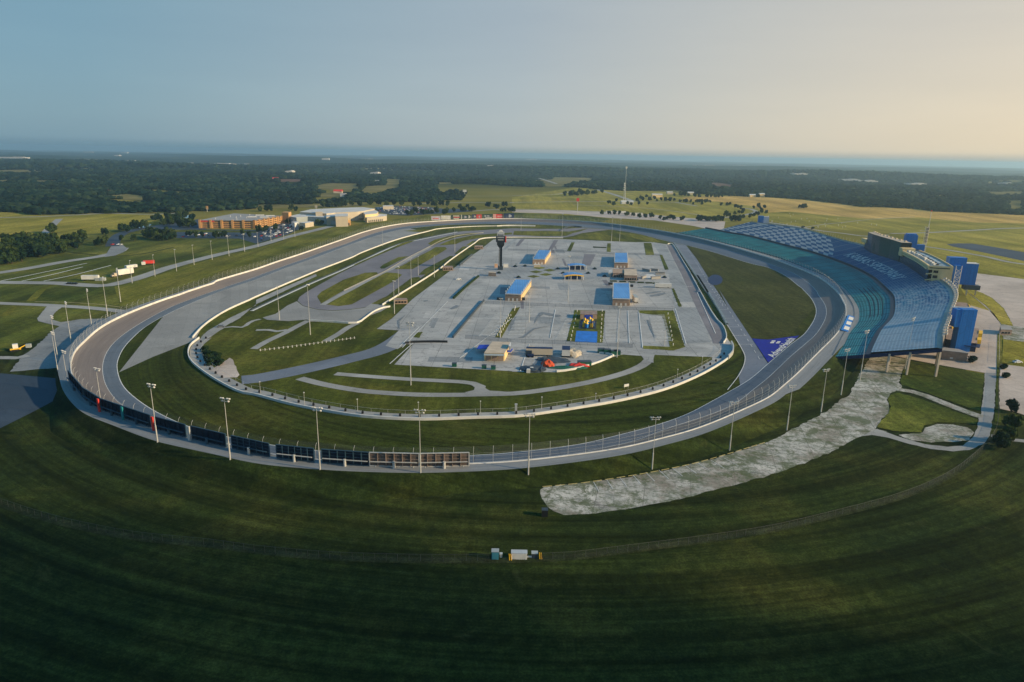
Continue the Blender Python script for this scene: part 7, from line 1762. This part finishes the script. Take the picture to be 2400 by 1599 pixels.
heap('long low green tarpaulin behind the jersey barrier', q5(1660, 435), 9, 2.0, 1.1, M['green'], 'tarpaulin_heap', 5)
heap('dark clutter left of the yard divider wall', q5(1170, 455), 6.5, 5, 1.6, M['steel_dk'], 'scrap_heap', 6)
def bin_(label, p, mt, sx=2.2, sy=1.8, h=1.9, rz=0.):
    e = empty('dumpster', (p[0], p[1], .1), label, 'bin', 'dumpsters of the infield'); MB().box((p[0], p[1], h/2), (sx, sy, h), rz).build('body', mt, e); MB().box((p[0], p[1], h+.05), (sx+.15, sy+.15, .14), rz).build('lid', M['steel_dk'], e)
for i, (x, y) in enumerate(((2110,218),(2195,228),(2290,246),(2330,244))): bin_('dark green dumpster at the tip of the jersey barrier, %s from the left' % nth(i), q5(x, y), M['green'], 3.4, 2.6, 2.3)
bin_('large green lidded crate on the barrier beside the red heap', q5(1880, 392), M['green'], 6.5, 3, 2.2, .1)
for i, (x, y) in enumerate(((88,412),(498,438),(625,450))): bin_('dark green bin at the bottom edge of the service yard, %s from the left' % nth(i), q5(x, y), M['green'])
for i, (x, y) in enumerate(((1108,495),(1155,470))): lift(MB().box((q5(x, y)[0], q5(x, y)[1], .9), (1.8, 1.4, 1.6)).box((q5(x, y)[0], q5(x, y)[1], 1.8), (1.5, 1.2, .3)).build('white_tank', M['white']), ('left' if i == 0 else 'right')+' white tank on the bottom edge of the service yard', 'tank')
for i, (x, y) in enumerate(((470,745),(1120,750),(300,270),(770,320))): 
    p = G(1130+x/11.77, 640+y/11.77) if i < 2 else G(1400+(x)/9.8, 640+y/9.8)
    bin_(('dark dumpster at the foot of a blue-roofed garage, %s' % ['left front', 'right front', 'left rear', 'right rear'][i]), p, M['black'], 3.2, 2.4, 1.8)
# yellow plant on the left lawn, barrels and cones
p = Vector(T('b1', [(145, 715)])[0]); e = empty('excavator', tuple(p), 'yellow digger with white cab on the left lawn', 'digger')
MB().box((p.x, p.y, .9), (4.6, 1.6, .7), R(38)).build('chassis', M['yellow'], e); MB().box((p.x-.5, p.y+.8, 2.2), (2.3, 2.0, 2.2), R(38)).build('cab', M['white'], e); MB().beam((p.x+1.5, p.y+1, 1.2), (p.x+3.5, p.y+2.6, 2.4), .5, .4).build('arm', M['yellow'], e); MB().box((p.x+4.4, p.y+3.4, 1.8), (2.2, 1.6, 1.8), R(20)).build('bucket', M['greywall'], e)
for s in (-1, 1): MB().box((p.x+s*.3, p.y-s*1.0, .4), (3.8, .5, .8), R(38)).build('track', M['rubber'], e)
lift(wall('x', T('a1', [(0,1288),(60,1280),(105,1270)]), 1.4, 1.6, M['yellow'], 'x', 'barrier', sm=False), 'yellow barrier row at the far-left road edge', 'barrier').name = 'yellow_barrier'
lift(wall('x', T('a1', [(-30,1275),(30,1268),(90,1262)]), 1.0, 1.4, M['white'], 'x', 'barrier', sm=False), 'pale barrier row behind the yellow one at far left', 'barrier').name = 'pale_barrier'
lift(wall('x', T('a1', [(535,935),(600,932),(640,930)]), 1.6, 2.0, M['yellow'], 'x', 'barrier', sm=False), 'short yellow barrier row in the left yard', 'barrier').name = 'yellow_barrier'
lift(wall('x', T('a1', [(700,930),(800,930),(890,934)]), 1.2, 2.0, M['yellow'], 'x', 'barrier', sm=False), 'long yellow barrier row right of the left yard', 'barrier').name = 'yellow_barrier'
lift(wall('x', T('b1', [(560,262),(620,210),(675,165)]), 1.0, 1.6, M['redor'], 'x', 'barrier', sm=False), 'row of orange safety barrels slanting across the left grass', 'barrier').name = 'orange_barrel_row'
e = trailer('yellow open cart parked under the end of the grandstand', G(2020+1310/13.07, 780+610/13.07), R(-15), 4.5, 2.0, 1.2, M['yellow'], False, 'utility_cart', .5, 'cart')
trailer('white van parked in shade under the end of the grandstand', G(2020+780/13.07, 780+575/13.07), R(-12), 6.5, 2.3, 2.0, M['white'], False, 'parked_van', .4, 'van')
p = T('b3', [(1050, 1062)])[0]; e = empty('signal_board', p, 'small tilted pale sign board on the infield grass', 'sign'); MB().box((p[0], p[1], 1.5), (2.6, .2, 1.2), .5).build('board', M['white'], e); MB().tube((p[0]-.8, p[1], 0), (p[0]-.8, p[1], 1.4), .08).build('leg', M['steel'], e); MB().tube((p[0]+.8, p[1], 0), (p[0]+.8, p[1], 1.4), .08).build('leg', M['steel'], e)
p = T('b3', [(36, 1285)])[0]; lift(MB().box((p[0], p[1], 1.8), (.9, .8, 3.6)).box((p[0], p[1], 3.7), (1.1, 1, .2)).build('control_cabinet', M['steel']), 'tall grey cabinet standing on the inner wall strip at the near turn', 'cabinet')
for i, (x, y) in enumerate(((880,700),(1080,718),(1200,722))): pass
for i, (u, v, L_) in enumerate(((955, 705, 36), (1130, 722, 26))):
    p = T('a3', [(u, v)])[0]; trailer(['long white motor coach row at the far coach park', 'shorter white motor coach row at the far coach park'][i], p, R(2), L_, 3, 3.2, M['white'], False, 'coach_trailer', .5, 'coach', M['steel'])
for lb, (u, v, wd, hh, mt) in (('long cream farm shed in front of the far woods, left', (1447, 530, 16, 5, 'lightwall')), ('long cream farm shed in front of the far woods, right', (1640, 533, 16, 5, 'lightwall')), ('tan house beside the phone mast trees', (1330, 560, 26, 7, 'cream')), ('small pale shed at the far pasture edge', (1678, 500, 9, 4, 'white')), ('low concrete hut under the phone mast', (1055, 620, 26, 5, 'roof_pale')),
    ('wide tan farmhouse at the golden field edge', (2205, 555, 16, 5, 'cream')), ('taller tan farmhouse at the golden field edge', (2290, 557, 14, 8, 'cream'))):
    p = T('a3', [(u, v)])[0]; e = empty('farm_building', p, lb, 'building'); MB().box((p[0], p[1], hh/2), (wd, 10, hh), .1).build('wall', M[mt], e)
    MB().add([(p[0]-wd/2-.5, p[1]-5.5, hh), (p[0]+wd/2+.5, p[1]-5.5, hh), (p[0]+wd/2+.5, p[1]+5.5, hh), (p[0]-wd/2-.5, p[1]+5.5, hh), (p[0]-wd/2-.5, p[1], hh+2.4), (p[0]+wd/2+.5, p[1], hh+2.4)], [(0, 1, 5, 4), (2, 3, 4, 5), (0, 4, 3), (1, 2, 5)]).build('roof', M['roof_pale'], e)
for lb, (t_, u, v, wd, hh, mt) in (('red barn roof among trees left of centre', ('a2', 755, 522, 20, 5, 'red')), ('white barn beyond the red barn', ('a2', 805, 558, 12, 5, 'white')), ('pale house in the trees above the pasture', ('a2', 1130, 440, 22, 9, 'brick')), ('small brown house left of the pale house', ('a2', 1025, 425, 20, 7, 'tan')),
    ('pale dome building on the red field', ('a2', 88, 392, 22, 5, 'lightwall')), ('red sign building on the red field', ('a2', 180, 395, 18, 4, 'red')), ('white and red house in the left woods clearing', ('a1', 992, 530, 12, 5, 'red')), ('white house in the left woods', ('a1', 1100, 405, 20, 5, 'white'))):
    p = T(t_, [(u, v)])[0]; z = float(terr(p[0], p[1])); e = empty('farm_building', (p[0], p[1], z), lb, 'building'); MB().box((p[0], p[1], z+hh/2), (wd, 14, hh), .1).build('wall', M['lightwall'] if mt == 'red' else M[mt], e)
    MB().add([(p[0]-wd/2-.5, p[1]-7.5, z+hh), (p[0]+wd/2+.5, p[1]-7.5, z+hh), (p[0]+wd/2+.5, p[1]+7.5, z+hh), (p[0]-wd/2-.5, p[1]+7.5, z+hh), (p[0]-wd/2-.5, p[1], z+hh+4), (p[0]+wd/2+.5, p[1], z+hh+4)], [(0, 1, 5, 4), (2, 3, 4, 5), (0, 4, 3), (1, 2, 5)]).build('roof', M['red'] if mt == 'red' else M['roof_grey'], e)
# distant pale warehouses catching the sun on the horizon plain
dw = mat('far_warehouse', (0.50, 0.47, 0.42), .8, .05, .01); k = 0
for x, y, wd in ((431,382,330),(462,381.6,130),(503,383,520),(565,381.5,260),(207,356,300),(293,358,220),(276,364,110),(294,377,350),(30,371,420),(137,378,80),(94,379,40),(490,342+25,0),(648,360,120),(764,377,130),(860,373,260),(1245,374,420),(1285,377,260),(1560,384,1),(1650,388,520),(1730,390,420),(1872,415,150),(1990,422,160),(2030,424,170),(2145,432,130),(2355,435,60),(1150,398,90),(880,405,70),(680,404,60)):
    if wd < 10: continue
    p = G(x, y, 0); z = float(terr(p[0], p[1])); d = math.hypot(p[0], p[1]); hh = 4+d*.0006; wd *= .6
    if d > 18000: continue
    o = MB().box((p[0], p[1], z+9+hh/2), (wd*.9, 60, hh+8), random.uniform(-.1, .1)).box((p[0]+wd*.2, p[1], z+14+hh), (wd*.3, 40, hh*.5)).build('distant_building', dw)
    lift(o, 'tiny pale sunlit warehouse on the hazy plain, %s in the list from left' % nth(k), 'building', 'distant warehouses'); k += 1
DWO = [o for o in COL.objects if o.name.startswith('distant_building')]
DWO.sort(key=lambda o: PR(*o.location)[0])
for i, o in enumerate(DWO): o['label'] = 'tiny pale sunlit warehouse on the hazy plain, %s from the left' % nth(i)

# ------------------------------------------------------------------ painted lettering on the blue triangle
def ground_text(body, base0, base1, upv, mt, parent=None, name='lettering', z=0.37, bold=.02):
    cu = bpy.data.curves.new('t', 'FONT'); cu.body = body; cu.size = 1; cu.offset = bold
    to = bpy.data.objects.new('t', cu); COL.objects.link(to); dg = bpy.context.evaluated_depsgraph_get(); me = bpy.data.meshes.new_from_object(to.evaluated_get(dg)); bpy.data.objects.remove(to)
    xs = [v.co.x for v in me.vertices]; x0, x1 = min(xs), max(xs); a, b = Vector(base0), Vector(base1); u = b-a
    org = parent.location if parent else Vector()
    for v in me.vertices:
        q = a+u*((v.co.x-x0)/(x1-x0))+upv*(v.co.y/.70); v.co = Vector((q.x, q.y, z))-Vector(org)
    me.materials.clear(); me.materials.append(mt); o = bpy.data.objects.new(name, me); COL.objects.link(o)
    if parent: o.parent = parent
    return o
ga = lambda x, y: Vector(G(1740+x/8.41, 770+y/8.41))
b0, b1 = ga(612, 588), ga(1045, 216)
mid = (b0+b1)/2; LG = empty('painted_sponsor_lettering', (mid.x, mid.y, .2), 'white AdventHealth lettering and emblem painted on the blue infield triangle', 'lettering')
ground_text('AdventHealth', b0, b1, ga(462, 545)-ga(600, 582), M['white'], LG)
for x0_, y0_, x1_, y1_ in ((580, 250, 655, 272), (555, 278, 628, 303), (690, 266, 755, 283), (668, 288, 738, 306)):
    pts = [ga(x0_, y0_), ga(x1_, y0_), ga(x1_-12, y1_), ga(x0_-12, y1_)]; MB().add([(p.x, p.y, .37) for p in pts], [(0, 1, 2, 3)]).build('emblem', M['white'], LG)

# small white bollards in the lawn strips
BL = []
for i in range(8):
    f = i/7; BL += [T('b3', [(30-f*25+0, 322+f*95)])[0]] if i < 3 else []
    BL += [T('b2', [(2340-f*100, 400+f*180)])[0], T('b2', [(2318-f*100, 400+f*180)])[0]]
    BL += [T('b3', [(598-f*60, 360+f*265)])[0], T('b3', [(828-f*16, 360+f*275)])[0], T('b3', [(1432+f*48, 385+f*285)])[0]]
BL.sort(key=lambda p: PR(p[0], p[1], 0)[0]); bp = None
for i, p in enumerate(BL):
    if bp is None: bp = MB().tube((0, 0, 0), (0, 0, 1.1), .26, .22, n=8).tube((0, 0, 1.1), (0, 0, 1.35), .34, .2, n=8).build('bollard', M['white']); o = bp
    else: o = copy_tree(bp)
    o.location = (p[0], p[1], .2); tag(o, 'small white bollard in the lawn strips of the garage paving, %s from the left' % nth(i), 'bollard', 'white bollards of the lawn strips')
# scattered white pipes standing in the far right pasture (camp site hook-ups)
HP = None; HPL = []
for i in range(70):
    r_ = random.Random(900+i); x_, y_ = 1800+r_.uniform(0, 1000)/3.92, 320+r_.uniform(660, 850)/3.92
    if y_ < 320+(690+ (x_-1800)*3.92*.11)/3.92: continue
    if (x_-1800)*3.92 > 300 and y_ < 320+750/3.92: continue
    p = G(x_, y_)
    if HP is None: HP = MB().box((0, 0, .8), (.5, .5, 1.6)).box((0, 0, 1.7), (.7, .6, .3)).build('utility_post', M['white']); o = HP
    else: o = copy_tree(HP)
    o.location = (p[0], p[1], .05); HPL.append(o); tag(o, 'x', 'post', 'white hook-up posts on the pasture')
HPL.sort(key=lambda o: PR(*o.location)[0])
for i, o in enumerate(HPL): o['label'] = 'tiny white hook-up post on the pasture behind the far stand, %s from the left' % nth(i)
M['tall_grass'] = grass_mat('tall_grass', (0.022, 0.032, 0.012), (0.032, 0.040, 0.016), (0.052, 0.056, 0.022), stripe=0.3, patch=0.08)
ribbon('fence_verge', [G(-120, 1136)]+T('c1', [(0,866),(400,996),(800,1096),(1300,1186),(1900,1244)])+T('c2', [(0,1302),(600,1358),(1200,1384),(1700,1390),(2352,1386)])+T('c3', [(270,1378),(600,1358),(1000,1306),(1700,1216),(2352,1116)])+T('c4', [(600,976),(1200,812),(1600,642),(1850,474),(2050,276)]), 2.6, M['tall_grass'], 2)
# plaza planters and benches
for i, (x, y) in enumerate(((30,1200),(120,1196),(420,1222),(470,1262),(760,1222),(700,1262),(850,1290),(60,1300),(-60,1200),(-120,1260),(1400,1300),(1140,1320))):
    p = T('a3', [(x, y)])[0]; e = empty('planter', p, 'round green planter in the plaza, number %s counting from the tower side' % nth(i), 'planter', 'plaza planters')
    MB().tube((p[0], p[1], 0), (p[0], p[1], .9), 1.9, 2.1, n=12).build('pot', M['navy'], e); MB().tube((p[0], p[1], .9), (p[0], p[1], 1.8), 1.6, .7, n=9).build('shrub', M['leaf_dk'], e)
for i, (x, y, w_) in enumerate(((1235,1240,60),(1310,1238,40),(1360,1270,50),(1320,1310,60),(1210,1305,50))):
    p = T('a3', [(x, y)])[0]; o = MB().box((p[0], p[1], 1.2), (w_/6, 1.2, 2.2), (i-2)*.5).box((p[0], p[1], 2.4), (w_/6+.4, 2.4, .15), (i-2)*.5).build('stage_canopy', [M['roof_grey']]); lift(o, 'low grey canopy on the rim of the round plaza, %s round the ring' % nth(i), 'canopy', 'canopies of the round plaza')
